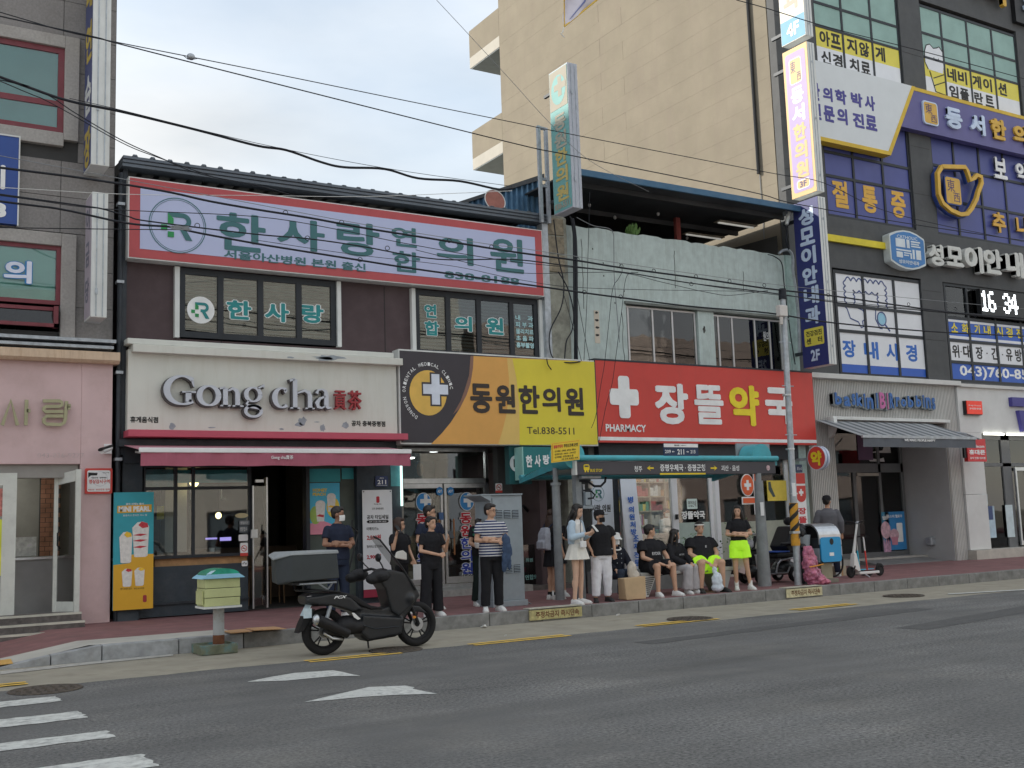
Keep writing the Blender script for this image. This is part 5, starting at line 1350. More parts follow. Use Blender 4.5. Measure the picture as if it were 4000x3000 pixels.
rq=(20.036,20.248,2.617,2.813);build('plate',MB().pb(rq,19.42,19.44),mat('plate_blue',(.04,.055,.10),.5),t);lettering('11-1',sub(rq,.2,.85,.3,.7),19.418,G['white'],t,.002,.02)
# round double faced sign
t=thing('round_pharmacy_sign','round red lollipop sign with yellow character 약 and layered pale blue rims','sign',(19.158,17.9,2.867))
PX,PZ=20.204,2.937
def xdisc(x0,x1,rr2,m,nm):return build(nm,MB().loft([(Vector((x0,18.9,PZ)),Vector((0,-1,0)),Vector((0,0,1)),rr2,rr2),(Vector((x1,18.9,PZ)),Vector((0,-1,0)),Vector((0,0,1)),rr2,rr2)],48),m,t,smooth=True)
m_rim=mat('rim_pale_blue',(.45,.52,.66),.4,var=.04);m_rimd=mat('rim_blue',(.06,.14,.30),.4)
xdisc(PX,PX+.02,.275,G['red'],'red_face');xdisc(PX+.002,PX+.065,.290,m_rim,'rim');xdisc(PX+.066,PX+.10,.27,m_rimd,'middle_band');xdisc(PX+.101,PX+.165,.290,m_rim,'rim')
lettering('약',(18.9-.17,18.9+.17,PZ-.19,PZ+.17),PX-.001,m_yel,t,.012,.045,face='-x',rnd=.015)
build('arm',MB().box(PX+.05,PX+.11,19.18,19.6,PZ-.03,PZ+.03),G['galv'],t)

# ================================================================= beige side wall and dark clinic building
DB=thing('dark_clinic_building','tall building with dark grey panel front, black gridded windows and a beige side wall','building',(24,19.7,0))
m_beige=mat('beige_render',(.175,.152,.115),.9,var=.09,vs=.9,bump=.1,bs=60,dirt=.35,ds=.6,dirtcol=(.16,.130,.108),streak=.4)
m_dk=mat('dark_panel',(.060,.063,.066),.7,var=.10,vs=3,bump=.1,bs=80,dirt=.3,ds=1.6,dirtcol=(.095,.095,.09))
WX=20.62
YB=33.6  # rear end of the side wall
build('shell',MB().box(WX+.06,WX+.3,19.95,YB,5.0,24).box(WX+.3,50,YB-.2,YB,5,24).box(49.8,50,19.95,YB-.2,5,24).box(WX+.3,49.8,19.95,YB-.2,23.8,24),m_joint,DB)
for z in (5.2,8.6,12.0,15.4,18.8):build('floor_slab',MB().box(WX+.3,49.8,19.96,YB-.2,z-.12,z+.12),G['interior'],DB)
# rendered side wall in long courses with fine joints
rw=random.Random(8)
zc=7.3;ci=0
while zc<23.5:
    h=.58;ys_=[19.98,19.98+(6.2 if ci%2 else 7.4)]
    ys_.append(YB)
    for a,b in zip(ys_,ys_[1:]):
        build('wall_course',MB().box(WX+rw.uniform(0,.003),WX+.06,a+.004,b-.004,zc+.001,zc+h-.002),m_beige,DB)
    zc += h;ci += 1
build('lower_side',MB().box(WX,WX+.06,19.96,YB,0,7.3),m_beige,DB)
# rear balconies: parapet, white slab edge, dark soffit
m_slab=mat('slab_white',(.33,.31,.27),.8,var=.05)
for z in (19.85,15.73):
    build('balcony_parapet',MB().box(WX,WX+.15,YB+.003,YB+2.27,z,z+1.10).box(WX+.15,WX+2.6,YB+2.12,YB+2.27,z,z+1.10),m_beige,DB)
    build('balcony_slab',MB().box(WX+.001,WX+2.6,YB+.003,YB+2.27,z-.44,z-.003),m_slab,DB)
    build('soffit',MB().box(WX+.02,WX+2.59,YB+.05,YB+2.2,z-.47,z-.442),G['grey_paint'],DB)
build('rear_stair_wall',MB().box(WX+2.6,30,YB+.003,YB+2.2,5,24),m_beige,DB)
build('service_conduit',MB().tube([(WX-.06,20.57,16.5),(WX-.06,20.57,10.6)],.045),G['black'],DB)
build('thin_wire',MB().tube([(WX-.02,20.57,10.6),(WX-.02,20.55,8.3)],.012),G['cable_grey'],DB)
# ---- front facade, floor by floor
B1=(22.12,25.66);B2=(26.60,31.25);B3=(32.2,36.9)
mb=MB();holes=[]
for b in (B1,B2,B3):
    holes +=[(b[0],b[1],5.16,8.02),(b[0],b[1],9.42,12.5),(b[0],b[1],13.62,16.5)]
wallg(mb,WX,50,5.1,24,19.7,19.95,holes);build('front_wall',mb,m_dk,DB)
rq=random.Random(2)
for x_ in (21.35,26.1,31.7): # visible panel joints on the piers
    for z_ in (6.3,7.7,9.1,10.5,11.9,13.3,14.7):build('panel_joint',MB().box(WX if x_<22 else x_-.42,22.1 if x_<22 else x_+.42,19.696,19.70,z_,z_+.012),m_joint,DB)
GB=glass('glass_blue',(.62,.68,.88),.55,.02,.02)
GMi=glass('glass_mint',(.72,.88,.84),.6,.02,.02)
m_vb=mat('vinyl_navy',(.045,.055,.19),.4,var=.10,vs=1.2);m_vw=mat('vinyl_white',(.62,.65,.70),.45,var=.04);m_vy=mat('vinyl_yellow',(.60,.50,.06),.45,var=.05);m_vblue=mat('vinyl_blue',(.02,.075,.36),.45,var=.05)
m_mint2=mat('blind_mint',(.20,.32,.29),.7,var=.12,vs=1.5)
FR=G['black_frame'];YF=19.74
# fourth floor
o4=window(DB,(B1[0],B1[1],13.62,16.5),YF,(23.27,24.47),(14.77,15.45),.075,FR,GMi,.12,gd=.03)
p4=window(DB,(B2[0],B2[1],13.62,16.40),YF,(27.6,28.82,30.03),(14.77,15.52),.075,FR,GMi,.12,gd=.03)
for o,b,n_ in ((o4,B1,3),(p4,B2,4)):
    build('blind',MB().box(b[0]+.05,b[1]-.05,YF+.022,YF+.027,14.82,16.34),m_mint2,o)
    build('vinyl_white_band',MB().box(b[0]+.05,b[1]-.05,YF+.015,YF+.022,13.68,14.19),m_vw,o)
    build('vinyl_yellow_band',MB().box(b[0]+.05,b[1]-.05,YF+.015,YF+.022,14.19,14.74),m_vy,o)
    yb_=YF+.0142
m_blk=G['ink']
def row(par,chars,y,m,z0,z1,xs,w_,dp=.004,bold=.03,outline=None):
    for ch,x_ in zip(chars,xs):lettering(ch,(x_-w_/2,x_+w_/2,z0,z1),y,m,par,dp,bold,outline=outline,ow=.035)
row(o4,'아프지않게',YF+.014,m_blk,14.25,14.68,(22.55,22.98,23.62,24.12,24.78),.40)
row(o4,'신경치료',YF+.014,m_blk,13.72,14.10,(22.55,23.0,23.66,24.12),.38)
row(p4,'네비게이션',YF+.014,m_blk,14.25,14.66,(27.92,28.42,29.1,29.62,30.35),.42)
row(p4,'임플란트',YF+.014,m_blk,13.74,14.12,(27.95,28.45,29.12,29.65),.42)
# tooth drawing with implant screw
tx=27.0
build('tooth',MB().prism([(26.72,14.62),(26.74,14.95),(26.84,15.16),(27.0,15.22),(27.15,15.12),(27.3,15.16),(27.42,15.22),(27.55,15.1),(27.56,14.62),(27.5,14.4),(26.85,14.42)],YF+.008,YF+.013),m_vw,p4)
build('tooth_outline',stroke(MB(),[(26.85,14.42),(26.72,14.62),(26.74,14.95),(26.84,15.16),(27.0,15.22),(27.15,15.12),(27.3,15.16),(27.42,15.22),(27.55,15.1)],.03,YF+.004,YF+.0075),m_blk,p4)
build('smile',stroke(MB(),arc((27.25,14.88),.12,.12,200,340,8),.025,YF+.004,YF+.0075),m_blk,p4)
build('implant_screw',MB().prism([(26.95,14.38),(27.56,14.42),(27.56,13.72),(27.15,13.75)],YF+.0085,YF+.0135),m_vy,p4)
for z_ in (13.95,14.18):build('screw_thread',stroke(MB(),[(27.05,z_),(27.55,z_+.2)],.03,YF+.004,YF+.008),m_blk,p4)
build('screw_outline',stroke(MB(),[(26.9,14.38),(27.1,13.78),(27.56,13.74)],.03,YF+.004,YF+.0082),m_blk,p4)
# third floor
o3=window(DB,(B1[0],B1[1],9.42,12.5),YF,(23.3,24.49),(10.56,11.22),.075,FR,GB,.12,gd=.04)
p3=window(DB,(B2[0],B2[1],9.42,12.5),YF,(27.66,28.84,30.02),(10.5,11.5),.075,FR,GB,.12,gd=.04)
build('vinyl_navy',MB().box(B1[0]+.05,B1[1]-.05,YF+.031,YF+.036,9.48,12.4),m_vb,o3);build('vinyl_navy',MB().box(B2[0]+.05,B2[1]-.05,YF+.031,YF+.036,9.48,12.4),m_vb,p3)
m_ol=mat('letter_orange',(.55,.28,.04),.5)
row(o3,'절통증',YF+.03,m_ol,9.72,10.48,(22.72,23.88,25.05),.60,.01)
row(p3,'보약',YF-.03,m_whiteL,11.473,12.138,(29.75,30.85),.62,.05)
row(p3,'추나',YF-.03,m_ol,9.759,10.396,(29.45,30.6),.62,.05)
# second floor
o2=window(DB,(22.2,25.72,5.16,7.98),YF,(23.33,24.56),(6.35,7.04),.085,FR,GLs,.12,gd=.05)
p2=window(DB,(26.68,31.25,5.16,8.02),YF,(27.70,28.94,30.15),(5.74,6.36,7.02),.085,FR,GLs,.12,gd=.05)
build('vinyl_white',MB().box(22.25,25.7,YF+.025,YF+.032,5.47,7.93),m_vw,o2);build('vinyl_blue',MB().box(22.25,25.7,YF+.025,YF+.032,5.2,5.468),m_vblue,o2)
build('vinyl_blue_strip',MB().box(26.72,31.2,YF+.025,YF+.032,6.40,6.98),m_vblue,p2)
build('vinyl_white_edge',MB().box(26.72,31.2,YF+.018,YF+.024,6.42,6.50),m_vw,p2);build('vinyl_white_edge',MB().box(26.72,31.2,YF+.018,YF+.024,6.90,6.97),m_vw,p2)
build('vinyl_white',MB().box(26.72,31.2,YF+.025,YF+.032,5.76,6.33),m_vw,p2);build('vinyl_blue',MB().box(26.72,31.2,YF+.025,YF+.032,5.2,5.755),m_vblue,p2)
yl=YF+.023
m_cb=mat('char_blue',(.02,.10,.40),.5)
for ch,r in (('장',(22.382,22.878,5.651,6.118)),('내',(23.197,23.76,5.645,6.126)),('시',(24.077,24.511,5.65,6.129)),('경',(24.876,25.331,5.658,6.137))):lettering(ch,r,yl,m_cb,o2,.004,.03)
for ch,r in (('위',(26.857,27.166,5.867,6.24)),('·',(27.229,27.276,6.033,6.07)),('대',(27.346,27.687,5.883,6.251)),('장',(27.92,28.24,5.876,6.243)),('·',(28.403,28.456,6.04,6.085)),('간',(28.642,28.97,5.895,6.256)),('·',(29.134,29.183,6.044,6.083)),('유',(29.325,29.63,5.886,6.259)),('방',(29.77,30.079,5.887,6.266))):lettering(ch,r,yl,m_blk,p2,.004,.02)
for ch,r in (('소',(26.9,27.185,6.594,6.877)),('화',(27.369,27.678,6.591,6.885)),('기',(27.945,28.181,6.598,6.889)),('내',(28.371,28.691,6.602,6.89)),('시',(28.933,29.265,6.609,6.893)),('경',(29.429,29.736,6.602,6.897)),('전',(29.92,30.227,6.607,6.894))):lettering(ch,r,yl-.002,m_yel,p2,.004,.02)
lettering('043)760-8500',(27.12,31.0,5.27,5.66),yl,m_whiteL,p2,.004,.02)
# intestine line drawing
def wl(pts,wd=.035):build('drawn_line',stroke(MB(),pts,wd,YF+.018,YF+.023),mat('drawn_navy',(.03,.05,.16),.5),o2)
ix0,ix1=22.66,24.194;iz1=7.849;iz0=6.509
def scallop(p0,p1,n_,amp,sgn):
    P=[]
    for i in range(n_):
        for k in range(7):
            t_=(i+k/6)/n_;s_=math.sin(math.pi*k/6)
            dx,dz=p1[0]-p0[0],p1[1]-p0[1];ln=math.hypot(dx,dz)
            P.append((p0[0]+dx*t_-dz/ln*amp*s_*sgn,p0[1]+dz*t_+dx/ln*amp*s_*sgn))
    return P
wl(scallop((ix0,iz1-.12),(ix1,iz1-.12),7,.10,1));wl(scallop((ix0+.27,iz1-.36),(ix1-.27,iz1-.36),4,.07,-1))
wl(scallop((ix0,iz0+.45),(ix0,iz1-.12),5,.08,1));wl(scallop((ix1,iz1-.12),(ix1,iz0+.5),5,.08,1))
wl(scallop((ix0+.27,iz1-.36),(ix0+.27,iz0+.62),3,.06,1));wl(scallop((ix1-.27,iz0+.62),(ix1-.27,iz1-.36),3,.06,1))
wl([(ix0,iz0+.45),(ix0+.1,iz0+.2),(ix0+.4,iz0+.12),(ix0+.5,iz0-.03),(ix0+.58,iz0),(ix0+.56,iz0+.15),(ix0+.68,iz0+.22),(ix0+.62,iz0+.45),(ix0+.42,iz0+.5),(ix0+.27,iz0+.62)])
wl([(ix1-.27,iz0+.62),(ix1-.42,iz0+.5),(ix1-.45,iz0+.25),(ix1-.3,iz0+.0),(ix1-.2,iz0+.0)])
mgx,mgz=23.988,6.776
build('lens_ring',annulus(MB(),(mgx,mgz),.19,.20,.16,YF+.016,YF+.0178),mat('drawn_navy',(.03,.05,.16),.5),o2);build('lens',disc(MB(),(mgx,mgz),.15,.16,YF+.0165,YF+.0179),mat('lens_blue',(.20,.42,.58),.5),o2)
wl([(mgx+.12,mgz-.15),(mgx+.3,mgz-.32)],.05)
# led clock
t=thing('led_clock','black led display showing 16 34 in white dots in the second floor window','clock',(29.2,19.6,7.1))
build('cabinet',MB().box(28.1,31.2,19.58,19.73,7.12,7.93),G['black'],t)
m_led=mat('led_white',(.75,.85,1),.5,emit=2.2)
SEG={'1':['010','110','010','010','010','010','111'],'6':['0110','1000','1000','1110','1001','1001','0110'],'3':['0110','1001','0001','0110','0001','1001','0110'],'4':['0010','0110','1010','1010','1111','0010','0010']}
cxp=28.14;zt=7.797;hh_=7.90-7.22
mb=MB()
for ch,x0_ in (('1',28.151),('6',28.453),('3',29.151),('4',29.525)):
    g_=SEG[ch];pt_=.082;pz_=.086
    for i,line in enumerate(g_):
        for j,q in enumerate(line):
            if q=='1':
                for a in (0,1):
                    x_=x0_+j*pt_+a*pt_/2;z_=7.87-i*pz_
                    mb.box(x_,x_+pt_*.4,19.574,19.579,z_-pz_*.42,z_).box(x_,x_+pt_*.4,19.574,19.579,z_-pz_*.92,z_-pz_*.5)
o=build('led_digits',mb,m_led,t);o['kind']='stuff'
# yellow band and plaque
t=thing('yellow_band_sign','plain yellow band fixed on the dark wall left of the blue plaque','sign',(23.1,19.6,8.7))
build('band',MB().box(21.7,24.25,19.60,19.68,8.70,8.88),mat('band_yellow',(.55,.43,.02),.5),t)
t=thing('blue_plaque_sign','blue shield shaped plaque with white maze emblem next to white raised characters','sign',(24.9,19.5,8.25))
qx0,qx1,qz0,qz1=24.18,25.64,8.168,9.268
def barrel(e):
    xm_,zm_=(qx0+qx1)/2,(qz0+qz1)/2;P=[]
    for a,b in ((-1,1),(0,1.0),(1,1)):pass
    P=[(qx0+e,qz1-.22-e*.5)]+[(xm_+(qx1-qx0-2*e)/2*q*.97,qz1-e-.17*abs(q)**2) for q in (-1,-.6,-.2,.2,.6,1)]+[(qx1-e,qz1-.22-e*.5),(qx1-e*1,qz0+.22+e*.5)]+[(xm_+(qx1-qx0-2*e)/2*q*.97,qz0+e+.17*abs(q)**2) for q in (1,.6,.2,-.2,-.6,-1)]+[(qx0+e,qz0+.22+e*.5)]
    return P
build('plaque_body',MB().prism(barrel(0),19.46,19.69),mat('plaque_edge',(.45,.50,.50),.5),t)
build('plaque_face',MB().prism(barrel(.045),19.452,19.459),mat('plaque_blue',(.03,.13,.34),.45),t)
m_pw=mat('plaque_white',(.50,.56,.60),.5)
mx0,mx1,mz0,mz1=(24.419,25.432,8.474,9.006)
ww=mx1-mx0;hh2=mz1-mz0
for (a,b,c,d) in ((0,.38,.55,1),(.44,.56,.55,1.0),(.62,1,.88,.96),(.62,.95,.76,.83),(.62,1,.64,.71),(.0,.6,.36,.44),(.0,.25,.0,.30),(.30,.62,.24,.30),(.30,.5,.12,.18),(.66,.74,0,.5),(.80,1,0,.5),(.56,.62,0,.24)):
    build('emblem_bar',MB().box(mx0+ww*a,mx0+ww*b,19.446,19.451,mz0+hh2*c,mz0+hh2*d),m_pw,t)
lettering('성모이안내과',((qx0+qx1)/2-.42,(qx0+qx1)/2+.42,qz0+.14,qz0+.25),19.451,m_pw,t,.003,.02)
lettering('CATHOLIC',((qx0+qx1)/2-.42,(qx0+qx1)/2+.42,qz1-.25,qz1-.16),19.451,m_pw,t,.003,.01)
t=thing('clinic_name_lettering','row of big pale raised characters 성모이안내 on the dark wall right of the blue plaque','sign',(28.5,19.45,8.4))
m_pl=mat('letter_pale',(.48,.49,.46),.55,var=.06,dirt=.2,ds=5)
for ch,r in (('성',(25.757,26.384,8.374,9.003)),('모',(26.517,27.258,8.433,9.017)),('이',(27.324,28.148,8.335,9.119)),('안',(28.194,29.061,8.369,9.131)),('내',(29.228,30.091,8.363,9.144)),('과',(31.3,32.1,8.35,9.2))):
    lettering(ch,r,19.62,m_pl,t,.20,.045)
# doctors board and purple sign
t=thing('white_angled_board','big white angled board with gold edge and dark blue characters 한의학 박사 전문의 진료','sign',(23.5,19.5,11.4))
build('board',MB().prism([(21.0,13.55),(25.60,13.55),(24.38,11.44),(21.0,11.44)],19.42,19.68),mat('board_white',(.52,.56,.58),.45,var=.03),t)
m_gd=mat('edge_gold',(.50,.31,.02),.45)
build('gold_edge',MB().prism([(21.0,11.44),(24.38,11.44),(25.60,13.55),(25.74,13.55),(24.46,11.33),(21.0,11.33)],19.41,19.68),m_gd,t)
m_dn=mat('letter_navy',(.045,.04,.19),.5)
for ch,r in (('한',(21.453,21.823,12.422,12.913)),('의',(21.944,22.3,12.475,12.861)),('학',(22.407,22.843,12.483,12.882)),('박',(23.023,23.473,12.519,12.914)),('사',(23.564,23.972,12.506,12.93)),
    ('전',(21.463,21.815,11.895,12.342)),('문',(21.915,22.33,11.901,12.342)),('의',(22.431,22.821,11.918,12.369)),('진',(23.036,23.479,11.929,12.344)),('료',(23.54,23.988,11.937,12.366))):
    lettering(ch,r,19.419,m_dn,t,.006,.04)
t=thing('purple_fascia_sign','purple fascia sign with gold top edge, emblem and raised characters 동서한의','sign',(29,19.5,12.3))
build('fascia',MB().prism([(24.98,12.28),(25.72,13.45),(40,13.45),(40,12.34)],19.46,19.68),mat('fascia_purple',(.075,.07,.19),.45,var=.06),t)
build('gold_top',MB().prism([(25.72,13.452),(25.78,13.56),(40,13.56),(40,13.452)],19.45,19.68),m_gd,t)
m_lb=mat('letter_ice',(.42,.52,.72),.5);m_lo=mat('letter_amber',(.52,.29,.04),.5)
for ch,r,m in (('동',(26.987,27.715,12.564,13.195),m_lb),('서',(28.093,28.774,12.558,13.194),m_lb),('한',(29.075,29.793,12.569,13.211),m_lo),('의',(30.171,30.854,12.559,13.203),m_lo),('원',(31.9,32.7,12.5,13.3),m_lo)):
    lettering(ch,r,19.455,m,t,.07,.045)
def emblem(par,r,y,m_edge,m_f,m_c):
    build('emblem_edge',MB().prism(rrect(r[0],r[1],r[2],r[3],.1),y-.05,y),m_edge,par)
    build('emblem_face',MB().prism(rrect(r[0]+.04,r[1]-.04,r[2]+.04,r[3]-.04,.08),y-.056,y-.051),m_f,par)
    w_,h_=r[1]-r[0],r[3]-r[2]
    lettering('東',(r[0]+w_*.14,r[0]+w_*.60,r[2]+h_*.46,r[2]+h_*.88),y-.057,m_c,par,.003,0)
    lettering('西',(r[0]+w_*.48,r[0]+w_*.86,r[2]+h_*.12,r[2]+h_*.44),y-.057,m_c,par,.003,0)
m_em=mat('emblem_gold',(.50,.28,.05),.5);m_ec=mat('emblem_ink',(.06,.04,.10),.5)
emblem(t,(25.997,26.643,12.51,13.21),19.455,m_lb,m_em,m_ec)
# gold teapot outline sign
t=thing('gold_teapot_sign','gold outline of a teapot with emblem fixed in front of the third floor windows','sign',(28,19.5,9.9))
def A3(*q):return q
tp=[26.73,11.366,27.788,11.501,27.88,11.392,27.977,11.125,28.177,11.223,28.299,11.328,28.511,11.305,28.514,11.129,28.31,10.823,28.199,10.598,27.943,10.287,27.704,10.084,27.382,10.028,26.977,10.099,26.64,10.261,26.495,10.515,26.513,10.855,26.522,11.13,26.73,11.366]
tp=list(zip(tp[::2],tp[1::2]))
build('teapot_outline',stroke(MB(),tp,.12,19.46,19.56),m_lo,t)
build('teapot_side',stroke(MB(),[(q[0]-.03,q[1]-.03) for q in tp],.13,19.565,19.66),mat('edge_navy',(.02,.04,.16),.5),t)
emblem(t,(26.867,27.607,10.299,11.159),19.6,mat('edge_navy',(.02,.04,.16),.5),m_em,m_ec)
# partly seen gold sign on the top floor
t=thing('upper_gold_lettering','gold raised characters cut off by the top edge above the fourth floor windows','sign',(29.8,19.5,16.6))
build('backing',MB().box(31.1,32.6,19.55,19.69,16.75,18.2),G['black'],t)
for ch,r in (('치',(28.75,29.45,17.15,18.1)),('과',(29.75,30.65,17.05,18.1)),('의',(31.5,32.3,17.0,18.0))):lettering(ch,r,19.6,m_lo if ch != '의' else m_lb,t,.15,.045)

# ---- stacked projecting signs on the corner
SX,SXE=20.35,20.62;SY0,SY1=18.42,19.25
def corner_sign(z0,z1,lab,mface):
    t=thing('floor_projecting_sign',lab,'sign',(20.48,18.8,z0),group=None)
    build('box',MB().box(SX+.01,SXE,SY0,SY1,z0,z1),G['offwhite'],t,bevel=.008)
    for q in (SX+.09,SX+.18):build('edge_rail',MB().box(q-.006,q+.006,SY0-.012,SY0-.001,z0+.02,z1-.02),G['galv'],t)
    for k in range(3):build('hinge',MB().box(SX+.13,SX+.16,SY0-.02,SY0-.012,z0+(z1-z0)*(.1+.38*k),z0+(z1-z0)*(.1+.38*k)+.06),G['galv'],t)
    for z in (z0+.4,z1-.4):build('wall_bracket',MB().box(20.45,20.52,SY1,19.7,z-.04,z+.04),G['dark_metal'],t)
    build('face_panel',MB().box(SX,SX+.009,SY0+.002,SY1-.002,z0+.002,z1-.002),mface,t)
    return t
def pf(par,y0,y1,z0,z1,m,lay,name='printed_field'):return build(name,MB().box(SX-.0015*lay,SX-.0015*lay+.001,y0,y1,z0,z1),m,par)
m_crm=mat('lit_cream',(.50,.48,.41),.5,var=.03);m_blu4=mat('sign_sky',(.06,.24,.42),.5);m_apr=mat('sign_apricot',(.54,.33,.13),.5,var=.03);m_pur=mat('sign_violet',(.27,.20,.42),.5,var=.04);m_nav=mat('sign_navy2',(.02,.025,.11),.5,var=.06)
t4=corner_sign(13.55,16.6,'cream and sky blue projecting sign marked 4F, top of the corner stack',m_crm)
pf(t4,SY0+.01,SY1-.01,13.57,14.17,m_blu4,1)
lettering('4F',(SY0+.2,SY1-.2,13.70,14.05),SX-.002,m_whiteL,t4,.003,.03,face='-x')
lettering('과',(SY0+.12,SY1-.15,14.38,15.05),SX-.0005,mat('letter_taupe',(.32,.25,.19),.5),t4,.003,.04,face='-x')
lettering('치',(SY0+.12,SY1-.15,15.2,15.85),SX-.0005,mat('letter_taupe',(.32,.25,.19),.5),t4,.003,.04,face='-x')
t3=corner_sign(9.50,13.38,'violet projecting sign with apricot border and characters 동서한의원 marked 3F',m_apr)
build('violet_field',MB().prism(rrect(SY0+.08,SY1-.08,9.62,13.26,.08),SX-.003,SX-.0005,'x'),m_pur,t3)
def framed(par,y0,y1,z0,z1,m1,m2):
    build('emblem_edge',MB().prism(rrect(y0,y1,z0,z1,.08),SX-.006,SX-.0035,'x'),m1,par);build('emblem_face',MB().prism(rrect(y0+.025,y1-.025,z0+.025,z1-.025,.06),SX-.009,SX-.0065,'x'),m2,par)
framed(t3,SY0+.22,SY1-.2,12.42,13.10,m_whiteL,m_apr)
lettering('東',(SY0+.42,SY1-.25,12.72,13.03),SX-.0095,m_ec,t3,.002,0,face='-x');lettering('西',(SY0+.25,SY1-.45,12.48,12.70),SX-.0095,m_ec,t3,.002,0,face='-x')
zt=12.34
for i,ch in enumerate('동서한의원'):
    z=zt-i*.485;lettering(ch,(SY0+.2,SY1-.2,z-.44,z),SX-.0035,m_whiteL if i<2 else m_apr,t3,.003,.045,face='-x')
framed(t3,SY0+.2,SY1-.2,9.68,9.92,m_whiteL,m_apr)
lettering('3F',(SY0+.3,SY1-.3,9.72,9.88),SX-.0095,m_ec,t3,.002,.03,face='-x')
t2=corner_sign(5.18,9.37,'navy projecting sign with characters 성모이안내과 marked 2F, lowest of the corner stack',m_nav)
for i,ch in enumerate('성모이안내과'):
    z=9.18-i*.50;lettering(ch,(SY0+.17,SY1-.17,z-.45,z),SX-.0005,m_lb,t2,.003,.045,face='-x')
build('yellow_patch',MB().prism(rrect(SY0+.1,SY1-.1,5.70,6.14,.04),SX-.003,SX-.0005,'x'),m_vy,t2)
lettering('건강검진',(SY0+.16,SY1-.16,5.94,6.08),SX-.0035,G['ink'],t2,.002,.02,face='-x');lettering('센    터',(SY0+.16,SY1-.16,5.75,5.9),SX-.0035,G['ink'],t2,.002,.02,face='-x')
lettering('2F',(SY0+.27,SY1-.27,5.32,5.6),SX-.0005,m_lb,t2,.003,.03,face='-x')

# ================================================================= ice cream shop
IC=thing('ice_cream_shopfront','ice cream shopfront clad in fine vertical metal fluting with a recessed dark entrance','shopfront',(23.7,19.7,.2))
m_fl=mat('fluting_grey',(.40,.40,.385),.5,.1,var=.05,dirt=.15,ds=2)
cx0,cx1=20.82,26.66
build('cornice',MB().box(20.78,26.78,19.50,19.95,5.02,5.15),mat('cornice_pale',(.50,.50,.48),.6,var=.05,dirt=.2),IC,bevel=.01)
def flutes(x0,x1,z0,z1,pitch=.062,y=19.66):
    mb=MB();n_=int((x1-x0)/pitch)
    P=[]
    for i in range(n_):
        a=x0+(x1-x0)*i/n_;q=(x1-x0)/n_;P +=[(a,y+.028),(a+q*.3,y+.028),(a+q*.42,y),(a+q*.88,y)]
    P.append((x1,y+.028))
    for p in P:mb.v +=[(p[0],p[1],z0),(p[0],p[1],z1)]
    mb.f=[(2*i,2*i+2,2*i+3,2*i+1) for i in range(len(P)-1)]
    o=build('fluted_cladding',mb,m_fl,IC);o['kind']='stuff'
ox0,ox1,oz=21.72,26.2,3.95
flutes(cx0,cx1,oz,5.02);flutes(cx0,ox0,.2,oz-.001);flutes(ox1,cx1,.2,oz-.001)
build('backing',MB().box(cx0,cx1,19.70,19.95,oz,5.02).box(cx0,ox0,19.70,19.95,.2,oz).box(ox1,cx1,19.70,19.95,.2,oz),G['concrete'],IC)
m_gwall=mat('return_grey',(.34,.345,.35),.7,var=.05)
build('right_return',MB().box(ox1-.02,ox1+.3,19.72,21.6,.2,oz),m_gwall,IC)
build('left_return',MB().box(ox0-.02,ox0,19.72,21.6,.2,oz),mat('purple_return',(.13,.08,.13),.6),IC)
build('purple_pillar',MB().box(21.9,22.45,20.5,21.0,.2,oz),mat('purple_return',(.13,.08,.13),.6),IC)
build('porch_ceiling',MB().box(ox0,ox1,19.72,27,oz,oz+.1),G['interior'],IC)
GY=21.2
build('floor',MB().box(ox0,27.0,20.6,27,.0,.36),mat('shop_tile',(.28,.27,.25),.4),IC)
build('ramp',MB().add([(23.4,19.9,.21),(26.0,19.9,.21),(26.0,21.0,.37),(23.4,21.0,.37),(23.4,19.9,.19),(26.0,19.9,.19),(26.0,21.0,.19),(23.4,21.0,.19)],[(0,1,2,3),(7,6,5,4),(0,4,5,1),(1,5,6,2),(2,6,7,3),(3,7,4,0)]),mat('ramp_grey',(.15,.15,.15),.8,var=.2),IC)
o=build('shop_frame',MB().box(22.5,26.15,GY,GY+.1,2.70,2.95).box(22.5,22.6,GY,GY+.1,.36,3.95).box(24.05,24.17,GY,GY+.1,.36,2.7).box(25.1,25.2,GY,GY+.1,.36,3.95).box(26.05,26.15,GY,GY+.1,.36,3.95).box(22.6,26.05,GY+.002,GY+.1,.36,.48),mat('frame_slate',(.09,.095,.10),.5),IC)
build('pane',MB().box(22.6,26.05,GY+.04,GY+.05,.48,3.94),GLs,o)
build('door_head',MB().box(24.2,25.08,GY-.03,GY,2.60,2.68),mat('head_bronze',(.28,.26,.22),.5),o)
build('back_wall',MB().box(21.7,26.6,25.5,25.6,.3,3.95).box(26.4,26.5,21.3,25.5,.3,3.95),mat('shop_dark',(.10,.08,.08),.8,var=.3,vs=1),IC)
wb_=build('brick_feature_wall',MB().box(25.25,26.0,22.5,22.55,.4,3.9),mat('tan_brick_joint',(.20,.13,.06),.8),IC)
mb=MB()
for i in range(34):
    for j in range(4):a=25.25+j*.2+(.1 if i%2 else 0);mb.box(a+.005,min(a+.195,26.02),22.47,22.5,.42+i*.1,.51+i*.1)
o=build('bricks',mb,mat('tan_brick',(.36,.24,.10),.8,var=.3,vs=4),wb_);o['kind']='stuff'
build('amber_panel',MB().box(22.55,22.9,22.2,22.25,2.6,3.7).box(23.4,23.9,22.2,22.25,2.9,3.7),mat('amber_panel',(.28,.11,.04),.6),IC)
build('display_counter',MB().box(22.7,25.0,23.2,24.0,.36,1.5),mat('counter_lilac',(.16,.12,.15),.5),IC)
build('upper_decal',MB().prism([(24.726,3.262),(25.382,3.325),(25.463,3.459),(25.703,3.446),(25.725,3.253)],GY+.03,GY+.034),mat('decal_white',(.42,.42,.42),.6),IC)
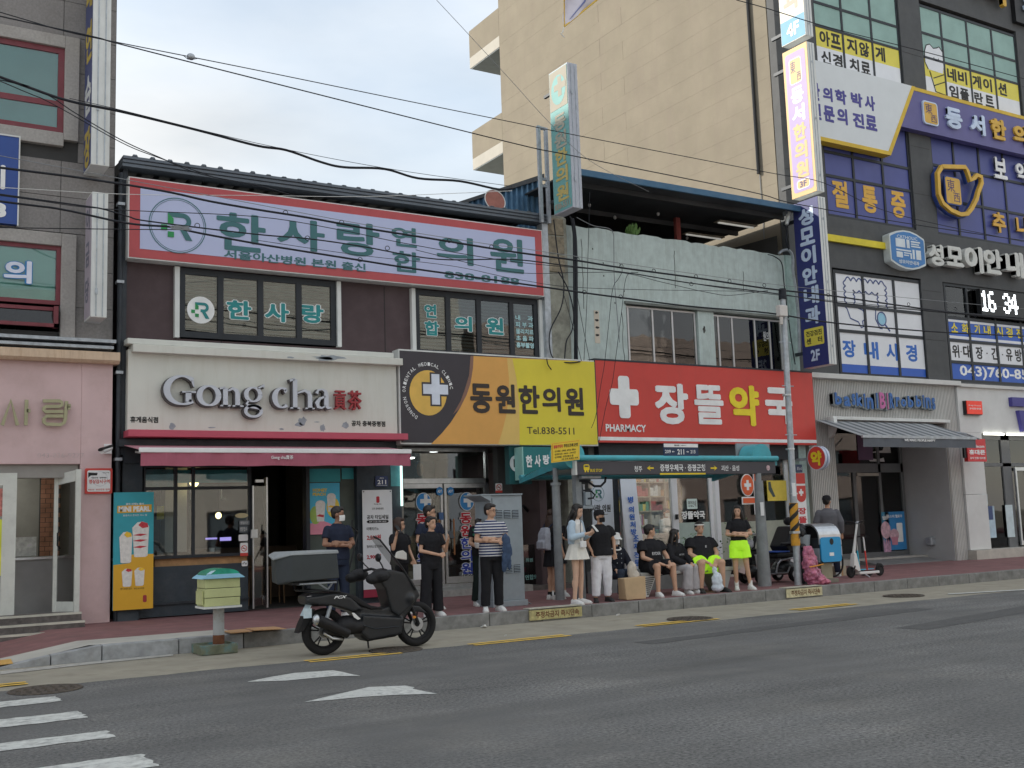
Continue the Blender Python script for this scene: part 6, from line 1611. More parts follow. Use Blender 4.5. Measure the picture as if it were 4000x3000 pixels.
build('upper_decal',MB().prism([(24.73,3.101),(25.179,3.073),(25.402,3.118),(25.432,3),(24.827,3.014)],GY+.03,GY+.034),mat('decal_white',(.42,.42,.42),.6),IC)
build('decal_purple',MB().box(24.35,24.95,GY+.02,GY+.028,3.05,3.8),mat('decal_purple',(.10,.06,.11),.6),IC)
pt2=thing('ice_cream_poster','poster with a big scoop of ice cream and the word Wonder on the shop door','poster',(25.744,21.15,1.044))
r=(25.377,26.057,0.466,1.579);r=(max(r[0],24.2),min(r[1],25.08),r[2],r[3])
build('sheet',MB().pb(r,GY-.012,GY-.006),mat('poster_deepblue',(.03,.16,.28),.5,var=.2,vs=3),pt2)
lettering('Wonder',sub(r,.08,.92,.80,.94),GY-.013,m_whiteL,pt2,.002,.03)
build('cone_swirl',MB().prism([(r[0],r[2]),(r[1],r[2])]+[(r[1]-(r[1]-r[0])*i/9,r[2]+(r[3]-r[2])*(.28+.08*math.sin(i*2.2))) for i in range(10)],GY-.015,GY-.0125),mat('print_lilac',(.36,.20,.30),.6,var=.5,vs=14),pt2)
build('scoop',disc(MB(),((r[0]+r[1])/2-.02,r[2]+(r[3]-r[2])*.55),.2,.24,GY-.018,GY-.0155),mat('print_scoop',(.50,.30,.36),.6,var=.35,vs=9),pt2)
pt2=thing('ice_cream_poster','blue poster with a phone and a cup of ice cream right of the shop door','poster',(26.791,21.15,1.05))
r=(26.418,27.119,0.513,1.583);r=(25.22,26.04,r[2],r[3])
build('sheet',MB().pb(r,GY-.012,GY-.006),mat('poster_blue',(.03,.17,.42),.5,var=.1,vs=3),pt2)
lettering('포스터 헬로우',sub(r,.12,.88,.84,.92),GY-.013,m_whiteL,pt2,.002,.02)
build('printed_phone',MB().prism(rrect(*sub(r,.55,.85,.2,.70),.03),GY-.015,GY-.0125),m_whiteL,pt2)
build('printed_scoop',disc(MB(),(r[0]+.33,r[2]+.42),.19,.17,GY-.018,GY-.0155),mat('print_scoop',(.50,.30,.36),.6,var=.35,vs=9),pt2)
build('printed_tub',MB().prism([(r[0]+.18,r[2]+.36),(r[0]+.48,r[2]+.36),(r[0]+.44,r[2]+.14),(r[0]+.22,r[2]+.14)],GY-.021,GY-.0185),mat('print_scoop2',(.42,.16,.22),.6),pt2)
t=thing('no_smoking_sticker','small no smoking stickers on the glass beside the blue ice cream poster','sign',(26.569,21.15,1.971))
nosmoke((26.493,26.632,1.842,2.092),GY-.006,t);sticker((26.671,26.828,1.847,2.058),G['white'],GY-.006,t)
# raised shop name
t=thing('ice_cream_shop_lettering','blue and pink raised letters baskin BR robbins on the fluted wall','sign',(23.6,19.6,4.3))
m_bb=mat('letter_royal',(.03,.10,.30),.45);m_pk=mat('letter_magenta',(.42,.10,.26),.45);m_bs=mat('letter_return_grey',(.17,.19,.20),.5)
def raised(s,r,m,dz=0,sh=0):
    lettering(s,(r[0]-.05,r[1]+.0,r[2]-.03+dz,r[3]-.01+dz),19.655,m_bs,t,.12,.05,name='letter_return')
    lettering(s,(r[0],r[1],r[2]+dz,r[3]+dz),19.534,m,t,.015,.03,name='letter')
bp_=[('b',395,462,325,445),('a',482,545,365,460),('s',560,592,340,450),('k',598,660,330,460),('i',670,695,340,465),('N',700,765,375,480)]

raised('b',(21.689,21.932,4.352,4.667),m_bb)
raised('a',(22.016,22.259,4.315,4.578),m_bb)
raised('s',(22.326,22.443,4.353,4.654),m_bb)
raised('k',(22.485,22.707,4.333,4.681),m_bb)
raised('i',(22.768,22.831,4.309,4.676),m_bb)
raised('n',(22.876,23.122,4.275,4.578),m_bb)
raised('|',(23.25,23.301,4.293,4.706),m_bb)
raised('B',(23.373,23.597,4.295,4.724),m_pk)
raised('I',(23.666,23.705,4.276,4.72),m_pk)
raised('R',(23.768,23.927,4.31,4.723),m_bb)
raised('r',(24.004,24.168,4.358,4.625),m_bb)
raised('o',(24.218,24.419,4.364,4.575),m_bb)
raised('b',(24.488,24.713,4.352,4.663),m_bb)
raised('b',(24.821,25.027,4.372,4.687),m_bb)
raised('i',(25.111,25.168,4.37,4.711),m_bb)
raised('n',(25.22,25.433,4.343,4.652),m_bb)
raised('s',(25.493,25.613,4.319,4.651),m_bb)

# striped awning
t=thing('striped_awning','grey striped awning over the ice cream shop entrance, WE MAKE PEOPLE HAPPY on its valance','awning',(23.8,19,3.5))
m_s1=mat('awning_dark',(.10,.11,.12),.85,var=.08);m_s2=mat('awning_light',(.27,.28,.29),.85,var=.08)
ax0,ax1,ay0,ay1,az0,az1=21.039,25.371,18.2,19.62,3.431,3.95
tx0,tx1=21.75,26.1
n_=24
for i in range(n_):
    a0,a1=i/n_,(i+1)/n_
    q=lambda s_,y_:(ax0+(ax1-ax0)*s_,ay0,az0) if y_==0 else (ax0+(ax1-ax0)*s_,ay1,az1)
    A,B_,C_,D_=q(a0,0),q(a1,0),q(a1,1),q(a0,1)
    mb=MB().add([A,B_,C_,D_]+[(v[0],v[1],v[2]-.012) for v in (A,B_,C_,D_)],[(0,1,2,3),(7,6,5,4),(0,4,5,1),(2,6,7,3)])
    build('canopy_stripe',mb,m_s1 if i%2 else m_s2,t)
build('front_bar',MB().box(ax0,ax1,ay0-.05,ay0,az0-.05,az0+.02),G['galv'],t)
mb=MB();n_=50
for i in range(n_+1):
    x_=ax0+.02+(ax1-ax0-.04)*i/n_;y_=ay0-.03+.01*math.sin(i*.8);mb.v +=[(x_,y_,az0-.05),(x_,y_+.01,az0-.27)]
mb.f=[(2*i,2*i+1,2*i+3,2*i+2) for i in range(n_)]
build('valance',mb,mat('valance_slate',(.085,.095,.11),.85,var=.06),t)
lettering('WE MAKE PEOPLE HAPPY',(22.522,23.7,3.306,3.367),18.15,m_whiteL,t,.003,.03)
build('wall_rail',MB().box(21.55,26.15,19.50,19.65,3.97,4.05),G['offwhite'],t)
build('end_bracket',MB().prism([(19.65,4.02),(19.45,4.02),(19.42,3.8),(19.55,3.55),(19.65,3.5)],21.5,21.62,'x'),G['offwhite'],t)
for x_ in (22.3,25.6):build('folding_arm',MB().tube([(x_,19.6,3.8),(x_+.4,18.9,3.6),(x_,18.25,az0-.03)],.02),G['galv'],t)
# white phone shop at the right edge
WS=thing('phone_shopfront','white panelled phone shopfront with glass doors at the right edge of the picture','shopfront',(30,19.8,.2))
m_wp=mat('white_panel',(.52,.53,.52),.6,var=.05,dirt=.12,ds=1.5)
px0=26.70
mb=MB()
for a,b in ((px0,30.1),(30.11,33.5),(33.51,40)):build('fascia_panel',MB().box(a,b,19.60,19.9,3.72,5.0),m_wp,WS)
build('top_trim',MB().box(26.79,40,19.52,19.9,5.002,5.09),mat('cornice_pale',(.50,.50,.48),.6),WS)
build('pier_panel',MB().box(px0,27.62,19.60,19.9,.46,1.98).box(px0,27.62,19.60,19.9,1.99,3.715),m_wp,WS)
build('plinth',MB().box(px0-.02,45,19.4,19.95,.0,.45),mat('plinth_beige',(.36,.34,.30),.7,var=.12,vs=5),WS)
o=build('shop_frame',MB().box(27.62,27.72,19.9,20.0,.45,3.72).box(28.9,29.3,19.9,20.0,.45,3.72).box(27.72,40,19.9,20.0,3.55,3.72).box(27.72,40,19.9,20.0,2.78,2.88).box(30.2,30.32,19.9,20.0,.45,2.78),mat('frame_slate',(.09,.095,.10),.5),WS)
build('pane',MB().box(27.7,40,19.94,19.95,.45,3.6),GD,o)
build('glass_door',MB().box(29.35,29.42,19.82,19.88,.5,2.75).box(30.1,30.17,19.82,19.88,.5,2.75).box(29.42,30.1,19.82,19.88,2.65,2.75).box(29.42,30.1,19.82,19.88,.5,.62),G['steel'],WS)
build('strip_lamp',MB().box(27.7,28.6,19.55,19.6,3.66,3.70).box(28.75,30.2,19.55,19.6,3.66,3.70),mat('lamp_warm_white',(.95,.9,.7),.5,emit=1.6),WS)
build('interior_wall',MB().box(27.5,40,24,24.1,.3,3.7),mat('shop_dim',(.16,.17,.17),.8,var=.3,vs=1),WS)
build('soffit',MB().box(27.5,40,19.96,24,3.6,3.7),G['interior'],WS)
build('display_table',MB().box(28,33,21.5,22.3,.4,1.2),mat('table_pale',(.42,.44,.45),.5),WS)
m_info=mat('info_sheet',(.42,.52,.56),.6,var=.12,vs=6)
for k,(nm,r) in enumerate((('window_sheet',(27.429,28.037,1.694,1.995)),('window_sheet',(27.469,27.553,0.776,1.654)),('window_sheet',(27.674,28.302,0.75,1.65)),('window_sheet',(28.819,29.158,0.74,1.667)))):
    build(nm,MB().pb(r,19.885,19.89),m_info if k != 2 else mat('info_navy_sheet',(.28,.38,.46),.6,var=.3,vs=3),WS)
build('navy_patch',MB().pb((27.674,28.217,1.264,1.65),19.88,19.884),mat('sheet_navy',(.03,.05,.13),.5),WS)
build('portrait_print',MB().pb((27.808,27.94,1.763,1.942),19.88,19.884),mat('sheet_navy',(.03,.05,.13),.5),WS)
build('portrait_print',MB().pb((27.665,27.825,0.805,1.006),19.878,19.883),mat('sheet_navy',(.03,.05,.13),.5),WS)
t=thing('red_square_sign','small red square sign with white lettering on the white fascia','sign',(27.217,19.5,4.421))
r=(26.901,27.591,4.199,4.633);r=(r[0]+.02,r[1],r[2]+.03,r[3]-.03)
build('box',MB().box(r[0]-.03,r[1],19.50,19.6,r[2]-.02,r[3]),G['black'],t);build('face',MB().pb(r,19.48,19.499),mat('sign_scarlet',(.62,.035,.02),.45,emit=.08),t)
lettering('SK magic  SK telecom',sub(r,.1,.9,.58,.70),19.479,m_whiteL,t,.002,.01);lettering('공식인증 대리점',sub(r,.14,.9,.34,.48),19.479,m_whiteL,t,.002,.02)
t=thing('red_hanging_sign','red projecting sign SK telecom 휴대폰 under the striped awning end','sign',(26.516,19,3.175))
r=(26.09,26.93,2.834,3.484);r=(r[0]+.02,r[1]-.02,r[2]+.03,r[3])
build('box',MB().box(r[0],r[1],19.0,19.12,r[2],r[3]),mat('sign_scarlet2',(.50,.03,.035),.45),t)
build('bracket',MB().box(r[0]-.1,r[0],19.03,19.09,r[2]+.1,r[3]-.1),G['black'],t)
lettering('SK telecom',sub(r,.06,.92,.60,.74),18.999,m_whiteL,t,.002,.02);lettering('휴대폰',sub(r,.08,.94,.30,.52),18.999,m_whiteL,t,.002,.04);lettering('공식 인증 대리점',sub(r,.1,.92,.10,.20),18.999,m_whiteL,t,.002,.02)
t=thing('blue_T_lettering','dark blue raised angular T logo cut off by the right edge of the picture','sign',(29.25,19.5,4.444))
x_,z_=29.002,4.766
build('letter_bar',MB().box(x_,x_+1.6,19.48,19.6,z_-.26,z_),m_dn,t)
build('letter_stem',MB().prism([(x_+.28,z_-.38),(x_+.62,z_-.38),(x_+.66,z_-.9),(x_+.4,z_-1.0)],19.48,19.6),m_dn,t)
t=thing('entry_ramp_plate','grey metal wedge plate on the pavement at the white shop step','ramp',(29.6,19.1,.2))
build('plate',MB().add([(28.9,18.8,.205),(31,18.8,.205),(31,19.38,.44),(28.9,19.38,.44),(28.9,19.38,.2),(31,19.38,.2)],[(0,1,2,3),(0,3,4),(1,5,2),(2,5,4,3)]),G['grey_paint'],t)
t=thing('exhaust_cowl','small dark vent cowl low on the grey return wall of the ice cream shop','vent',(26.1,20.2,.7))
build('cowl',MB().box(25.98,26.18,20.3,20.5,.62,.85),G['galv'],t,bevel=.03)
# ---- opposite side of the street, seen only as reflections
def opposite(x0,x1,h,col,lab,nf,y1=-9.3):
    t=thing('opposite_building',lab,'building',((x0+x1)/2,y1,0));m=mat('opposite_%d'%int(x0+100),col,.85,var=.1,vs=1)
    mb=MB();hs=[]
    n_=int((x1-x0)/3)
    for f_ in range(nf):
        for k in range(n_):a=x0+.7+k*(x1-x0-.8)/n_;hs.append((a,a+1.9,.8+f_*3.2,2.6+f_*3.2))
    wallg(mb,x0,x1,0,h,y1-.3,y1,hs);build('wall',mb,m,t)
    build('roof',MB().box(x0,x1,y1-10,y1-.3,h-.3,h),m,t)
    gl_=G['dark_metal']
    for q in hs:build('window',MB().box(q[0],q[1],y1-.25,y1-.2,q[2],q[3]),mat('opp_glass',(.10,.13,.15),.15),t)
opposite(-28,-8,12.5,(.42,.39,.35),'low tan building across the street behind the viewer',2)
opposite(-7.5,9,12.0,(.40,.41,.41),'low grey building across the street behind the viewer',3)
opposite(10,27,13.5,(.58,.55,.48),'cream three storey building across the street behind the viewer',3)
opposite(28,60,12.0,(.42,.34,.30),'reddish building across the street far behind the viewer',2)

# ================================================================= street furniture
# grey utility cabinet
t=thing('utility_cabinet','tall grey street utility cabinet with louvres behind the man in the striped shirt','cabinet',(9.9,16.7,.2))
cb=(9.60,10.24,.30,2.10)
build('body',MB().box(cb[0],cb[1],16.45,17.0,cb[2],cb[3]),G['grey_paint'],t,bevel=.008)
build('roof_plate',MB().box(cb[0]-.20,cb[1]+.0,16.42,17.03,cb[3]+.002,cb[3]+.025).add([(cb[0]-.2,16.43,cb[3]),(cb[0],16.43,cb[3]),(cb[0],16.43,cb[3]-.10),(cb[0]-.2,17.0,cb[3]),(cb[0],17.0,cb[3]),(cb[0],17.0,cb[3]-.10)],[(0,2,1),(3,4,5),(0,3,5,2)]),G['grey_paint'],t)
build('plinth',MB().box(cb[0]-.03,cb[1]+.03,16.40,17.05,.2,.3),G['grey_paint'],t,bevel=.01)
build('door_gap',MB().box(cb[0]+.03,cb[0]+.036,16.445,16.4495,cb[2]+.05,cb[3]-.05),G['black'],t)
for z0_ in (.86,1.80):
    for k in range(3):
        g_=build('louvre',MB().box(cb[0]+.10+k*.165,cb[0]+.23+k*.165,16.443,16.449,z0_-.10,z0_+.04),G['dark_metal'],t)
        mb=MB()
        for q in range(5):z_=z0_-.095+q*.027;mb.add([(cb[0]+.10+k*.165,16.449,z_+.018),(cb[0]+.23+k*.165,16.449,z_+.018),(cb[0]+.23+k*.165,16.428,z_),(cb[0]+.10+k*.165,16.428,z_)],[(0,1,2,3)])
        o=build('louvre_slats',mb,G['grey_paint'],g_);o['kind']='stuff'
# bus shelter
BS=thing('bus_shelter','bus shelter with teal rim tube, dark route board and round grey columns','bus shelter',(13.9,17,.2))
m_col=mat('column_grey',(.17,.185,.195),.7,var=.15,vs=6,dirt=.35,ds=5,dirtcol=(.10,.10,.095))
SY=16.42
def column(x,y,r0,r1,z1):return build('column',MB().cap((x,y,.2),(x,y,z1),r0,r1,24,True),m_col,BS,smooth=True)
c1=column(15.89,16.45,.135,.085,2.30);build('column_head',MB().cyl((15.89,16.45,2.30),(15.89,16.45,2.45),.06),m_col,c1,smooth=True)
build('paper_notice',MB().box(15.79,15.88,16.33,16.34,1.597,1.864),G['paper'],c1)
c2=column(11.30,16.95,.085,.075,2.33);build('column_collar',MB().cyl((11.30,16.95,2.28),(11.30,16.95,2.33),.10),m_col,c2,smooth=True);build('column_neck',MB().cyl((11.30,16.95,2.33),(11.30,16.95,2.6),.05),m_col,c2,smooth=True)
m_board=mat('board_charcoal',(.055,.052,.06),.5,var=.05)
bx_=(11.42,16.36,2.44,2.685)
build('route_board',MB().box(bx_[0],bx_[1],SY,SY+.09,bx_[2],bx_[3]),m_board,BS,bevel=.01)
build('board_end',MB().box(bx_[0]-.04,bx_[0]-.001,SY-.01,SY+.12,bx_[2],bx_[3]+.01),G['offwhite'],BS)
build('rim_tube',MB().cyl((11.45,SY+.0,2.75),(16.42,SY+.0,2.75),.052,n=14),mat('rim_teal',(.05,.30,.36),.35,var=.08,vs=4,dirt=.25,ds=5),BS,smooth=True)
bw=SY-.002
m_by=mat('board_yellow',(.72,.48,.02),.5)
lettering('증평우체국 · 증평군청',(13.344,14.467,2.499,2.634),bw,m_whiteL,BS,.003,.015)
lettering('청주',(12.727,12.911,2.489,2.602),bw,m_whiteL,BS,.003,.01)
lettering('괴산 · 음성',(14.884,15.358,2.501,2.612),bw,m_whiteL,BS,.003,.01)
lettering('BUS STOP',(11.715,11.984,2.493,2.549),bw,m_by,BS,.003,.01)
build('board_underline',MB().pb((13.333,14.471,2.434,2.464),bw-.003,bw),m_by,BS)
def arrow(x0,x1,z,d):
    if d<0:x0,x1=x1,x0
    s_=1 if d>0 else-1
    build('board_arrow',MB().prism([(x0,z-.014),(x1-s_*.06,z-.014),(x1-s_*.09,z-.05),(x1,z),(x1-s_*.09,z+.05),(x1-s_*.06,z+.014),(x0,z+.014)],bw-.003,bw),m_by,BS)
arrow(13.024,13.188,2.561,-1);arrow(14.609,14.782,2.557,1)
r=(11.568,11.697,2.49,2.632)
build('bus_icon',MB().prism(rrect(r[0],r[1],r[2]+.03,r[3],.03),bw-.003,bw),m_by,BS);build('bus_icon_window',MB().box(r[0]+.02,r[1]-.02,bw-.005,bw-.0035,r[2]+.095,r[3]-.02),m_board,BS)
build('bus_icon_wheel',MB().box(r[0]+.02,r[0]+.05,bw-.003,bw,r[2],r[2]+.03),m_by,BS);build('bus_icon_wheel',MB().box(r[1]-.05,r[1]-.02,bw-.003,bw,r[2],r[2]+.03),m_by,BS)
build('round_sticker',disc(MB(),(16.15,2.559),.05,.055,bw-.003,bw,16),mat('sticker_pink',(.45,.30,.32),.6,var=.5,vs=30),BS)
# arched end beam, roof and rear gutter
def arcbeam(x0,x1,nm,hi=1):
    top=[(16.44,2.80),(17.2,2.77),(18.35,2.62)] if not hi else [(16.44,2.72),(16.97,2.70),(17.56,2.64),(18.0,2.55),(18.4,2.44)];bot=[(18.38,2.38),(17.9,2.46),(17.38,2.55),(16.9,2.60),(16.44,2.61)]
    return build(nm,MB().prism(top+bot,x0,x1,'x'),G['teal'],BS)
arcbeam(11.40,11.47,'arch_beam');arcbeam(16.36,16.43,'arch_beam',0)
rp_=[(16.47,2.715),(16.9,2.71),(17.4,2.67),(17.8,2.62),(18.35,2.52)]
mb=MB()
for i,(a,z_) in enumerate(rp_):mb.v +=[(11.47,a,z_),(16.36,a,z_)]
mb.f=[(2*i,2*i+1,2*i+3,2*i+2) for i in range(len(rp_)-1)]
build('roof_sheet',mb,glass('roof_polycarbonate',(.45,.48,.5),.4,.3),BS)
build('rear_gutter',MB().cyl((11.40,18.35,2.5),(16.43,18.35,2.5),.05),G['teal'],BS,smooth=True)
build('end_fairing',MB().cyl((16.13,16.55,2.80),(16.13,16.95,2.80),.26,n=28),mat('rim_teal',(.05,.30,.36),.35),BS,smooth=True)
build('end_fairing',MB().cyl((11.42,16.50,2.80),(11.42,16.95,2.80),.24,n=28),mat('rim_teal',(.05,.30,.36),.35),BS,smooth=True)
build('fairing_plate',MB().box(15.87,16.80,17.0,17.04,2.80,3.10),G['grey_paint'],BS)
# lower body of the shelter board back panel & cross tube
build('ceiling_tube',MB().cyl((11.45,16.95,2.6),(16.3,16.95,2.6),.03),m_col,BS,smooth=True)
# plates on top of the shelter
t=thing('address_direction_plate','navy and white plate 209 211 213 standing on the shelter rim','sign',(13.853,16.4,2.778))
r=(13.432,14.291,2.788,3.031);build('plate',MB().pb(r,16.39,16.41),mat('plate_navy',(.015,.03,.07),.45),t)
zs_=2.959;build('white_band',MB().box(r[0]+.005,r[1]-.005,16.386,16.389,zs_,r[3]-.005),m_whiteL,t)
lettering('211',(13.765,13.931,2.82,2.922),16.388,m_whiteL,t,.002,.02);lettering('209',(13.458,13.601,2.842,2.907),16.388,m_whiteL,t,.002,.01);lettering('213',(14.092,14.213,2.841,2.907),16.388,m_whiteL,t,.002,.01)
lettering('중앙로',(13.692,13.822,2.978,3.01),16.385,G['ink'],t,.002,.02);lettering('Jungang-ro',(13.851,13.989,2.985,3.005),16.385,G['ink'],t,.002)
build('plate_arrow',MB().prism([(13.63,2.873),(13.663,2.892),(13.658,2.877),(13.7,2.875),(13.7,2.869),(13.657,2.868),(13.66,2.852)],16.386,16.388),m_whiteL,t)
build('plate_arrow',MB().prism([(14.05,2.872),(14.019,2.892),(14.023,2.877),(13.986,2.877),(13.986,2.869),(14.022,2.869),(14.017,2.852)],16.386,16.388),m_whiteL,t)
# yellow parking notice, tilted
t=thing('parking_notice_sign','yellow tilted parking notice with red title fixed at the left end of the shelter','sign',(11.1,16.3,2.85))
P4=[(10.801,3.003),(11.418,3.077),(11.399,2.71),(10.79,2.651)]
build('plate',MB().prism(P4,16.29,16.305),mat('notice_yellow',(.68,.44,.03),.5,var=.05),t)
mx_=sum(p[0] for p in P4)/4;mz_=sum(p[1] for p in P4)/4
ins=[(mx_+(p[0]-mx_)*.94,mz_+(p[1]-mz_)*.90) for p in P4];ins2=[(mx_+(p[0]-mx_)*.925,mz_+(p[1]-mz_)*.875) for p in P4]
build('red_line',MB().prism(ins,16.287,16.2895),G['red'],t);build('inner_field',MB().prism(ins2,16.284,16.2865),mat('notice_yellow',(.68,.44,.03),.5),t)
tilt=math.atan2(P4[1][1]-P4[0][1],P4[1][0]-P4[0][0])
def tl(s_,u0,u1,v0,v1,m,b=.02):
    A=Vector(P4[3]);U=Vector(P4[2])-A;V=Vector(P4[0])-A
    g=fit(text_mb(s_,b),(0,1,0,1),0,.002)
    g.v=[((A+U*(u0+(u1-u0)*q[0])+V*(v0+(v1-v0)*q[2])).x,16.2835+q[1],(A+U*(u0+(u1-u0)*q[0])+V*(v0+(v1-v0)*q[2])).y) for q in g.v]
    build('lettering',g,m,t)
tl('불법주정차',.07,.40,.70,.88,G['red'],.04);tl('주민신고제 운영',.43,.93,.70,.88,G['ink'],.03)
for k,s_ in enumerate(('· 신고대상 : 소화전, 교차로, 정류소','· 운영시간 : 00시 ~ 24시간','· 신고방법 : 안전신문고 앱')):tl(s_,.08,.86-.1*(k==2),.50-.15*k,.60-.15*k,G['ink'],.02)
tl('1분 간격 과태료 부과',.35,.93,.08,.16,G['ink'],.02)
build('bracket',MB().cyl((11.1,16.32,mz_),(11.38,16.6,mz_),.02),G['galv'],t)
# steel service post with meter boxes beside the shelter column
t=thing('service_post','grey steel post carrying meter boxes and looped cables beside the white skirt woman','post',(11.6,16.75,.2))
build('post',MB().box(11.545,11.675,16.65,16.78,.2,2.62),m_col,t,bevel=.01)
build('meter_box',MB().pb((11.717,11.83,1.89,2.14),16.6,16.72),G['grey_paint'],t,bevel=.01)
build('meter_box',MB().pb((11.75,11.797,1.874,2.293),16.72,16.82),G['galv'],t,bevel=.01)
build('meter_shelf',MB().pb((11.668,11.891,1.829,1.893),16.62,16.85),G['grey_paint'],t,bevel=.01)
build('junction_box',MB().pb((11.613,12.049,2.38,2.433),16.55,16.8),G['galv'],t,bevel=.01)
build('insulator',MB().cyl((11.91,16.7,2.337),(11.903,16.7,2.207),.05,.04),mat('insulator',(.45,.42,.38),.5),t,smooth=True)
build('cable_loop',MB().tube([(11.62,16.65,2.346),(11.813,16.65,2.335),(11.955,16.65,2.244),(12.103,16.65,2.242),(12.206,16.65,2.321),(12.224,16.65,2.412)],.022),G['cable'],t,smooth=True)
build('cable_loop',MB().tube([(11.672,16.6,2.166),(11.841,16.6,2.154),(11.923,16.6,2.083),(11.883,16.6,2.024),(11.761,16.6,2.016)],.016),G['cable'],t,smooth=True)
build('ground_cable',MB().tube([(11.72,16.7,1.5),(11.75,16.68,1.2),(11.71,16.7,.9),(11.73,16.7,.3)],.014),G['cable'],t)
build('conduit',MB().cyl((10.45,16.6,.2),(10.25,16.5,.28),.012),G['cable_grey'],t)
# bench
t=thing('shelter_bench','long low bench with pale perforated end leg under the seated people','bench',(13.6,16.35,.2))
build('seat',MB().box(12.55,15.0,16.15,16.60,.575,.63),mat('bench_seat',(.30,.30,.28),.7,var=.15,vs=6),t,bevel=.01)
def mesh_leg(x,m):
    lg=build('leg',MB().prism([(x,.57),(x+.30,.57),(x+.10,.2),(x+.04,.2)],16.14,16.18),m,t)
    for k in range(9):z_=.54-k*.036;build('leg_slot',MB().box(x+.03+.004*k,x+.25-.017*k,16.134,16.139,z_-.011,z_+.006),G['ink'],lg)
mesh_leg(12.6,G['offwhite'])
build('leg',MB().prism([(14.3,.57),(14.75,.57),(14.60,.2),(14.5,.2)],16.14,16.55),mat('bench_leg_grey',(.22,.23,.23),.7),t)
build('back_slab',MB().box(12.6,15.6,17.6,17.9,.2,.62),mat('slab_grey',(.19,.20,.20),.8,var=.15,vs=4),t)
# leaning stick
t=thing('leaning_stick','thin black hooked stick leaning between the masked man and the menu banner','stick',(7.126,17,0.657))
build('stick',MB().tube([(7.13,17,0.666),(7.492,17.3,1.506),(7.493,17.3,1.557),(7.389,17.3,1.643),(7.402,17.3,1.756)],.014),G['black'],t)
# steel pole with tiger stripes
UP=thing('steel_utility_pole','slim galvanised pole with orange and black striped sleeve carrying the cables','pole',(16.42,16.05,.2))
build('shaft',MB().cap((16.42,16.06,.2),(16.47,16.02,6.0),.074,.055,20,True),G['galv'],UP,smooth=True)
build('top_cap',MB().cyl((16.47,16.02,6.0),(16.475,16.02,6.22),.085,.075),G['cable'],UP,smooth=True)
m_to=mat('sleeve_orange',(.50,.22,.02),.6,var=.15,vs=9,dirt=.4,ds=8)
sl=build('striped_sleeve',MB().cap((16.421,16.06,.98),(16.43,16.055,1.83),.090,.087,24,True),m_to,UP,smooth=True)
for k in range(5):
    mb=MB();n_=24
    for i in range(n_+1):
        a=2*math.pi*i/n_;zc_=.86+k*.24+.32*i/n_*1.5
        for dz_ in (0,.10):mb.v.append((16.424+.0925*math.cos(a-1.6),16.058+.0925*math.sin(a-1.6),max(.985,min(1.825,zc_+dz_))))
    mb.f=[(2*i,2*i+2,2*i+3,2*i+1) for i in range(n_)]
    build('black_stripe',mb,G['ink'],sl)
build('steel_band',MB().cyl((16.42,16.06,1.22),(16.42,16.06,1.27),.104),G['steel'],UP,smooth=True)
build('pole_equipment',MB().pb((16.228,16.446,5.619,5.844),15.88,16.0),mat('equipment_pale',(.50,.47,.44),.5),UP,bevel=.01)
build('insulator',MB().cyl((16.271,15.9,5.595),(16.257,15.9,5.439),.035),mat('insulator',(.45,.42,.38),.5),UP)
for z_ in (3.2,4.2,5.1,5.6):build('climbing_step',MB().cyl((16.3,16.03,z_),(16.62,16.03,z_),.012,n=6),G['galv'],UP)
for z_ in (2.0,2.9,4.0):build('clamp',MB().cyl((16.43,16.05,z_),(16.43,16.05,z_+.03),.09),G['steel'],UP)
build('taped_notice',MB().pb((16.296,16.392,1.96,2.229),15.93,15.94),G['paper'],UP)
# litter bin
LBN=thing('litter_bin','stainless arched litter bin with bright blue door on a stone foot','litter bin',(17.2,16.2,.2))
def archpts(x0,x1,z0,z1,k=12):return [(x0,z0),(x1,z0)]+[((x0+x1)/2+(x1-x0)/2*math.cos(R(180*i/k)),z1-(x1-x0)/2+(x1-x0)/2*math.sin(R(180*i/k))) for i in range(k+1)]
# the barrel axis runs along X: arch seen from its -X end
yz=archpts(15.98,16.55,.60,1.40)
m_binblue=mat('bin_blue',(.02,.22,.48),.4,var=.05,dirt=.12,ds=5)
o=build('cover',MB().prism([(15.97,.98)]+[(16.265+.295*math.cos(R(180-180*i/14)),1.105+.295*math.sin(R(180-180*i/14))) for i in range(15)]+[(16.56,.98),(16.53,.98)]+[(16.265+.265*math.cos(R(180*i/14)),1.10+.265*math.sin(R(180*i/14))) for i in range(15)]+[(16.0,.98)],17.0,17.62,'x'),G['steel'],LBN)
build('body',MB().box(17.03,17.6,16.0,16.53,.60,1.10),G['dark_metal'],LBN)
build('inner_dark',MB().prism([(16.265+.26*math.cos(R(180-180*i/14)),1.10+.26*math.sin(R(180-180*i/14))) for i in range(15)],17.12,17.58,'x'),G['black'],LBN)
build('side_panel',MB().prism(rrect(17.02,17.60,.62,1.12,.06),15.955,15.985),m_binblue,LBN)
build('round_hole',disc(MB(),(17.328,1.027),.055,.065,15.950,15.954),G['ink'],LBN)
build('bin_print',MB().pb((17.249,17.374,0.739,0.807),15.95,15.954),m_whiteL,LBN)
build('end_panel',MB().box(17.0,17.02,16.0,16.53,.62,.90),G['grey_paint'],LBN)
build('foot',MB().box(17.10,17.42,16.06,16.42,.28,.60),mat('foot_stone',(.22,.20,.14),.8,var=.15,vs=6),LBN,bevel=.01)
build('base',MB().box(17.02,17.50,15.98,16.5,.2,.28),mat('foot_stone2',(.13,.125,.10),.8,var=.15,vs=6),LBN,bevel=.01)
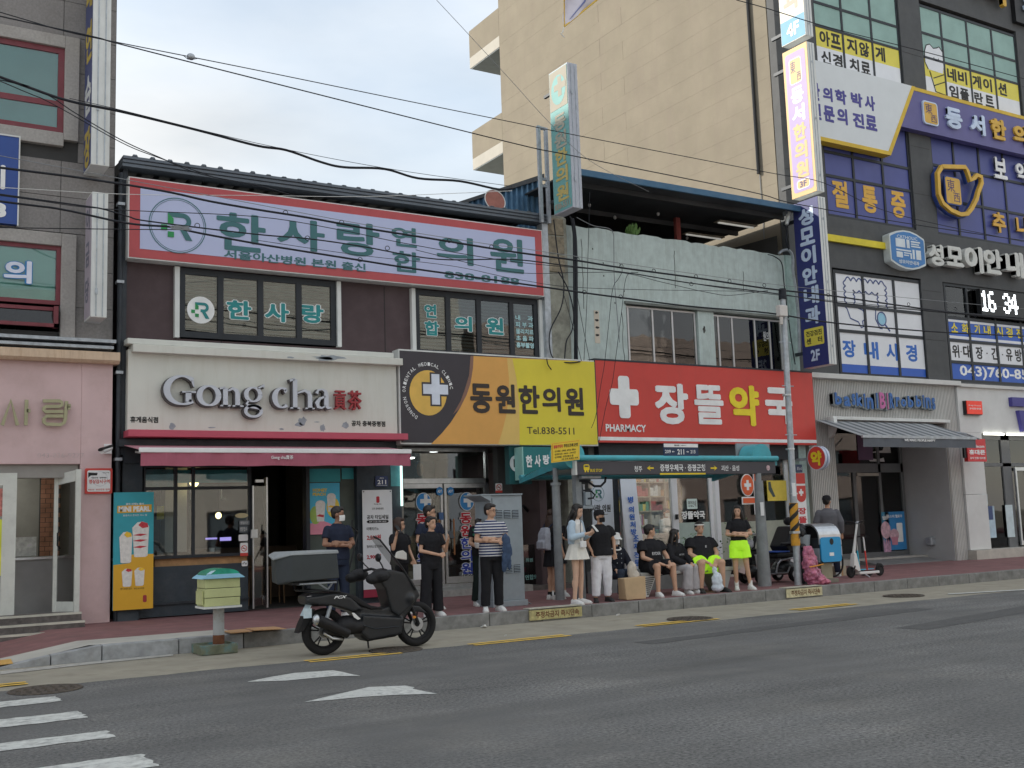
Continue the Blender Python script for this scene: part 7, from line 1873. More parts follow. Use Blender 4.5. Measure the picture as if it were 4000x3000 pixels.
# rubbish
def lump(pts,seed,vox=.02,wr=.02,wf=9):
    mb=MB()
    for p in pts:mb.ell(p[:3],p[3],p[4],p[5],12,7)
    return remesh(mb,vox,2,wr,wf,seed=seed)
m_bag=mat('rubbish_pink',(.30,.09,.15),.22,var=.7,vs=7,dirt=.5,ds=6,dirtcol=(.45,.12,.06),bump=.3,bs=30)
t=thing('pink_rubbish_bag','tall pink and red translucent rubbish bag slumped against the striped pole','rubbish bag',(16.65,15.85,.2))
build('bag',lump([(16.62,15.86,.40,.19,.15,.22),(16.74,15.80,.30,.17,.13,.12),(16.60,15.88,.62,.17,.13,.22),(16.58,15.9,.80,.12,.11,.18),(16.85,15.72,.26,.09,.09,.06)],3,.015,.035,13),m_bag,t,smooth=True,auto=0)
build('orange_strap',MB().tube([(16.43,15.74,.56),(16.6,15.69,.58),(16.8,15.72,.60)],.012),mat('strap_orange',(.6,.22,.03),.6),t)
t=thing('black_rubbish_bag','black rubbish bag and grey tub heaped above the pink bag beside the bin','rubbish bag',(16.75,16.2,1.0))
build('bag',lump([(16.80,16.3,1.30,.15,.13,.12),(16.74,16.2,1.22,.10,.1,.09),(16.9,16.35,1.22,.11,.1,.09)],5,.015,.02,14),G['black'],t,smooth=True,auto=0)
build('tub',MB().cap((16.82,16.25,.92),(16.82,16.25,1.18),.13,.16,20,True),G['grey_paint'],t,smooth=True)
build('lower_bag',lump([(16.62,16.1,.95,.10,.1,.06)],6,.015,.012,14),G['black'],t,smooth=True,auto=0)
build('stack',MB().box(16.7,16.95,16.15,16.4,.2,.92),G['dark_metal'],t)
# yellow notice box on a rusty post
NB=thing('street_notice_box','pale yellow box with green and blue lid on a rusty post at the kerb','notice box',(4.5,15.2,0))
m_ybox=mat('box_lime',(.42,.45,.20),.6,var=.08,vs=3,dirt=.35,ds=5,dirtcol=(.25,.24,.12))
bxx=(4.26,4.735);by0,by1=14.95,15.35
for k,(a,b) in enumerate(((.635,.745),(.752,.87),(.877,1.0))):build('box_panel',MB().box(bxx[0]-.004*(k%2),bxx[1]+.004*(k%2),by0-.005*(k%2),by1,a,b),m_ybox,NB,bevel=.006)
build('seam_core',MB().box(bxx[0]+.01,bxx[1]-.01,by0+.01,by1-.01,.635,1.0),G['ink'],NB)
build('bottom_tray',MB().box(bxx[0]-.02,bxx[1]+.02,by0-.02,by1+.02,.605,.633),G['offwhite'],NB)
build('side_flap',MB().box(bxx[0]-.03,bxx[0]-.01,15.0,15.3,.66,.84),m_ybox,NB)
mb=MB();n_=14;P=[]
for i in range(n_+1):a=math.pi*i/n_;P.append((4.4975+.235*math.cos(a),1.045+.09*math.sin(a)))
lid=build('lid',MB().prism(P,by0+.0,by1-.0),mat('lid_green',(.02,.20,.12),.35,var=.4,vs=5),NB)
build('lid_rim',MB().prism([(4.20,1.005),(4.79,1.005),(4.76,1.03),(4.71,1.06),(4.28,1.06),(4.23,1.03)],by0-.05,by1+.05),mat('lid_blue',(.22,.48,.70),.4,var=.12,vs=4),NB)
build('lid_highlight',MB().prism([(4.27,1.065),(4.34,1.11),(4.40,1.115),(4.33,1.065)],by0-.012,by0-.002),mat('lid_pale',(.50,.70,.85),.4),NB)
m_rpost=mat('rusty_post',(.30,.31,.31),.7,var=.12,vs=6,dirt=.75,ds=4,dirtcol=(.16,.07,.03))
build('post',MB().cyl((4.5,15.15,.1),(4.5,15.15,.605),.075),m_rpost,NB,smooth=True)
build('rust_collar',MB().cap((4.5,15.15,.12),(4.5,15.15,.24),.079,.078,16,True),mat('rust',(.10,.04,.02),.9,var=.3,vs=9),NB,smooth=True)
m_tray=mat('tray_green_rust',(.11,.12,.08),.8,var=.3,vs=6,dirt=.8,ds=5,dirtcol=(.03,.18,.26))
tr0=(4.20,4.69,14.90,15.40)
build('base_tray',MB().box(tr0[0],tr0[1],tr0[2],tr0[2]+.03,.006,.13).box(tr0[0],tr0[1],tr0[3]-.03,tr0[3],.006,.13).box(tr0[0],tr0[0]+.03,tr0[2]+.03,tr0[3]-.03,.006,.13).box(tr0[1]-.03,tr0[1],tr0[2]+.03,tr0[3]-.03,.006,.13).box(tr0[0]+.03,tr0[1]-.03,tr0[2]+.03,tr0[3]-.03,.006,.10),m_tray,NB,bevel=.006)
# cardboard on the kerb
m_card=mat('cardboard',(.36,.20,.10),.85,var=.12,vs=6,dirt=.3,ds=6,dirtcol=(.2,.11,.06))
t=thing('flattened_cardboard','two flattened brown cardboard sheets lying on the kerb behind the motorbike','cardboard',(5.0,15.6,.21))
build('sheet',MB().add([(4.72,15.33,.235),(5.02,15.30,.24),(5.08,15.85,.23),(4.78,15.9,.225),(4.72,15.33,.225),(5.02,15.30,.23),(5.08,15.85,.22),(4.78,15.9,.215)],[(0,1,2,3),(7,6,5,4),(0,4,5,1),(1,5,6,2),(2,6,7,3),(3,7,4,0)]),m_card,t)
build('sheet',MB().add([(5.04,15.30,.25),(5.50,15.26,.24),(5.52,15.84,.232),(5.1,15.88,.24),(5.04,15.30,.24),(5.50,15.26,.23),(5.52,15.84,.222),(5.1,15.88,.23)],[(0,1,2,3),(7,6,5,4),(0,4,5,1),(1,5,6,2),(2,6,7,3),(3,7,4,0)]),m_card,t)
t=thing('orange_tactile_plate','weathered orange plate at the dropped kerb by the crossing','plate',(1.8,15.7,.05))
build('plate',MB().add([(1.2,15.5,.035),(1.98,15.5,.06),(2.02,16.05,.07),(1.2,16.05,.04)],[(0,1,2,3)]),mat('plate_orange',(.50,.27,.07),.8,var=.15,vs=9,dirt=.4,ds=5),t)
# banner fabric at the very top
t=thing('hanging_street_banner','corner of a white street banner with gold hem hanging into the top of the picture','banner',(10.2,14,10))
gA=(9.888,10.62);gB=(9.84,9.62);gC=(10.95,10.62)
mb=MB();n_=14
for i in range(n_+1):
    for j in range(n_+1-i):
        u_,v_=i/n_,j/n_;x_=gB[0]+(gA[0]-gB[0])*u_+(gC[0]-gB[0])*v_;z_=gB[1]+(gA[1]-gB[1])*u_+(gC[1]-gB[1])*v_
        mb.v.append((x_,14+.04*math.sin((u_-v_)*9),z_))
idx={};k=0
for i in range(n_+1):
    for j in range(n_+1-i):idx[i,j]=k;k += 1
for i in range(n_):
    for j in range(n_-i):
        mb.f.append((idx[i,j],idx[i+1,j],idx[i,j+1]))
        if i+j<n_-1:mb.f.append((idx[i+1,j],idx[i+1,j+1],idx[i,j+1]))
build('cloth',mb,mat('banner_cloth',(.50,.47,.54),.8,var=.1,vs=3),t,smooth=True)
build('gold_hem',MB().tube([(gA[0],13.99,gA[1]),(gB[0],13.99,gB[1]),(gC[0],13.99,gC[1])],.018),mat('hem_gold',(.58,.35,.06),.7),t)
build('blue_fold',MB().tube([(gB[0]+.1,13.97,gB[1]+.14),(gB[0]+.4,13.95,gB[1]+.5),(gB[0]+.6,13.95,gB[1]+.92)],[.004,.014,.02]),mat('fold_blue',(.10,.12,.26),.8),t)
build('tie_rope',MB().tube([(gB[0],14,gB[1]),(gB[0]-.03,14,gB[1]-.1),(gB[0]-.07,14.0,gB[1]-.13),(gB[0]+.0,14,gB[1]-.18)],.008),G['offwhite'],t)
# ================================================================= overhead cables
def smoothp(pts,k=6):
    P=[Vector(p) for p in pts];out=[]
    for i in range(len(P)-1):
        a,b,c,d=P[max(i-1,0)],P[i],P[i+1],P[min(i+2,len(P)-1)]
        for j in range(k):
            t_=j/k;out.append(.5*((2*b)+(c-a)*t_+(2*a-5*b+4*c-d)*t_*t_+(3*b-a-3*c+d)*t_**3))
    out.append(P[-1]);return out
def cable(pts,r,lab,y=16.0,m=None,ext=True,name='overhead_cable',cat='cable',grp='overhead cables along the street',dy=0):
    P=[(p[0],y+dy*i,p[1]) for i,p in enumerate(pts)]
    if ext:
        a,b=Vector(P[0]),Vector(P[1]);P=[tuple(a+(a-b).normalized()*4)]+P
    o=build(name,MB().tube(smoothp(P),r*.8,6),m or G['cable'],None,smooth=True,auto=0);tag(o,lab,cat,grp);return o
def pr(*q):
    q=list(q);return list(zip(q[::2],q[1::2]))
gc=G['cable']
cable(pr(1.683,8.906,2.54,8.81,3.33,8.792,4.224,8.785,5.34,8.774,7.517,8.742,10.029,8.712,11.304,8.692,16.263,8.667,17.899,8.667,20.152,8.249,24.883,8.113),.010,'uppermost thin cable that carries the round grey weight across the sky')
cable(pr(1.684,8.847,2.91,8.81,3.331,8.771,5.34,8.631,10.014,8.324,11.31,8.284,15.698,8.183,16.979,8.091,20.523,8.077,24.888,8.143),.013,'second cable from the top, running just under the one with the grey weight')
t=thing('cable_weight','round grey weight threaded on the uppermost thin cable against the sky','cable fitting',(4.328,16,8.788))
build('body',MB().ell((4.328,16,8.788),.062,.05,.052),G['galv'],t,smooth=True)
build('wire_eye',MB().tube([(4.215,16,8.784),(4.272,15.95,8.717),(4.35,15.95,8.732),(4.43,16,8.781)],.006),gc,t)
cable(pr(1.704,7.966,2.001,7.901,2.595,7.783,3.325,7.747,4.402,7.651,5.335,7.549,5.821,7.549,6.398,7.44,6.794,7.411,7.512,7.485,8.128,7.412,8.927,7.472,9.688,7.43,9.981,7.49),.026,'thick black cable sagging in waves below its wire, crossing the sky',dy=.0)
cable(pr(2.605,7.809,3.319,7.758,5.325,7.578,7.499,7.49,9.964,7.511),.006,'hair thin wire stretched above the thick wavy cable',y=15.97,ext=False)
cable(pr(1.71,7.945,2.007,7.924,2.356,7.827,2.684,7.645,3.324,7.343,3.887,7.156,4.469,6.991,5.349,6.93,5.909,6.848),.010,'steeply falling thin cable that drops from the left edge on to the ribbed roof',y=16.05)
cable(pr(1.716,7.948,2.365,7.752,3.335,7.322,3.882,7.167,4.712,6.985),.009,'lower twin of the steeply falling cable at the left',y=16.1)
cable(pr(1.734,6.674,2.814,6.674,3.912,6.636,4.595,6.569,5.331,6.529,6.212,6.497,7.121,6.441,8.449,6.392,9.936,6.334,11.29,6.311,12.337,6.27,14.137,6.239,16.05,6.186,17.725,6.189,19.909,6.142,21.899,6.116,24.589,6.167),.022,'thick black bundle crossing the upper half of the violet sign')
cable(pr(5.324,6.605,6.732,6.515,7.67,6.469,9.522,6.411,9.926,6.412,11.356,6.378,12.326,6.349,16.039,6.284,19.905,6.322,24.594,6.394),.007,'thin grey messenger wire just above the thick bundle on the violet sign',y=15.98,m=G['cable_grey'])
cable(pr(1.748,6.313,2.829,6.285,3.112,6.269,3.45,6.203,3.761,6.166,5.346,6.15,6.17,6.172,7.077,6.146,8.466,6.066,9.961,6.209,11.191,6.206,12.533,6.2,14.056,6.136,16.093,6.12,18.118,6.066,21.143,6.098,24.657,6.123),.014,'black cable crossing the middle of the violet sign',y=16.05)
cable(pr(1.745,6.2,2.53,6.184,3.424,6.088,4.049,6.104,4.423,6.062,5.328,5.99,6.091,5.947,7.051,5.896,8.046,5.846,9.914,5.78,11.286,5.728,12.331,5.698,14.008,5.66,16.006,5.678,17.875,5.601,21.019,5.612,24.522,5.718),.020,'lowest thick black cable, crossing the bottom edge of the violet sign')
cable(pr(5.312,6.031,6.93,5.968,8.718,5.948,10.027,5.831,11.614,5.81,15.995,6.111),.006,'thin wire just above the lowest thick cable',y=15.95,ext=False)
cable(pr(1.732,6.252,3.083,6.233,5.297,6.385,6.696,6.329,7.794,6.234,9.866,6.129,12.389,6.154,15.94,6.049,24.431,6.11),.008,'thin black cable weaving between the two upper bundles on the violet sign',y=15.9)
cable(pr(1.775,5.885,3.145,6.02,4.271,6.139),.009,'nearly level thin cable passing the red framed window to the logo ring',y=16.2)
cable(pr(8.129,6.214,10.014,6.011,11.41,6.129,12.474,6.216,13.415,6.12,14.58,6.011,15.191,6.009,16.197,6.192),.007,'thin slack cable drooping low in front of the mint wall',y=16.15,ext=False)
cable(pr(8.302,10.391,8.91,9.906,9.745,9.227,10.44,8.653,11.309,8.052,12.656,7.64),.006,'thin wire slanting down from the top across the beige balconies',y=15.5,m=G['cable_grey'],ext=False)
cable(pr(15.187,11.981,16.06,11.993,17.898,11.975,21.18,12.066,24.742,12.127),.013,'black cable crossing the cream 4F sign and the yellow window bands',y=15.5,ext=False)
cable(pr(1.773,6.485,3.483,6.61,5.432,6.846,7.202,7.057,8.949,7.342,10.166,7.549),.006,'pale thin wire lying along the ribbed roof edge',y=16.3,m=G['offwhite'])
# droppers
def dropper(pts,lab,y=18.6,r=.008):cable(pts,r,lab,y,ext=False,name='drop_cable',grp='cables hanging down the mint wall')
dropper(pr(14.284,7.126,14.344,6.965,14.233,6.776,14.064,6.532,13.913,5.739,13.76,4.908,13.646,4.471,13.477,3.801,13.346,3.525),'thin cable hanging down the mint wall and over the left end of the red sign')
dropper(pr(14.701,6.938,14.445,6.889,14.323,6.661,14.191,5.992,13.96,4.903,13.859,4.466,13.666,3.956,13.459,3.246),'second thin cable hanging over the red sign, nearer the white cross',18.5)
dropper(pr(13.789,8.737,13.652,7.12,13.572,6.147,13.443,4.998),'thin straight wire dropping from the teal sign down the mint wall',18.9)
dropper(pr(13.542,6.533,13.66,5.826,13.81,5.046),'thin wire fanning out at the foot of the mint wall, right strand',19.2)
dropper(pr(13.178,6.529,13.411,5.734,13.589,5.036),'thin wire fanning out at the foot of the mint wall, left strand',19.2)
t=thing('wall_cable_run','thick black cable run and loops fixed on the stained corner pier','cable',(13.5,19.5,5.2))
build('conduit',MB().tube(smoothp([(13.712,19.5,8.285),(13.766,19.5,7.79),(13.738,19.5,6.791),(13.653,19.5,5.082)]),.045),gc,t,smooth=True)
build('conduit',MB().tube(smoothp([(13.617,19.45,8.314),(13.693,19.45,7.954),(13.634,19.45,6.254),(13.658,19.45,5.075)]),.02),gc,t,smooth=True)
build('cable_loop',MB().tube(smoothp([(13.181,19.45,8.183),(13.264,19.45,7.36),(13.365,19.45,6.904),(13.375,19.45,6.595),(13.271,19.45,6.201),(12.977,19.45,5.698),(12.957,19.45,5.267),(13.097,19.45,5.06),(13.409,19.38,5.015),(13.685,19.38,5.053)]),.014),gc,t,smooth=True)
build('cable_loop',MB().tube(smoothp([(13.228,19.42,7.014),(13.456,19.42,6.673),(13.584,19.42,6.167),(13.533,19.42,5.753),(13.368,19.42,5.488),(13.304,19.42,5.104)]),.014),gc,t,smooth=True)
build('cable_loop',MB().tube(smoothp([(12.794,19.35,5.068),(12.805,19.33,4.941),(12.888,19.33,4.833)]),.012),gc,t,smooth=True)
build('cable_loop',MB().tube(smoothp([(13.839,19.5,8.327),(14.275,19.5,8.191),(14.789,19.5,8.142),(14.832,19.5,7.743),(14.806,19.5,6.99),(14.871,19.5,5.562)]),.009),G['cable_grey'],t,smooth=True)
t=thing('grey_wall_conduit','grey hooked conduit running down the right end of the mint wall','pipe',(20.45,19.5,5.2))
build('pipe',MB().tube(smoothp([(20.02,19.5,8.134),(20.169,19.5,8.224),(20.373,19.5,8.245),(20.49,19.5,8.092),(20.469,19.5,7.729),(20.524,19.5,7.225),(20.545,19.5,6.482),(20.495,19.5,5.592)]),.035),G['galv'],t,smooth=True)
build('pipe',MB().tube(smoothp([(19.636,19.5,8.066),(19.871,19.5,8.03),(20.097,19.5,7.873),(20.13,19.5,7.34),(20.225,19.5,6.165),(20.329,19.5,5.319)]),.014),gc,t,smooth=True)
t=thing('roof_floodlight','small pale floodlight hanging on a wavy cable at the right end of the blue canopy','lamp',(20.186,19.3,9.092))
build('head',MB().cyl((20.253,19.3,9.16),(20.144,19.3,8.847),.06,.045),G['offwhite'],t,smooth=True);build('mount_plate',MB().pb((20.139,20.328,9.094,9.236),19.28,19.4),G['galv'],t)
build('lead',MB().tube(smoothp([(20.102,19.3,8.827),(20.145,19.3,8.638),(20.086,19.3,8.422),(20.271,19.4,8.241)]),.02),gc,t,smooth=True)
# hanger loops on the bundles
mb=[]
for (a,b) in (((11.301,6.325)),((12.294,6.291)),((13.06,6.269)),((14.104,6.255)),((14.973,6.24)),((15.913,6.238)),((13.976,6.095)),((11.424,5.725)),((12.247,5.705)),((5.789,6.523)),((6.723,6.477)),((8.67,6.386)),((9.497,6.362)),((6.145,6.155)),((7.518,6.136)),((7.033,5.895)),((4.42,6.158)),((17.75,6.183)),((20.307,6.178)),((21.939,6.194)),((22.641,6.08))):
    mb.append((a,b))
hl=MB()
for (a,b) in mb:hl.torus((a,15.96,b),(.3,1,0),.035,.006,14,5)
o=build('cable_hanger_loops',hl,gc);tag(o,'small wire loops tying the cable bundles in front of the signs','cable fitting',kind='stuff')
t=thing('cable_knot','pale tie wire knotted on the cable over the violet sign logo','cable fitting',(4.137,15.95,6.088))
rk2=random.Random(6);x0_,z0_=4.171,6.083
for k in range(6):
    build('tie_wire',MB().tube(smoothp([(x0_+rk2.uniform(-.16,.18),15.94,z0_+rk2.uniform(-.04,.04)) for _ in range(4)]),.007),G['cable_grey'],t,smooth=True)

# ================================================================= black delivery motorbike
MO=thing('motorbike','black scooter style motorbike with large grey delivery box parked at the kerb','motorbike',(6.1,13.72,0))
m_mb=mat('moto_satin_black',(.018,.020,.023),.38,var=.15,vs=6,spec=.5);m_mb2=mat('moto_matt_black',(.012,.012,.014),.6,var=.2)
MYc=13.72
def wheel(x,r,nm,sp):
    w_=build(nm,MB().torus((x,MYc,r),(0,1,0),r-.052,.052,44,12,1.15),G['rubber'],MO,smooth=True,auto=0)
    build('rim',MB().torus((x,MYc,r),(0,1,0),r-.10,.016,40,8,2.2),m_mb2,w_,smooth=True)
    build('hub',MB().cyl((x,MYc-.05,r),(x,MYc+.05,r),.035),m_mb2,w_)
    for k in range(sp):
        a=2*math.pi*k/sp+.3
        for da in (-.16,.16):
            build('spoke',MB().tube([(x+.03*math.cos(a),MYc-.005,r+.03*math.sin(a)),(x+(r-.10)*math.cos(a+da),MYc-.005,r+(r-.10)*math.sin(a+da))],.010,6),m_mb2,w_)
    build('brake_disc',MB().cyl((x,MYc-.045,r),(x,MYc-.040,r),.09,n=28),G['steel'],w_)
    return w_
wheel(5.45,.30,'rear_wheel',5);wheel(6.775,.30,'front_wheel',5)
def slab(mb,pts,y0,y1):return mb.prism(pts,MYc+y0,MYc+y1)
mb=MB()
slab(mb,[(5.157,0.667),(5.149,0.769),(5.224,0.798),(5.563,0.806),(5.734,0.748),(5.94,0.592),(6.063,0.559),(6.259,0.546),(6.514,0.635),(6.754,0.636),(6.649,0.512),(6.527,0.374),(6.477,0.199),(6.413,0.164),(6.002,0.134),(5.916,0.196),(5.911,0.419),(5.8,0.53),(5.56,0.617),(5.323,0.641)],-.13,.13)
slab(mb,[(5.921,0.481),(6.509,0.407),(6.468,0.2),(6.003,0.157),(5.899,0.245)],-.20,.20)
slab(mb,[(5.157,0.69),(5.157,0.753),(5.562,0.782),(5.768,0.714),(5.922,0.561),(5.8,0.538),(5.56,0.625),(5.323,0.656)],-.17,.17)
bd=remesh(mb,.014,5);build('bodywork',bd,m_mb,MO,smooth=True,auto=0)
mb=MB();slab(mb,[(6.194,0.889),(6.215,1.026),(6.342,1.052),(6.541,1.001),(6.668,0.879),(6.774,0.684),(6.622,0.546),(6.455,0.427),(6.348,0.5),(6.297,0.665),(6.264,0.796)],-.17,.17);mb.ell((6.62,MYc,.66),.13,.21,.13)
build('front_shield',remesh(mb,.014,9),m_mb,MO,smooth=True,auto=0)
mb=MB();slab(mb,[(5.426,0.791),(5.58,0.818),(5.821,0.751),(6.046,0.601),(6.188,0.567),(6.241,0.539),(6.063,0.543),(5.923,0.601),(5.733,0.724),(5.562,0.767)],-.15,.15)
build('seat',remesh(mb,.012,4),m_mb2,MO,smooth=True,auto=0)
mb=MB();slab(mb,[(6.511,0.497),(6.66,0.56),(6.808,0.534),(6.917,0.436),(6.787,0.461),(6.639,0.471),(6.546,0.421)],-.075,.075)
build('front_fender',remesh(mb,.010,3),m_mb,MO,smooth=True,auto=0)
build('fork',MB().tube([(6.60,MYc-.09,.72),(6.775,MYc-.09,.30)],.024).tube([(6.60,MYc+.09,.72),(6.775,MYc+.09,.30)],.024),m_mb2,MO,smooth=True)
wsm=glass('moto_windscreen',(.35,.36,.36),.8,.05,0)
mb=MB();P=[(6.179,1.497),(6.259,1.448),(6.561,1.074),(6.748,0.76)]
for i,(a,b) in enumerate(P):
    for s_ in (-1,-.5,0,.5,1):mb.v.append((a-.05*s_*s_,MYc+s_*(.10+.03*i),b))
for i in range(3):
    for j in range(4):mb.f.append((i*5+j,i*5+j+1,(i+1)*5+j+1,(i+1)*5+j))
ws_=build('windscreen',mb,wsm,MO,smooth=True,auto=0)
build('edge_trim',MB().tube([(P[i][0]-.05,MYc-(.10+.03*i),P[i][1]) for i in range(4)],.012),G['black'],ws_)
build('handlebar',MB().tube([(6.12,MYc-.33,1.03),(6.22,MYc-.2,1.06),(6.30,MYc,1.02),(6.22,MYc+.2,1.06),(6.12,MYc+.33,1.03)],.018),m_mb2,MO,smooth=True)
mb=MB().ell((6.28,MYc,.98),.12,.2,.09)
build('dashboard',mb,m_mb2,MO,smooth=True)
for s_,nm in ((-1,'near'),(1,'far')):
    hw=build('hand_muff',remesh(MB().ell((6.10,MYc+s_*.34,.98),.14,.10,.085).ell((6.0,MYc+s_*.34,.95),.10,.08,.07),.012,2,.006,20,seed=s_),m_mb2,MO,smooth=True,auto=0)
    build('mirror',MB().ell((6.10,MYc+s_*.30,1.22),.03,.075,.055),G['black'],MO,smooth=True)
    build('mirror_stem',MB().tube([(6.22,MYc+s_*.22,1.04),(6.16,MYc+s_*.28,1.12),(6.10,MYc+s_*.30,1.2)],.009),G['black'],MO)
build('grab_rail',MB().tube([(5.62,MYc-.16,.80),(5.30,MYc-.17,.84),(5.12,MYc-.12,.84),(5.12,MYc+.12,.84),(5.30,MYc+.17,.84),(5.62,MYc+.16,.80)],.014),m_mb2,MO,smooth=True)
build('box_rack',MB().tube([(5.05,MYc-.2,.93),(5.55,MYc-.2,.93)],.012).tube([(5.05,MYc-.2,.93),(5.05,MYc+.2,.93),(5.55,MYc+.2,.93),(5.55,MYc-.2,.93)],.012).tube([(5.3,MYc-.2,.93),(5.45,MYc-.15,.84)],.012).tube([(5.5,MYc-.2,.93),(5.45,MYc-.15,.84)],.012),G['galv'],MO)
# delivery box
m_boxd=mat('delivery_box',(.042,.048,.050),.7,var=.08,vs=5,bump=.1);m_lid=mat('delivery_lid',(.20,.215,.22),.6,var=.08,vs=20)
y0b,y1b=13.47,14.02
bb=[(4.888,1.304),(5.542,1.302),(5.571,0.97),(4.901,0.994)]
bl_=[(4.80,y1b),]
mb=MB().hull([(4.93,y0b,1.30),(5.55,y0b,1.30),(5.58,y0b,.985),(4.93,y0b,.97),(4.85,y1b,1.30),(5.55,y1b,1.30),(5.55,y1b,.98),(4.86,y1b,.95),(4.80,13.7,1.27),(4.82,13.7,.93)])
DBX=build('delivery_box',mb,m_boxd,MO,bevel=.02)
mb=MB().hull([(4.92,y0b-.01,1.30),(5.57,y0b-.01,1.30),(5.56,y0b,1.345),(4.95,y0b+.02,1.345),(4.80,y1b+.01,1.30),(5.57,y1b+.01,1.30),(5.54,y1b-.03,1.345),(4.88,y1b-.03,1.345),(4.76,13.7,1.27),(4.83,13.72,1.33),(4.76,13.7,1.24)])
build('box_lid',mb,m_lid,DBX,bevel=.012)
# exhaust, swing arm, lights, plate
ex_=build('muffler',MB().cap((5.282,13.5,0.47),(5.714,13.55,0.263),.075,.062,20,True),m_mb2,MO,smooth=True)
build('muffler_tip',MB().ell((5.261,13.49,0.472),.05,.055,.075),G['steel'],ex_,smooth=True)
build('engine_cover',remesh(MB().ell((5.75,MYc-.05,.36),.20,.17,.13).cap((5.45,MYc-.12,.30),(5.9,MYc-.12,.34),.07,.10),.015,2),m_mb2,MO,smooth=True,auto=0)
build('exhaust_pipe',MB().tube([(5.383,13.55,0.289),(5.5,13.55,0.218),(5.648,13.58,0.196)],.018),G['steel'],MO,smooth=True)
build('shock_absorber',MB().tube([(5.40,MYc-.13,.36),(5.52,MYc-.13,.70)],.026),G['galv'],MO,smooth=True)
build('side_reflector',MB().prism([(5.76,0.526),(5.791,0.524),(5.88,0.442),(5.842,0.432),(5.79,0.467)],MYc-.205,MYc-.19),G['white'],MO)
build('mud_flap',MB().prism([(5.222,0.616),(5.306,0.595),(5.145,0.336),(5.074,0.31),(5.113,0.415)],MYc-.08,MYc+.08),m_mb2,MO)
build('number_plate',MB().add([(5.24,MYc-.11,.66),(5.24,MYc+.09,.66),(5.16,MYc+.09,.52),(5.16,MYc-.11,.52),(5.245,MYc-.11,.655),(5.245,MYc+.09,.655),(5.165,MYc+.09,.515),(5.165,MYc-.11,.515)],[(0,1,2,3),(7,6,5,4),(0,4,5,1),(1,5,6,2),(2,6,7,3),(3,7,4,0)]).pb((5.131,5.241,0.495,0.615),MYc-.12,MYc-.115),mat('plate_paleblue',(.45,.58,.66),.5,var=.1,vs=30),MO)
build('rack_strut',MB().tube([(5.12,MYc-.15,.84),(5.10,MYc-.18,.94)],.014).tube([(5.55,MYc-.15,.82),(5.55,MYc-.18,.94)],.014).tube([(5.10,MYc-.18,.94),(5.10,MYc+.18,.94),(5.12,MYc+.15,.84)],.012),m_mb2,MO)
build('box_plate',MB().box(4.95,5.56,MYc-.2,MYc+.2,.925,.955),m_mb2,MO)
build('tail_light',MB().prism([(5.166,0.771),(5.224,0.776),(5.324,0.719),(5.207,0.734)],MYc-.14,MYc+.14),mat('tail_lens',(.25,.24,.25),.15),MO)
lettering('PCX',(5.525,5.704,0.718,0.754),MYc-.176,G['white'],MO,.003,.03,shear=.4)
build('kick_stand',MB().tube([(6.033,13.65,0.143),(6.022,13.6,0.053)],.012),m_mb2,MO);build('stand_foot',MB().cyl((6.03,13.6,.005),(6.08,13.6,.012),.02),m_mb2,MO)
build('seam_trim',MB().tube([(q[0],MYc-.212,q[1]) for q in [(5.906,0.36),(6.08,0.299),(6.419,0.305)]],.006),G['dark_metal'],MO)
build('front_orange_reflector',disc(MB(),(6.70,.40),.025,.018,MYc-.12,MYc-.11),mat('amber_lens',(.6,.2,.03),.3),MO)

# ================================================================= white kick scooter and children's scooters
m_ksw=mat('scooter_white',(.62,.62,.60),.4,var=.05)
KS=thing('kick_scooter','white electric kick scooter with black wheels standing on the red pavement','kick scooter',(19.1,16.68,.2))
for x_,nm in ((18.64,'front_wheel'),(19.55,'rear_wheel')):
    w_=build(nm,MB().torus((x_,16.68,.33),(0,1,0),.095,.03,32,10,1.1),G['rubber'],KS,smooth=True,auto=0);build('hub',MB().cyl((x_,16.65,.33),(x_,16.71,.33),.07),m_mb2,w_,smooth=True)
build('deck',MB().box(18.84,19.46,16.60,16.76,.27,.33),m_ksw,KS,bevel=.015);build('deck_grip',MB().box(18.84,19.44,16.61,16.75,.331,.345),G['black'],KS)
build('front_shell',MB().hull([(18.74,16.63,.73),(18.80,16.63,.73),(18.80,16.73,.73),(18.74,16.73,.73),(18.68,16.62,.42),(18.90,16.62,.30),(18.90,16.74,.30),(18.68,16.74,.42)]),m_ksw,KS,bevel=.01)
build('steering_stem',MB().cyl((18.77,16.68,.72),(18.94,16.68,1.34),.035,.026),m_ksw,KS,smooth=True)
build('handlebar',MB().tube([(18.80,16.36,1.42),(18.93,16.55,1.40),(18.96,16.68,1.36),(19.0,16.82,1.38),(18.98,17.02,1.40)],.018),G['black'],KS,smooth=True)
build('display',MB().ell((18.96,16.68,1.37),.045,.06,.04),G['galv'],KS,smooth=True)
build('brake_lever',MB().tube([(18.93,16.55,1.39),(18.86,16.42,1.36)],.008),G['black'],KS);build('cable',MB().tube([(18.9,16.6,1.36),(18.84,16.62,1.1),(18.80,16.63,.8)],.006),G['black'],KS)
build('front_fork',MB().tube([(18.72,16.62,.46),(18.64,16.62,.33)],.018).tube([(18.72,16.74,.46),(18.64,16.74,.33)],.018),G['black'],KS);build('rear_fender',MB().tube([(19.44,16.68,.33),(19.50,16.68,.47),(19.60,16.68,.46),(19.67,16.68,.40)],.022),G['black'],KS);build('side_stand',MB().tube([(19.0,16.62,.28),(19.05,16.52,.2)],.01),G['galv'],KS)
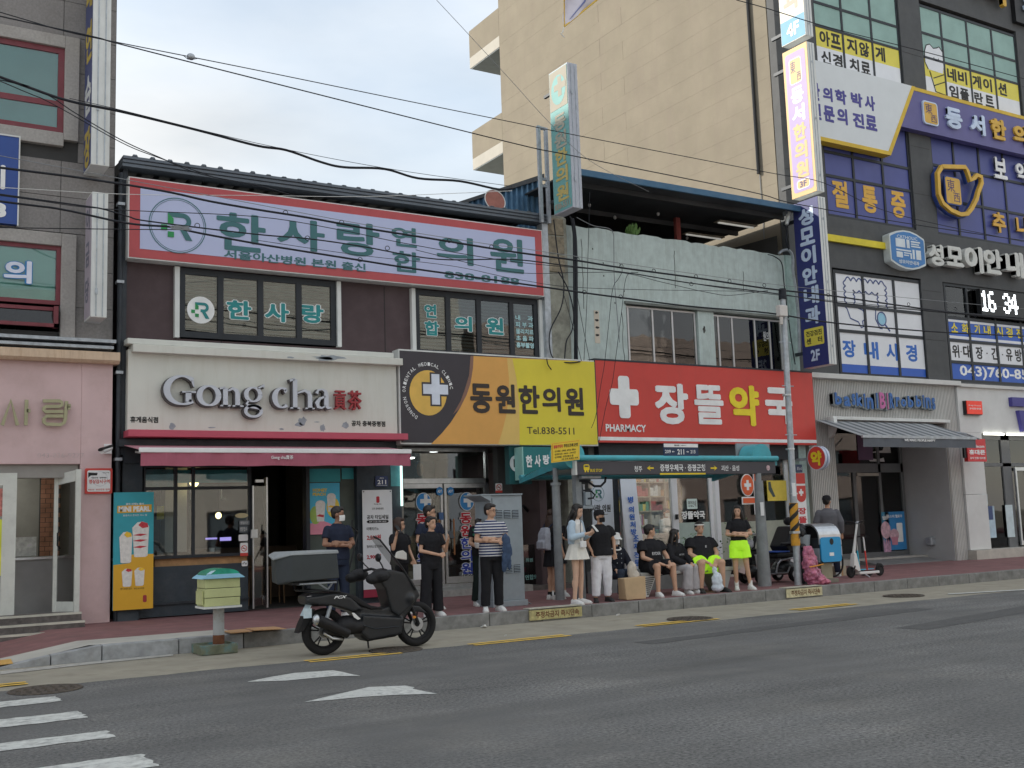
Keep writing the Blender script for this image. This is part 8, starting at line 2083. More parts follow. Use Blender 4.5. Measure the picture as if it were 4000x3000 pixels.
def kid(x,y,m,lab,mirror):
    t=thing('child_scooter',lab,'kick scooter',(x,y,.2),group="children's scooters behind the white one")
    build('deck',MB().box(-.05,.42,-.06,.06,.10,.13),m,t,bevel=.01,local=True)
    build('stem',MB().cyl((0,0,.12),(-.03,0,.55),.018,n=10),m,t,smooth=True,local=True);build('upper_stem',MB().cyl((-.03,0,.55),(-.05,0,.86),.016,n=10),G['steel'] if mirror else G['white'],t,smooth=True,local=True)
    build('handlebar',MB().cyl((-.05,-.14,.86),(-.05,.14,.86),.014,n=8),G['black'],t,local=True)
    for a,b in ((-.02,-.09),(-.02,.09),(.40,0)):build('wheel',MB().cyl((a,b-.015,.06),(a,b+.015,.06),.06,n=16),G['black'],t,smooth=True,local=True)
kid(19.62,17.3,mat('scooter_cyan',(.03,.36,.55),.4),'small light blue child scooter behind the white kick scooter',1)
kid(19.55,17.02,mat('scooter_red',(.50,.035,.03),.4),'small red child scooter between the white and light blue scooters',0)
# bicycle behind the litter bin
BI=thing('bicycle','bicycle mostly hidden behind the blue litter bin with one dark wheel showing','bicycle',(18.5,17.3,.2))
for x_ in (18.80,17.75):build('wheel',MB().torus((x_,17.3,.52),(0,1,0),.30,.02,36,8),G['rubber'],BI,smooth=True)
build('frame',MB().tube([(18.80,17.3,.52),(18.35,17.3,.50),(18.1,17.3,.85),(18.62,17.3,.95),(18.35,17.3,.5)],.016),m_mb2,BI);build('front_fork',MB().tube([(17.75,17.3,.52),(17.95,17.3,1.1)],.014),m_mb2,BI);build('saddle',MB().ell((18.62,17.3,1.0),.12,.06,.03),G['black'],BI)
build('handlebar',MB().cyl((17.95,17.1,1.1),(17.95,17.5,1.1),.012),G['black'],BI);build('rear_rack',MB().box(18.68,19.05,17.24,17.36,.88,.90),G['black'],BI)
t=thing('small_carton','small pale carton standing on the pavement behind the bicycle wheel','box',(19.3,17.6,.2));build('carton',MB().box(19.15,19.42,17.5,17.75,.2,.42),mat('carton_pale',(.34,.28,.20),.8,var=.1),t,bevel=.004);build('tape',MB().box(19.27,19.31,17.497,17.4995,.2,.42),m_card,t)
# mobility scooter
MS=thing('mobility_scooter','dark mobility scooter with high seat parked between the shelter column and the striped pole','mobility scooter',(16.75,17.1,.2))
for x_,y_ in ((16.25,16.92),(16.25,17.4),(17.2,16.92),(17.2,17.4)):
    w_=build('wheel',MB().torus((x_,y_,.36),(0,1,0),.11,.045,28,8,1.2),G['rubber'],MS,smooth=True,auto=0);build('rim',MB().cyl((x_,y_-.04,.36),(x_,y_+.04,.36),.085),G['galv'],w_,smooth=True)
build('chassis',remesh(MB().box(16.15,17.3,16.98,17.34,.36,.48).ell((17.15,17.16,.50),.26,.25,.16).ell((16.2,17.16,.46),.18,.22,.14),.018,4),m_mb,MS,smooth=True,auto=0)
build('side_hoop',MB().tube([(16.65,16.88,.42),(16.70,16.86,.60),(16.78,16.86,.66),(17.1,16.86,.70),(17.25,16.88,.70)],.018).tube([(16.5,16.88,.40),(16.95,16.86,.40),(17.05,16.88,.52)],.018),G['steel'],MS,smooth=True)
build('seat_cushion',MB().box(16.72,17.25,16.90,17.38,.70,.82),m_mb2,MS,bevel=.04);build('blue_seat_band',MB().box(16.70,17.1,16.895,17.36,.822,.85),mat('seat_blue',(.02,.06,.28),.6),MS,bevel=.01)
build('seat_back',MB().hull([(17.10,16.9,.80),(17.10,17.4,.80),(17.24,16.92,1.36),(17.24,17.38,1.36),(17.24,16.9,.80),(17.24,17.4,.80),(17.36,16.95,1.34),(17.36,17.35,1.34),(17.0,16.9,.95),(17.0,17.4,.95)]),m_mb2,MS,bevel=.04)
build('headrest',MB().ell((17.36,17.15,1.46),.08,.13,.09),m_mb2,MS,smooth=True);build('arm_rest',MB().cap((16.85,16.88,1.0),(17.2,16.88,1.0),.03,.035),m_mb2,MS,smooth=True)
build('seat_post',MB().cyl((17.0,17.15,.48),(17.0,17.15,.72),.05),G['galv'],MS)
build('tiller',MB().cyl((16.18,17.15,.48),(16.38,17.15,1.18),.035),m_mb2,MS,smooth=True);build('tiller_bar',MB().tube([(16.42,16.88,1.16),(16.36,17.0,1.22),(16.36,17.3,1.22),(16.42,17.42,1.16)],.016),G['galv'],MS,smooth=True)
build('mirror',MB().ell((16.22,16.85,1.40),.04,.03,.08),G['black'],MS,smooth=True);build('mirror_stem',MB().tube([(16.36,16.98,1.2),(16.24,16.88,1.33)],.007),G['black'],MS)
build('front_basket',MB().box(16.02,16.20,16.95,17.3,.88,.90).box(15.98,16.0,16.95,17.3,.70,.95).box(16.0,16.20,16.95,16.97,.72,.93),m_mb2,MS)
t=thing('carrier_bag_bundle','bundle of grey plastic bags in the basket of the mobility scooter','bag',(16.1,17.0,.9));build('bag',lump([(16.08,17.05,1.0,.11,.1,.08),(16.14,17.05,1.06,.06,.07,.06)],8,.014,.016,16),mat('bag_grey',(.22,.22,.24),.35),t,smooth=True,auto=0)
m_tub=mat('tub_white',(.42,.43,.44),.5,var=.06)
for x_,y_,lab in ((15.72,17.05,'pale plastic bucket left of the grey shelter column'),(16.12,16.78,'white plastic bucket right of the grey shelter column')):
    t=thing('plastic_bucket',lab,'bucket',(x_,y_,.55));build('bucket',MB().cap((x_,y_,.52),(x_,y_,.80),.075,.10,18,True),m_tub,t,smooth=True);build('bucket_rim',MB().torus((x_,y_,.80),(0,0,1),.10,.010,20,6),m_tub,t)
t=thing('red_crate','red crate on the pavement behind the seated man in neon shorts','crate',(14.95,17.2,.2));build('crate',MB().box(14.7,15.15,17.0,17.4,.62,.95),mat('crate_red',(.35,.02,.03),.5),t,bevel=.01);build('crate_slot',MB().box(14.76,15.1,16.995,16.999,.86,.89),G['ink'],t)
# potted plants in front of the pharmacy
m_leaf=mat('leaf_dark',(.035,.085,.025),.5,var=.5,vs=25);m_leaf2=mat('leaf_mid',(.06,.13,.03),.5,var=.5,vs=25)
def shrub(x,y,z,rx,rz,n_,lab,seed,lf=.07):
    t=thing('potted_plant',lab,'plant',(x,y,.2));r_=random.Random(seed);mb=MB();st=MB()
    for i in range(n_):
        a,b,c=r_.gauss(0,.42),r_.gauss(0,.42),r_.gauss(0,.45);p=Vector((x+rx*a,y+.22*b,z+rz*c))
        u_=Vector((r_.uniform(-1,1),r_.uniform(-1,1),r_.uniform(-.6,.3))).normalized();v_=u_.cross(Vector((r_.uniform(-.4,.4),-.5,1))).normalized();L_=lf*r_.uniform(.7,1.3)
        mb.add([p,p+u_*L_*.5+v_*L_*.3,p+u_*L_,p+u_*L_*.5-v_*L_*.3],[(0,1,2,3)])
    for i in range(7):st.tube([(x+r_.uniform(-.04,.04),y,.45),(x+rx*r_.uniform(-.6,.6),y+r_.uniform(-.1,.1),z+rz*r_.uniform(-.3,.4))],[.008,.003],5)
    build('foliage',mb,m_leaf if seed%2 else m_leaf2,t);build('stems',st,mat('stem_brown',(.10,.08,.04),.8),t)
    build('pot',MB().cap((x,y,.2),(x,y,.48),.12,.16,20,True),mat('pot_brown',(.16,.09,.06),.7,var=.15),t,smooth=True)
shrub(17.55,18.9,1.15,.42,.35,420,'bushy dark green potted plant behind the mobility scooter seat',3)
shrub(16.4,19.2,.95,.38,.25,300,'lower potted plant left of the shelter column in front of the pharmacy',4)
shrub(16.9,19.3,.85,.35,.22,240,'low leafy potted plant between the column and the scooter seat',5)

# ================================================================= people
SKIN={}
def skin_m(k=0):return mat('skin_%d'%k,((.42,.235,.155),(.33,.17,.105),(.50,.30,.21),(.22,.115,.075))[k],.55,var=.08,vs=9,dirt=.15,ds=12,dirtcol=(.40,.16,.11))
m_hair=mat('hair_black',(.014,.011,.010),.45,var=.3,vs=30,spec=.5);m_hairb=mat('hair_brown',(.035,.018,.012),.5,var=.3,vs=30)
def cloth(name,col,var=.08):return mat(name,col,.85,var=var,vs=8,bump=.15,bs=160,spec=.2)
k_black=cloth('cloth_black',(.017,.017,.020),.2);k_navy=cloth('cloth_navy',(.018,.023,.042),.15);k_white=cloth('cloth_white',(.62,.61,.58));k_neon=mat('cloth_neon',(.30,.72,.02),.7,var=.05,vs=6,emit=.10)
m_shoe=mat('shoe_white',(.60,.61,.60),.6,var=.08,vs=20,dirt=.2,ds=14);m_shoeb=mat('shoe_black',(.02,.02,.022),.6);m_sole=mat('sole_pale',(.5,.5,.48),.7)
def hand(mb,w_,tip,curl,s_,side=1):
    """palm and five separate fingers; w_ wrist, tip direction, curl = direction the fingers bend to"""
    w_=Vector(w_);d=Vector(tip).normalized();c=Vector(curl);c=(c-d*c.dot(d)).normalized();a=d.cross(c)*side
    mb.hull([tuple(w_+d*u*s_+a*v*s_+c*q*s_) for u,v,q in ((0,-.026,-.012),(0,.026,-.012),(0,-.024,.014),(0,.024,.014),(.085,-.040,-.010),(.085,.038,-.010),(.08,-.038,.014),(.08,.036,.014),(.045,.046,0),(.045,-.042,0))])
    for i,(v,ln) in enumerate(((-.033,.058),(-.011,.070),(.011,.075),(.032,.066))):
        p0=w_+d*.075*s_+a*v*s_;p1=p0+(d*.9+c*.35)*ln*.45*s_;p2=p1+(d*.35+c*.9)*ln*.35*s_;p3=p2+(c*.9-d*.35)*ln*.25*s_
        mb.tube([p0,p1,p2,p3],[.0092*s_,.0088*s_,.008*s_,.006*s_],6)
    q0=w_+d*.02*s_+a*.030*s_;q1=q0+(a*.7+d*.7+c*.2)*.038*s_;q2=q1+(d*.8+c*.5)*.032*s_
    mb.tube([q0,q1,q2],[.012*s_,.011*s_,.008*s_],6)
def person(label,x,y,H,face,pose,top,bottom,hair='short',skin=0,head=(0,0),z0=.2,shoes=None,group=None,mask=None,cap=None,build_k=1.0,socks=None,glasses=False,sleeve='short',seed=0,fem=False,leg=None,name='person',belly=0,tshirt_len=.0,extra=None):
    """face: degrees, 0 = towards the road (-Y), 90 = towards +X. pose gives the elbows and hands; all in a 1.70 m frame"""
    s_=H/1.70
    t=thing(name,label,'person',(x,y,z0),R(face),group)
    B=MB();sk=skin_m(skin);sit=bottom.get('sit',False);dz=-.43 if sit else 0;W=(.88 if fem else 1.0)*build_k
    hipz=.90+dz;sh=1.40+dz;cx=.0
    def V(p):return (p[0]*s_,p[1]*s_,p[2]*s_)
    X_,Y_=Vector((1,0,0)),Vector((0,1,0))
    def torso(g,z0_,z1_,flare=0,mbx=None):
        prof=[(.84,.155,.115),(.92,.165,.12),(1.02,.145+.02*(not fem),.105),(1.15,.155,.112),(1.28,.172,.12),(1.36,.165,.105),(1.42,.10,.075),(1.455,.06,.06)]
        rr_=[]
        zs_=sorted({z0_,z1_,*[p[0] for p in prof if z0_<p[0]<z1_]})
        Ws_=min(W,1.07)
        for z in zs_:
            for (a,b) in zip(prof,prof[1:]):
                if a[0]<= z <= b[0]:
                    q=(z-a[0])/(b[0]-a[0]);rx,ry=a[1]+(b[1]-a[1])*q,a[2]+(b[2]-a[2])*q
            f_=flare*max(0,(1.25-z));gk=1 if z<1.3 else max(.25,1-(z-1.3)/.12*.75);bl=belly*math.exp(-((z-1.02)/.13)**2)
            rr_.append((Vector(V((cx,-bl*.4,z+dz))),X_,Y_,(rx*(W if z<1.2 else Ws_)+g*gk+f_+bl*.6)*s_,(ry*(W if z<1.2 else Ws_)+g*gk+f_+bl)*s_))
        (mbx or B).loft(rr_,20,.9)
    torso(0,.84,1.455)
    # neck and head with a face
    hy,hr=R(head[0]),head[1]
    B.cap(V((0,.0,1.41+dz)),V((0,-.012-hr*.02,1.50+dz)),.055*s_,.048*s_)
    hc=Vector(V((0,-.018-hr*.05,1.585+dz-abs(hr)*.01)))
    def HV(p): # head-local to person-local
        q=Vector(p)*s_;q=Matrix.Rotation(hr*.5,3,'X')@ q;q=Matrix.Rotation(hy,3,'Z')@ q;return hc+q
    hb=MB().ell((0,.005,.022),.076,.094,.096,16,10).ell((0,-.028,-.045),.056,.062,.066,14,8).ell((0,-.088,-.022),.011,.016,.022,8,6).ell((.078,.01,-.01),.012,.02,.03,8,6).ell((-.078,.01,-.01),.012,.02,.03,8,6).ell((0,-.083,-.062),.022,.010,.009,8,5)
    hb.v=[tuple(HV(q)) for q in hb.v];B.v,B.f=B.v,B.f
    B.add(hb.v,hb.f)
    # legs
    q_=random.Random(seed*7+1);a_,b_=q_.uniform(0,.05),q_.uniform(-.05,.04)
    L_=leg or (((-.095-a_*.5,-.01+b_*.4,.47),(-.10-a_,.02+b_,.085)),((.095+a_*.3,-.01-b_*.3,.47),(.10+a_*.6,.02-b_,.085)))
    hips=[(-.085,0,.90+dz),(.085,0,.90+dz)]
    feet=[]
    for hp,(kn,an) in zip(hips,L_):
        B.cap(V(hp),V(kn),.083*W*s_,.056*W*s_);B.cap(V(kn),V(an),.055*W*s_,.036*s_);mid_=(Vector(kn)*.68+Vector(an)*.32)+Vector((0,.018,0));B.ell(V(mid_),.05*W*s_,.052*W*s_,.10*s_,10,7);feet.append(an)
    # arms
    A_=pose;Wp=min(W,1.07);shp=[(-.178*Wp,0,sh-.035),(.178*Wp,0,sh-.035)]
    for k,(el,wr,hd,cu) in enumerate(A_):
        el,wr=(el[0],el[1],el[2]+dz),(wr[0],wr[1],wr[2]+dz)
        B.cap(V(shp[k]),V(el),.047*W*s_,.038*W*s_);B.cap(V(el),V(wr),.039*W*s_,.025*s_)
        hand(B,V(wr),hd,cu,s_,1 if k else-1)
    build('body',remesh(B,.0095*s_,2),sk,t,smooth=True,auto=0,local=True)
    # face details
    if head[0]>-150 and head[0]<150:
        e=MB()
        for a in (-.030,.030):e.ell((a,-.082,.006),.0125,.006,.0055,8,5)
        e.v=[tuple(HV(q)) for q in e.v];o=build('eyes',e,G['ink'],t,local=True);o['kind']='stuff'
        e=MB()
        for a in (-.031,.031):e.ell((a,-.083,.028),.019,.005,.004,8,4)
        e.v=[tuple(HV(q)) for q in e.v];o=build('eyebrows',e,m_hair,t,local=True);o['kind']='stuff'
        if not mask:e=MB().ell((0,-.092,-.062),.021,.005,.0045,8,4);e.v=[tuple(HV(q)) for q in e.v];build('lips',e,mat('lips',(.32,.10,.085),.5),t,local=True)
    if mask:
        e=MB();n1,n2=8,6
        for i in range(n1+1):
            for j in range(n2+1):
                u_,v_=i/n1*2-1,j/n2;e.v.append((.072*u_,-.104+.075*u_*u_-.006*math.sin(v_*3.14),-.095+.088*v_-.01*abs(u_)))
        for i in range(n1):
            for j in range(n2):a=i*(n2+1)+j;e.f.append((a,a+n2+1,a+n2+2,a+1))
        e.v=[tuple(HV(q)) for q in e.v];build('face_mask',e,mask,t,smooth=True,auto=0,local=True)
    if glasses:
        e=MB()
        for a in (-.032,.032):e.torus((a,-.096,.004),(0,1,0),.022,.0025,16,5)
        e.tube([(-.012,-.096,.006),(.012,-.096,.006)],.002,5).tube([(-.054,-.094,.008),(-.078,0,.008)],.002,5).tube([(.054,-.094,.008),(.078,0,.008)],.002,5)
        e.v=[tuple(HV(q)) for q in e.v];build('glasses',e,G['ink'],t,local=True)
    # hair
    if hair and hair != 'none':
        hm=m_hairb if 'brown' in hair else m_hair;h=MB()
        h.ell((0,.022,.045),.086,.098,.088,18,10)
        if 'short' in hair:h.ell((0,.06,.0),.078,.05,.07,12,8).ell((0,-.045,.085),.068,.045,.032,12,7)
        if 'bob' in hair:h.ell((0,.045,-.03),.098,.07,.11,14,8).ell((.078,.0,-.04),.026,.055,.095,10,7).ell((-.078,.0,-.04),.026,.055,.095,10,7).ell((0,-.055,.085),.07,.04,.03,12,7)
        if 'long' in hair:
            ln=.40 if 'very' in hair else .26
            h.ell((0,.045,-.02),.095,.065,.11,14,8);h.loft([(Vector((0,.06,.0)),X_,Y_,.088,.05),(Vector((0,.09,-.12)),X_,Y_,.105,.048),(Vector((0,.11,-.10-ln*.5)),X_,Y_,.115,.04),(Vector((0,.11,-.10-ln)),X_,Y_,.085,.025)],16)
            for a in (-1,1):h.tube([(a*.078,-.01,.04),(a*.088,-.02,-.06),(a*.092,.0,-.15),(a*.09,.02,-.10-ln*.6)],[.022,.028,.03,.016],8)
            h.ell((0,-.05,.088),.066,.04,.028,12,7)
        if 'tied' in hair:h.ell((0,.055,-.0),.08,.055,.075,12,8).ell((0,.11,-.02),.035,.04,.06,10,7).ell((0,-.05,.085),.066,.038,.028,12,7)
        h=remesh(h,.0085,1,.0045,34,.35,seed);h.v=[tuple(HV(q)) for q in h.v]
        build('hair',h,hm,t,smooth=True,auto=0,local=True)
    if cap:
        e=MB()
        if cap[0]=='cap':
            e.loft([(Vector((0,.01,.035)),X_,Y_,.094,.110),(Vector((0,.01,.085)),X_,Y_,.092,.108),(Vector((0,.012,.125)),X_,Y_,.07,.082),(Vector((0,.012,.142)),X_,Y_,.02,.02)],22)
            e.prism([(-.07,-.085),(-.055,-.155),(0,-.18),(.055,-.155),(.07,-.085)],.040,.048,'z')
        if cap[0]=='bucket':
            e.loft([(Vector((0,.01,.005)),X_,Y_,.150,.158),(Vector((0,.01,.045)),X_,Y_,.105,.118),(Vector((0,.01,.12)),X_,Y_,.088,.10),(Vector((0,.01,.135)),X_,Y_,.06,.07)],26)
        if cap[0]=='band':e.loft([(Vector((0,.0,.055)),X_,Y_,.089,.106),(Vector((0,.0,.078)),X_,Y_,.088,.104)],22,1,False)
        e.v=[tuple(HV(q)) for q in e.v];build('hat' if cap[0]!= 'band' else 'headband',e,cap[1],t,smooth=True,local=True)
    # top
    g=top.get('g',.018);zb_=top.get('len',.88)
    if not sit:pass
    T=MB();torso(g,zb_,1.45,top.get('flare',.03),T)
    sl={'short':.62,'none':.18,'long':1.0}[sleeve]
    for k,(el,wr,hd,cu) in enumerate(A_):
        el,wr=Vector((el[0],el[1],el[2]+dz)),Vector((wr[0],wr[1],wr[2]+dz));s0=Vector(shp[k])
        e1=s0.lerp(el,sl);T.ell(V(s0),(.054*W+g*.4)*s_,(.052+g*.4)*s_,(.050+g*.3)*s_,12,7)
        T.cap(V(s0),V(e1),(.050*W+g*.8)*s_,(.049*W+g*1.05)*s_,14,True)
        if sleeve=='long':T.ell(V(el),(.044*W+g)*s_,(.044*W+g)*s_,(.044*W+g)*s_,10,6);T.cap(V(el),V(el.lerp(wr,.88)),(.042*W+g)*s_,(.032+g*.7)*s_,12,True)
    o=build('top',remesh(T,.012*s_,2,.0055,9,1,seed+2),top['m'],t,smooth=True,auto=0,local=True,label=top.get('label'))
    # bottoms
    Q=MB();kd_=bottom['k'];gb=bottom.get('g',.018)
    if kd_ in ('trousers','shorts'):
        Q.loft([(Vector(V((0,0,z+dz))),X_,Y_,(rx*W+gb)*s_,(ry*W+gb)*s_) for z,rx,ry in ((.80,.14,.105),(.88,.165,.122),(.95,.155,.115),(1.0,.145,.108))],20,.9)
        for hp,(kn,an) in zip(hips,L_):
            hp,kn,an=Vector(hp),Vector(kn),Vector(an);fr=bottom.get('frac',.8)
            if kd_=='shorts':Q.cap(V(hp),V(hp.lerp(kn,fr)),(.092*W+gb)*s_,(.075*W+gb*1.6)*s_,14,True)
            else:
                Q.cap(V(hp),V(kn),(.086*W+gb)*s_,(.062*W+gb)*s_,14,True);Q.ell(V(kn),(.062*W+gb)*s_,(.062*W+gb)*s_,(.062*W+gb)*s_,12,7);wd=bottom.get('hem',.06)
                Q.cap(V(kn),V(kn.lerp(an,bottom.get('to',.98))),(.060*W+gb)*s_,wd*s_,14,True)
        o=build(kd_,remesh(Q,.012*s_,2,bottom.get('wr',.006),8,.8,seed+5),bottom['m'],t,smooth=True,auto=0,local=True,label=bottom.get('label'))
    elif kd_=='skirt':
        z1,z2,fl_=bottom.get('z1',1.0),bottom.get('z2',.70),bottom.get('fl',.06);n_=64
        for i in range(9):
            z=z1+(z2-z1)*i/8;q=i/8
            for k in range(n_):
                a=2*math.pi*k/n_;pl=1+.06*q*math.sin(a*9)+.03*q*math.sin(a*17+1)
                rx,ry=(.150+fl_*q+.012)*pl,(.115+fl_*q+.012)*pl;Q.v.append(V((rx*math.cos(a),ry*math.sin(a),z+dz)))
        for i in range(8):
            for k in range(n_):Q.f.append((i*n_+k,i*n_+(k+1)%n_,(i+1)*n_+(k+1)%n_,(i+1)*n_+k))
        build('skirt',Q,bottom['m'],t,smooth=True,auto=0,local=True)
    # shoes
    for k,an in enumerate(feet):
        sh_m=shoes or m_shoe;a=R((-14,14)[k]);M2=Matrix.Rotation(a,3,'Z');off=Vector((an[0],an[1],0));zf=an[2]-.085
        P=[(-.034,.06,.018),(.034,.06,.018),(-.036,.055,.075),(.036,.055,.075),(-.042,-.06,.018),(.046,-.06,.018),(-.044,-.13,.018),(.042,-.14,.018),(-.030,-.185,.02),(.022,-.19,.02),(-.03,-.06,.082),(.03,-.06,.082),(-.032,-.13,.055),(.032,-.13,.055),(-.02,-.18,.042),(.018,-.182,.042),(-.025,.03,.10),(.025,.03,.10)]
        build('shoe',MB().hull([V(tuple(M2 @ Vector((p[0]*1.08,p[1],p[2]))+off+Vector((0,0,zf)))) for p in P]),sh_m,t,bevel=.008,smooth=True,local=True)
        so_=MB().hull([V(tuple(M2 @ Vector((p[0]*1.2,p[1]*1.04,zz))+off+Vector((0,0,zf)))) for p in P if p[2]<.03 for zz in (.001,.022)]);build('sole',so_,m_sole if sh_m is m_shoe else m_shoeb,t,local=True)
        if socks:build('sock',MB().cap(V((an[0],an[1],an[2]-.02)),V((an[0],an[1]-.0,an[2]+socks[1])),.043*s_,.043*s_,12,True),socks[0],t,smooth=True,local=True)
    return t,s_,dz,V,HV
CROSS=(((-.25,-.03,1.13),(.05,-.205,1.10),(1,.25,.10),(.2,.9,-.2)),((.25,-.03,1.13),(-.07,-.165,1.15),(-1,.2,-.05),(-.2,.9,-.2)))
DOWN=(((-.25,.02,1.13),(-.27,-.04,.88),(0,-.15,-1),(.6,-.6,0)),((.25,.02,1.13),(.27,-.04,.88),(0,-.15,-1),(-.6,-.6,0)))
PHONE=(((-.24,-.02,1.13),(-.05,-.25,1.20),(.7,-.4,.25),(0,.3,1)),((.24,-.02,1.13),(.05,-.26,1.18),(-.6,-.5,.2),(0,.3,1)))
def phone(t,V,p,rot=0,m=None):
    M2=Matrix.Rotation(rot,3,'Z')@ Matrix.Rotation(R(-40),3,'X')
    mb=MB().box(-.037,.037,-.005,.005,-.075,.075);mb.v=[tuple(Vector(V(p))+M2 @ Vector(q)) for q in mb.v]
    return mb
def world(t,q):return tuple(Matrix.Translation(t.location)@ Matrix.Rotation(t.rotation_euler.z,4,'Z')@ Vector(q))
def held(t,mb,name,label,cat,m,smooth=False,bevel=0):
    mb.v=[world(t,q) for q in mb.v];o=build(name,mb,m,None,smooth=smooth,bevel=bevel,auto=0 if smooth else 35);tag(o,label,cat);return o
# 1 man in navy polo with mask
person('man in dark navy polo and white mask with crossed arms behind the delivery box',6.93,16.8,1.77,8,CROSS,dict(m=k_navy),dict(k='trousers',m=cloth('jeans_dark',(.02,.028,.05)),hem=.075),skin=3,head=(50,.05),mask=mat('mask_white',(.66,.67,.66),.8),seed=1)
# 2 woman with glasses holding up phone
t,s_,dz,V,HV=person('woman in black with brown bob hair and glasses raising a phone beside the price banner',7.88,16.5,1.56,18,(((-.24,-.10,1.16),(-.22,-.16,1.38),(.1,-.2,1),(.3,-.7,0)),((.24,-.0,1.13),(.20,-.15,.95),(0,-.3,-1),(-.6,-.5,0))),dict(m=k_black,g=.03),dict(k='trousers',m=k_black,hem=.08),hair='bob brown',head=(35,0),fem=True,glasses=True,seed=2)
held(t,phone(t,V,(-.20,-.20,1.50)),'phone','dark phone raised in the hand of the woman with brown bob hair','phone',G['black'])
mb=MB().box(-.10,.10,-.17,-.12,.90,1.02);held(t,MB().hull([(-.26,-.20,.92),(-.06,-.24,.88),(-.04,-.22,.99),(-.10,-.20,1.04),(-.24,-.18,1.02),(-.25,-.13,.92),(-.06,-.16,.88),(-.12,-.13,1.03)]),'shoulder_bag','small cream shoulder bag at the front of the woman with brown bob hair','bag',mat('bag_cream',(.55,.52,.46),.5),bevel=.012)
held(t,MB().box(.12,.27,-.22,-.19,.55,.80),'paper_carrier','small white paper carrier bag printed with a dark triangle by the woman with bob hair','bag',G['paper'])
# 3 man behind in navy polo
person('tall man in dark polo and glasses with arms crossed behind the woman holding a phone',8.70,17.0,1.76,5,CROSS,dict(m=k_navy),dict(k='trousers',m=k_black,hem=.08),glasses=True,skin=0,head=(45,0),seed=3)
# 4 woman in black tee with phone and crossed arm
t,s_,dz,V,HV=person('young woman in wide black trousers looking up from her phone at the kerb',8.10,15.78,1.56,-5,(((-.22,-.04,1.12),(.06,-.23,1.04),(1,.05,.1),(0,.9,-.2)),((.23,-.08,1.10),(.20,-.26,1.28),(.1,-.5,.8),(-.8,0,.3))),dict(m=k_black,len=.93),dict(k='trousers',m=k_black,hem=.10,g=.028),hair='tied',fem=True,head=(22,-.1),seed=4)
held(t,phone(t,V,(.23,-.34,1.38)),'phone','dark phone held at chest height by the young woman in wide black trousers','phone',G['black'])
# 5 adult carrying child
t,s_,dz,V,HV=person('adult in dark trousers carrying a child, half hidden behind the striped shirt man',9.72,17.0,1.66,0,(((-.26,-.05,1.12),(-.16,-.24,1.02),(.8,-.4,.1),(0,0,1)),DOWN[1]),dict(m=k_black),dict(k='trousers',m=cloth('cloth_green_black',(.014,.022,.02)),hem=.09),hair='bob',seed=5,head=(20,0))
# 6 child
t2,s2,dz2,V2,HV2=person('small child in green and white shirt carried on the hip of the half hidden adult',9.50,16.72,.95,80,(((-.22,-.06,1.12),(-.12,-.2,1.2),(.4,-.4,.4),(0,0,1)),((.22,-.06,1.12),(.12,-.2,1.2),(-.4,-.4,.4),(0,0,1))),dict(m=mat('child_stripe',(.50,.50,.48),.8),len=.92),dict(k='shorts',sit=True,m=cloth('cloth_pale',(.45,.43,.40))),hair='bob',z0=1.0,shoes=m_shoeb,fem=True,seed=6,leg=(((-.12,-.32,.50),(-.10,-.30,.12)),((.12,-.30,.50),(.12,-.26,.10))),socks=(k_navy,.05))
for z_ in (.42,.50):build('green_band',MB().loft([(Vector((0,0,z_)),Vector((1,0,0)),Vector((0,1,0)),.118,.092),(Vector((0,0,z_+.04)),Vector((1,0,0)),Vector((0,1,0)),.118,.092)],20,.9,False),cloth('child_green',(.02,.12,.07)),t2,local=True)
# 7 striped man
m_str=bpy.data.materials.new('stripes_navy_white');m_str.use_nodes=True
n=m_str.node_tree.nodes;l=m_str.node_tree.links
tc=n.new('ShaderNodeTexCoord');sp=n.new('ShaderNodeSeparateXYZ');ma=n.new('ShaderNodeMath');ma.operation='MULTIPLY';ma.inputs[1].default_value=22.5
fr=n.new('ShaderNodeMath');fr.operation='FRACT';gt=n.new('ShaderNodeMath');gt.operation='GREATER_THAN';gt.inputs[1].default_value=.46
mi=n.new('ShaderNodeMix');mi.data_type='RGBA';mi.inputs[6].default_value=(.62,.63,.64,1);mi.inputs[7].default_value=(.02,.03,.11,1)
l.new(tc.outputs['Object'],sp.inputs[0]);l.new(sp.outputs[2],ma.inputs[0]);l.new(ma.outputs[0],fr.inputs[0]);l.new(fr.outputs[0],gt.inputs[0]);l.new(gt.outputs[0],mi.inputs[0]);l.new(mi.outputs[2],n['Principled BSDF'].inputs['Base Color']);n['Principled BSDF'].inputs['Roughness'].default_value=.85
t,s_,dz,V,HV=person('man in navy and white striped t-shirt and glasses, jacket over one arm',9.20,15.78,1.74,-14,CROSS,dict(m=m_str,g=.02,len=.86),dict(k='trousers',m=k_black,hem=.075),glasses=True,head=(38,.05),build_k=1.05,seed=7)
J=MB()
for a,b,c,r1,r2 in ((.19,-.19,1.10,.075,.05),(.20,-.20,.98,.085,.035),(.19,-.20,.84,.085,.032),(.15,-.19,.72,.05,.025),(.24,-.18,.76,.045,.03),(.25,-.17,.95,.05,.04)):J.ell(V((a,b,c)),r1,r2,.12,12,8)
held(t,remesh(J,.011,1,.014,22,.35,4),'folded_jacket','dark blue denim jacket hanging over the arm of the striped shirt man','jacket',cloth('denim',(.035,.055,.10),.2),smooth=True)
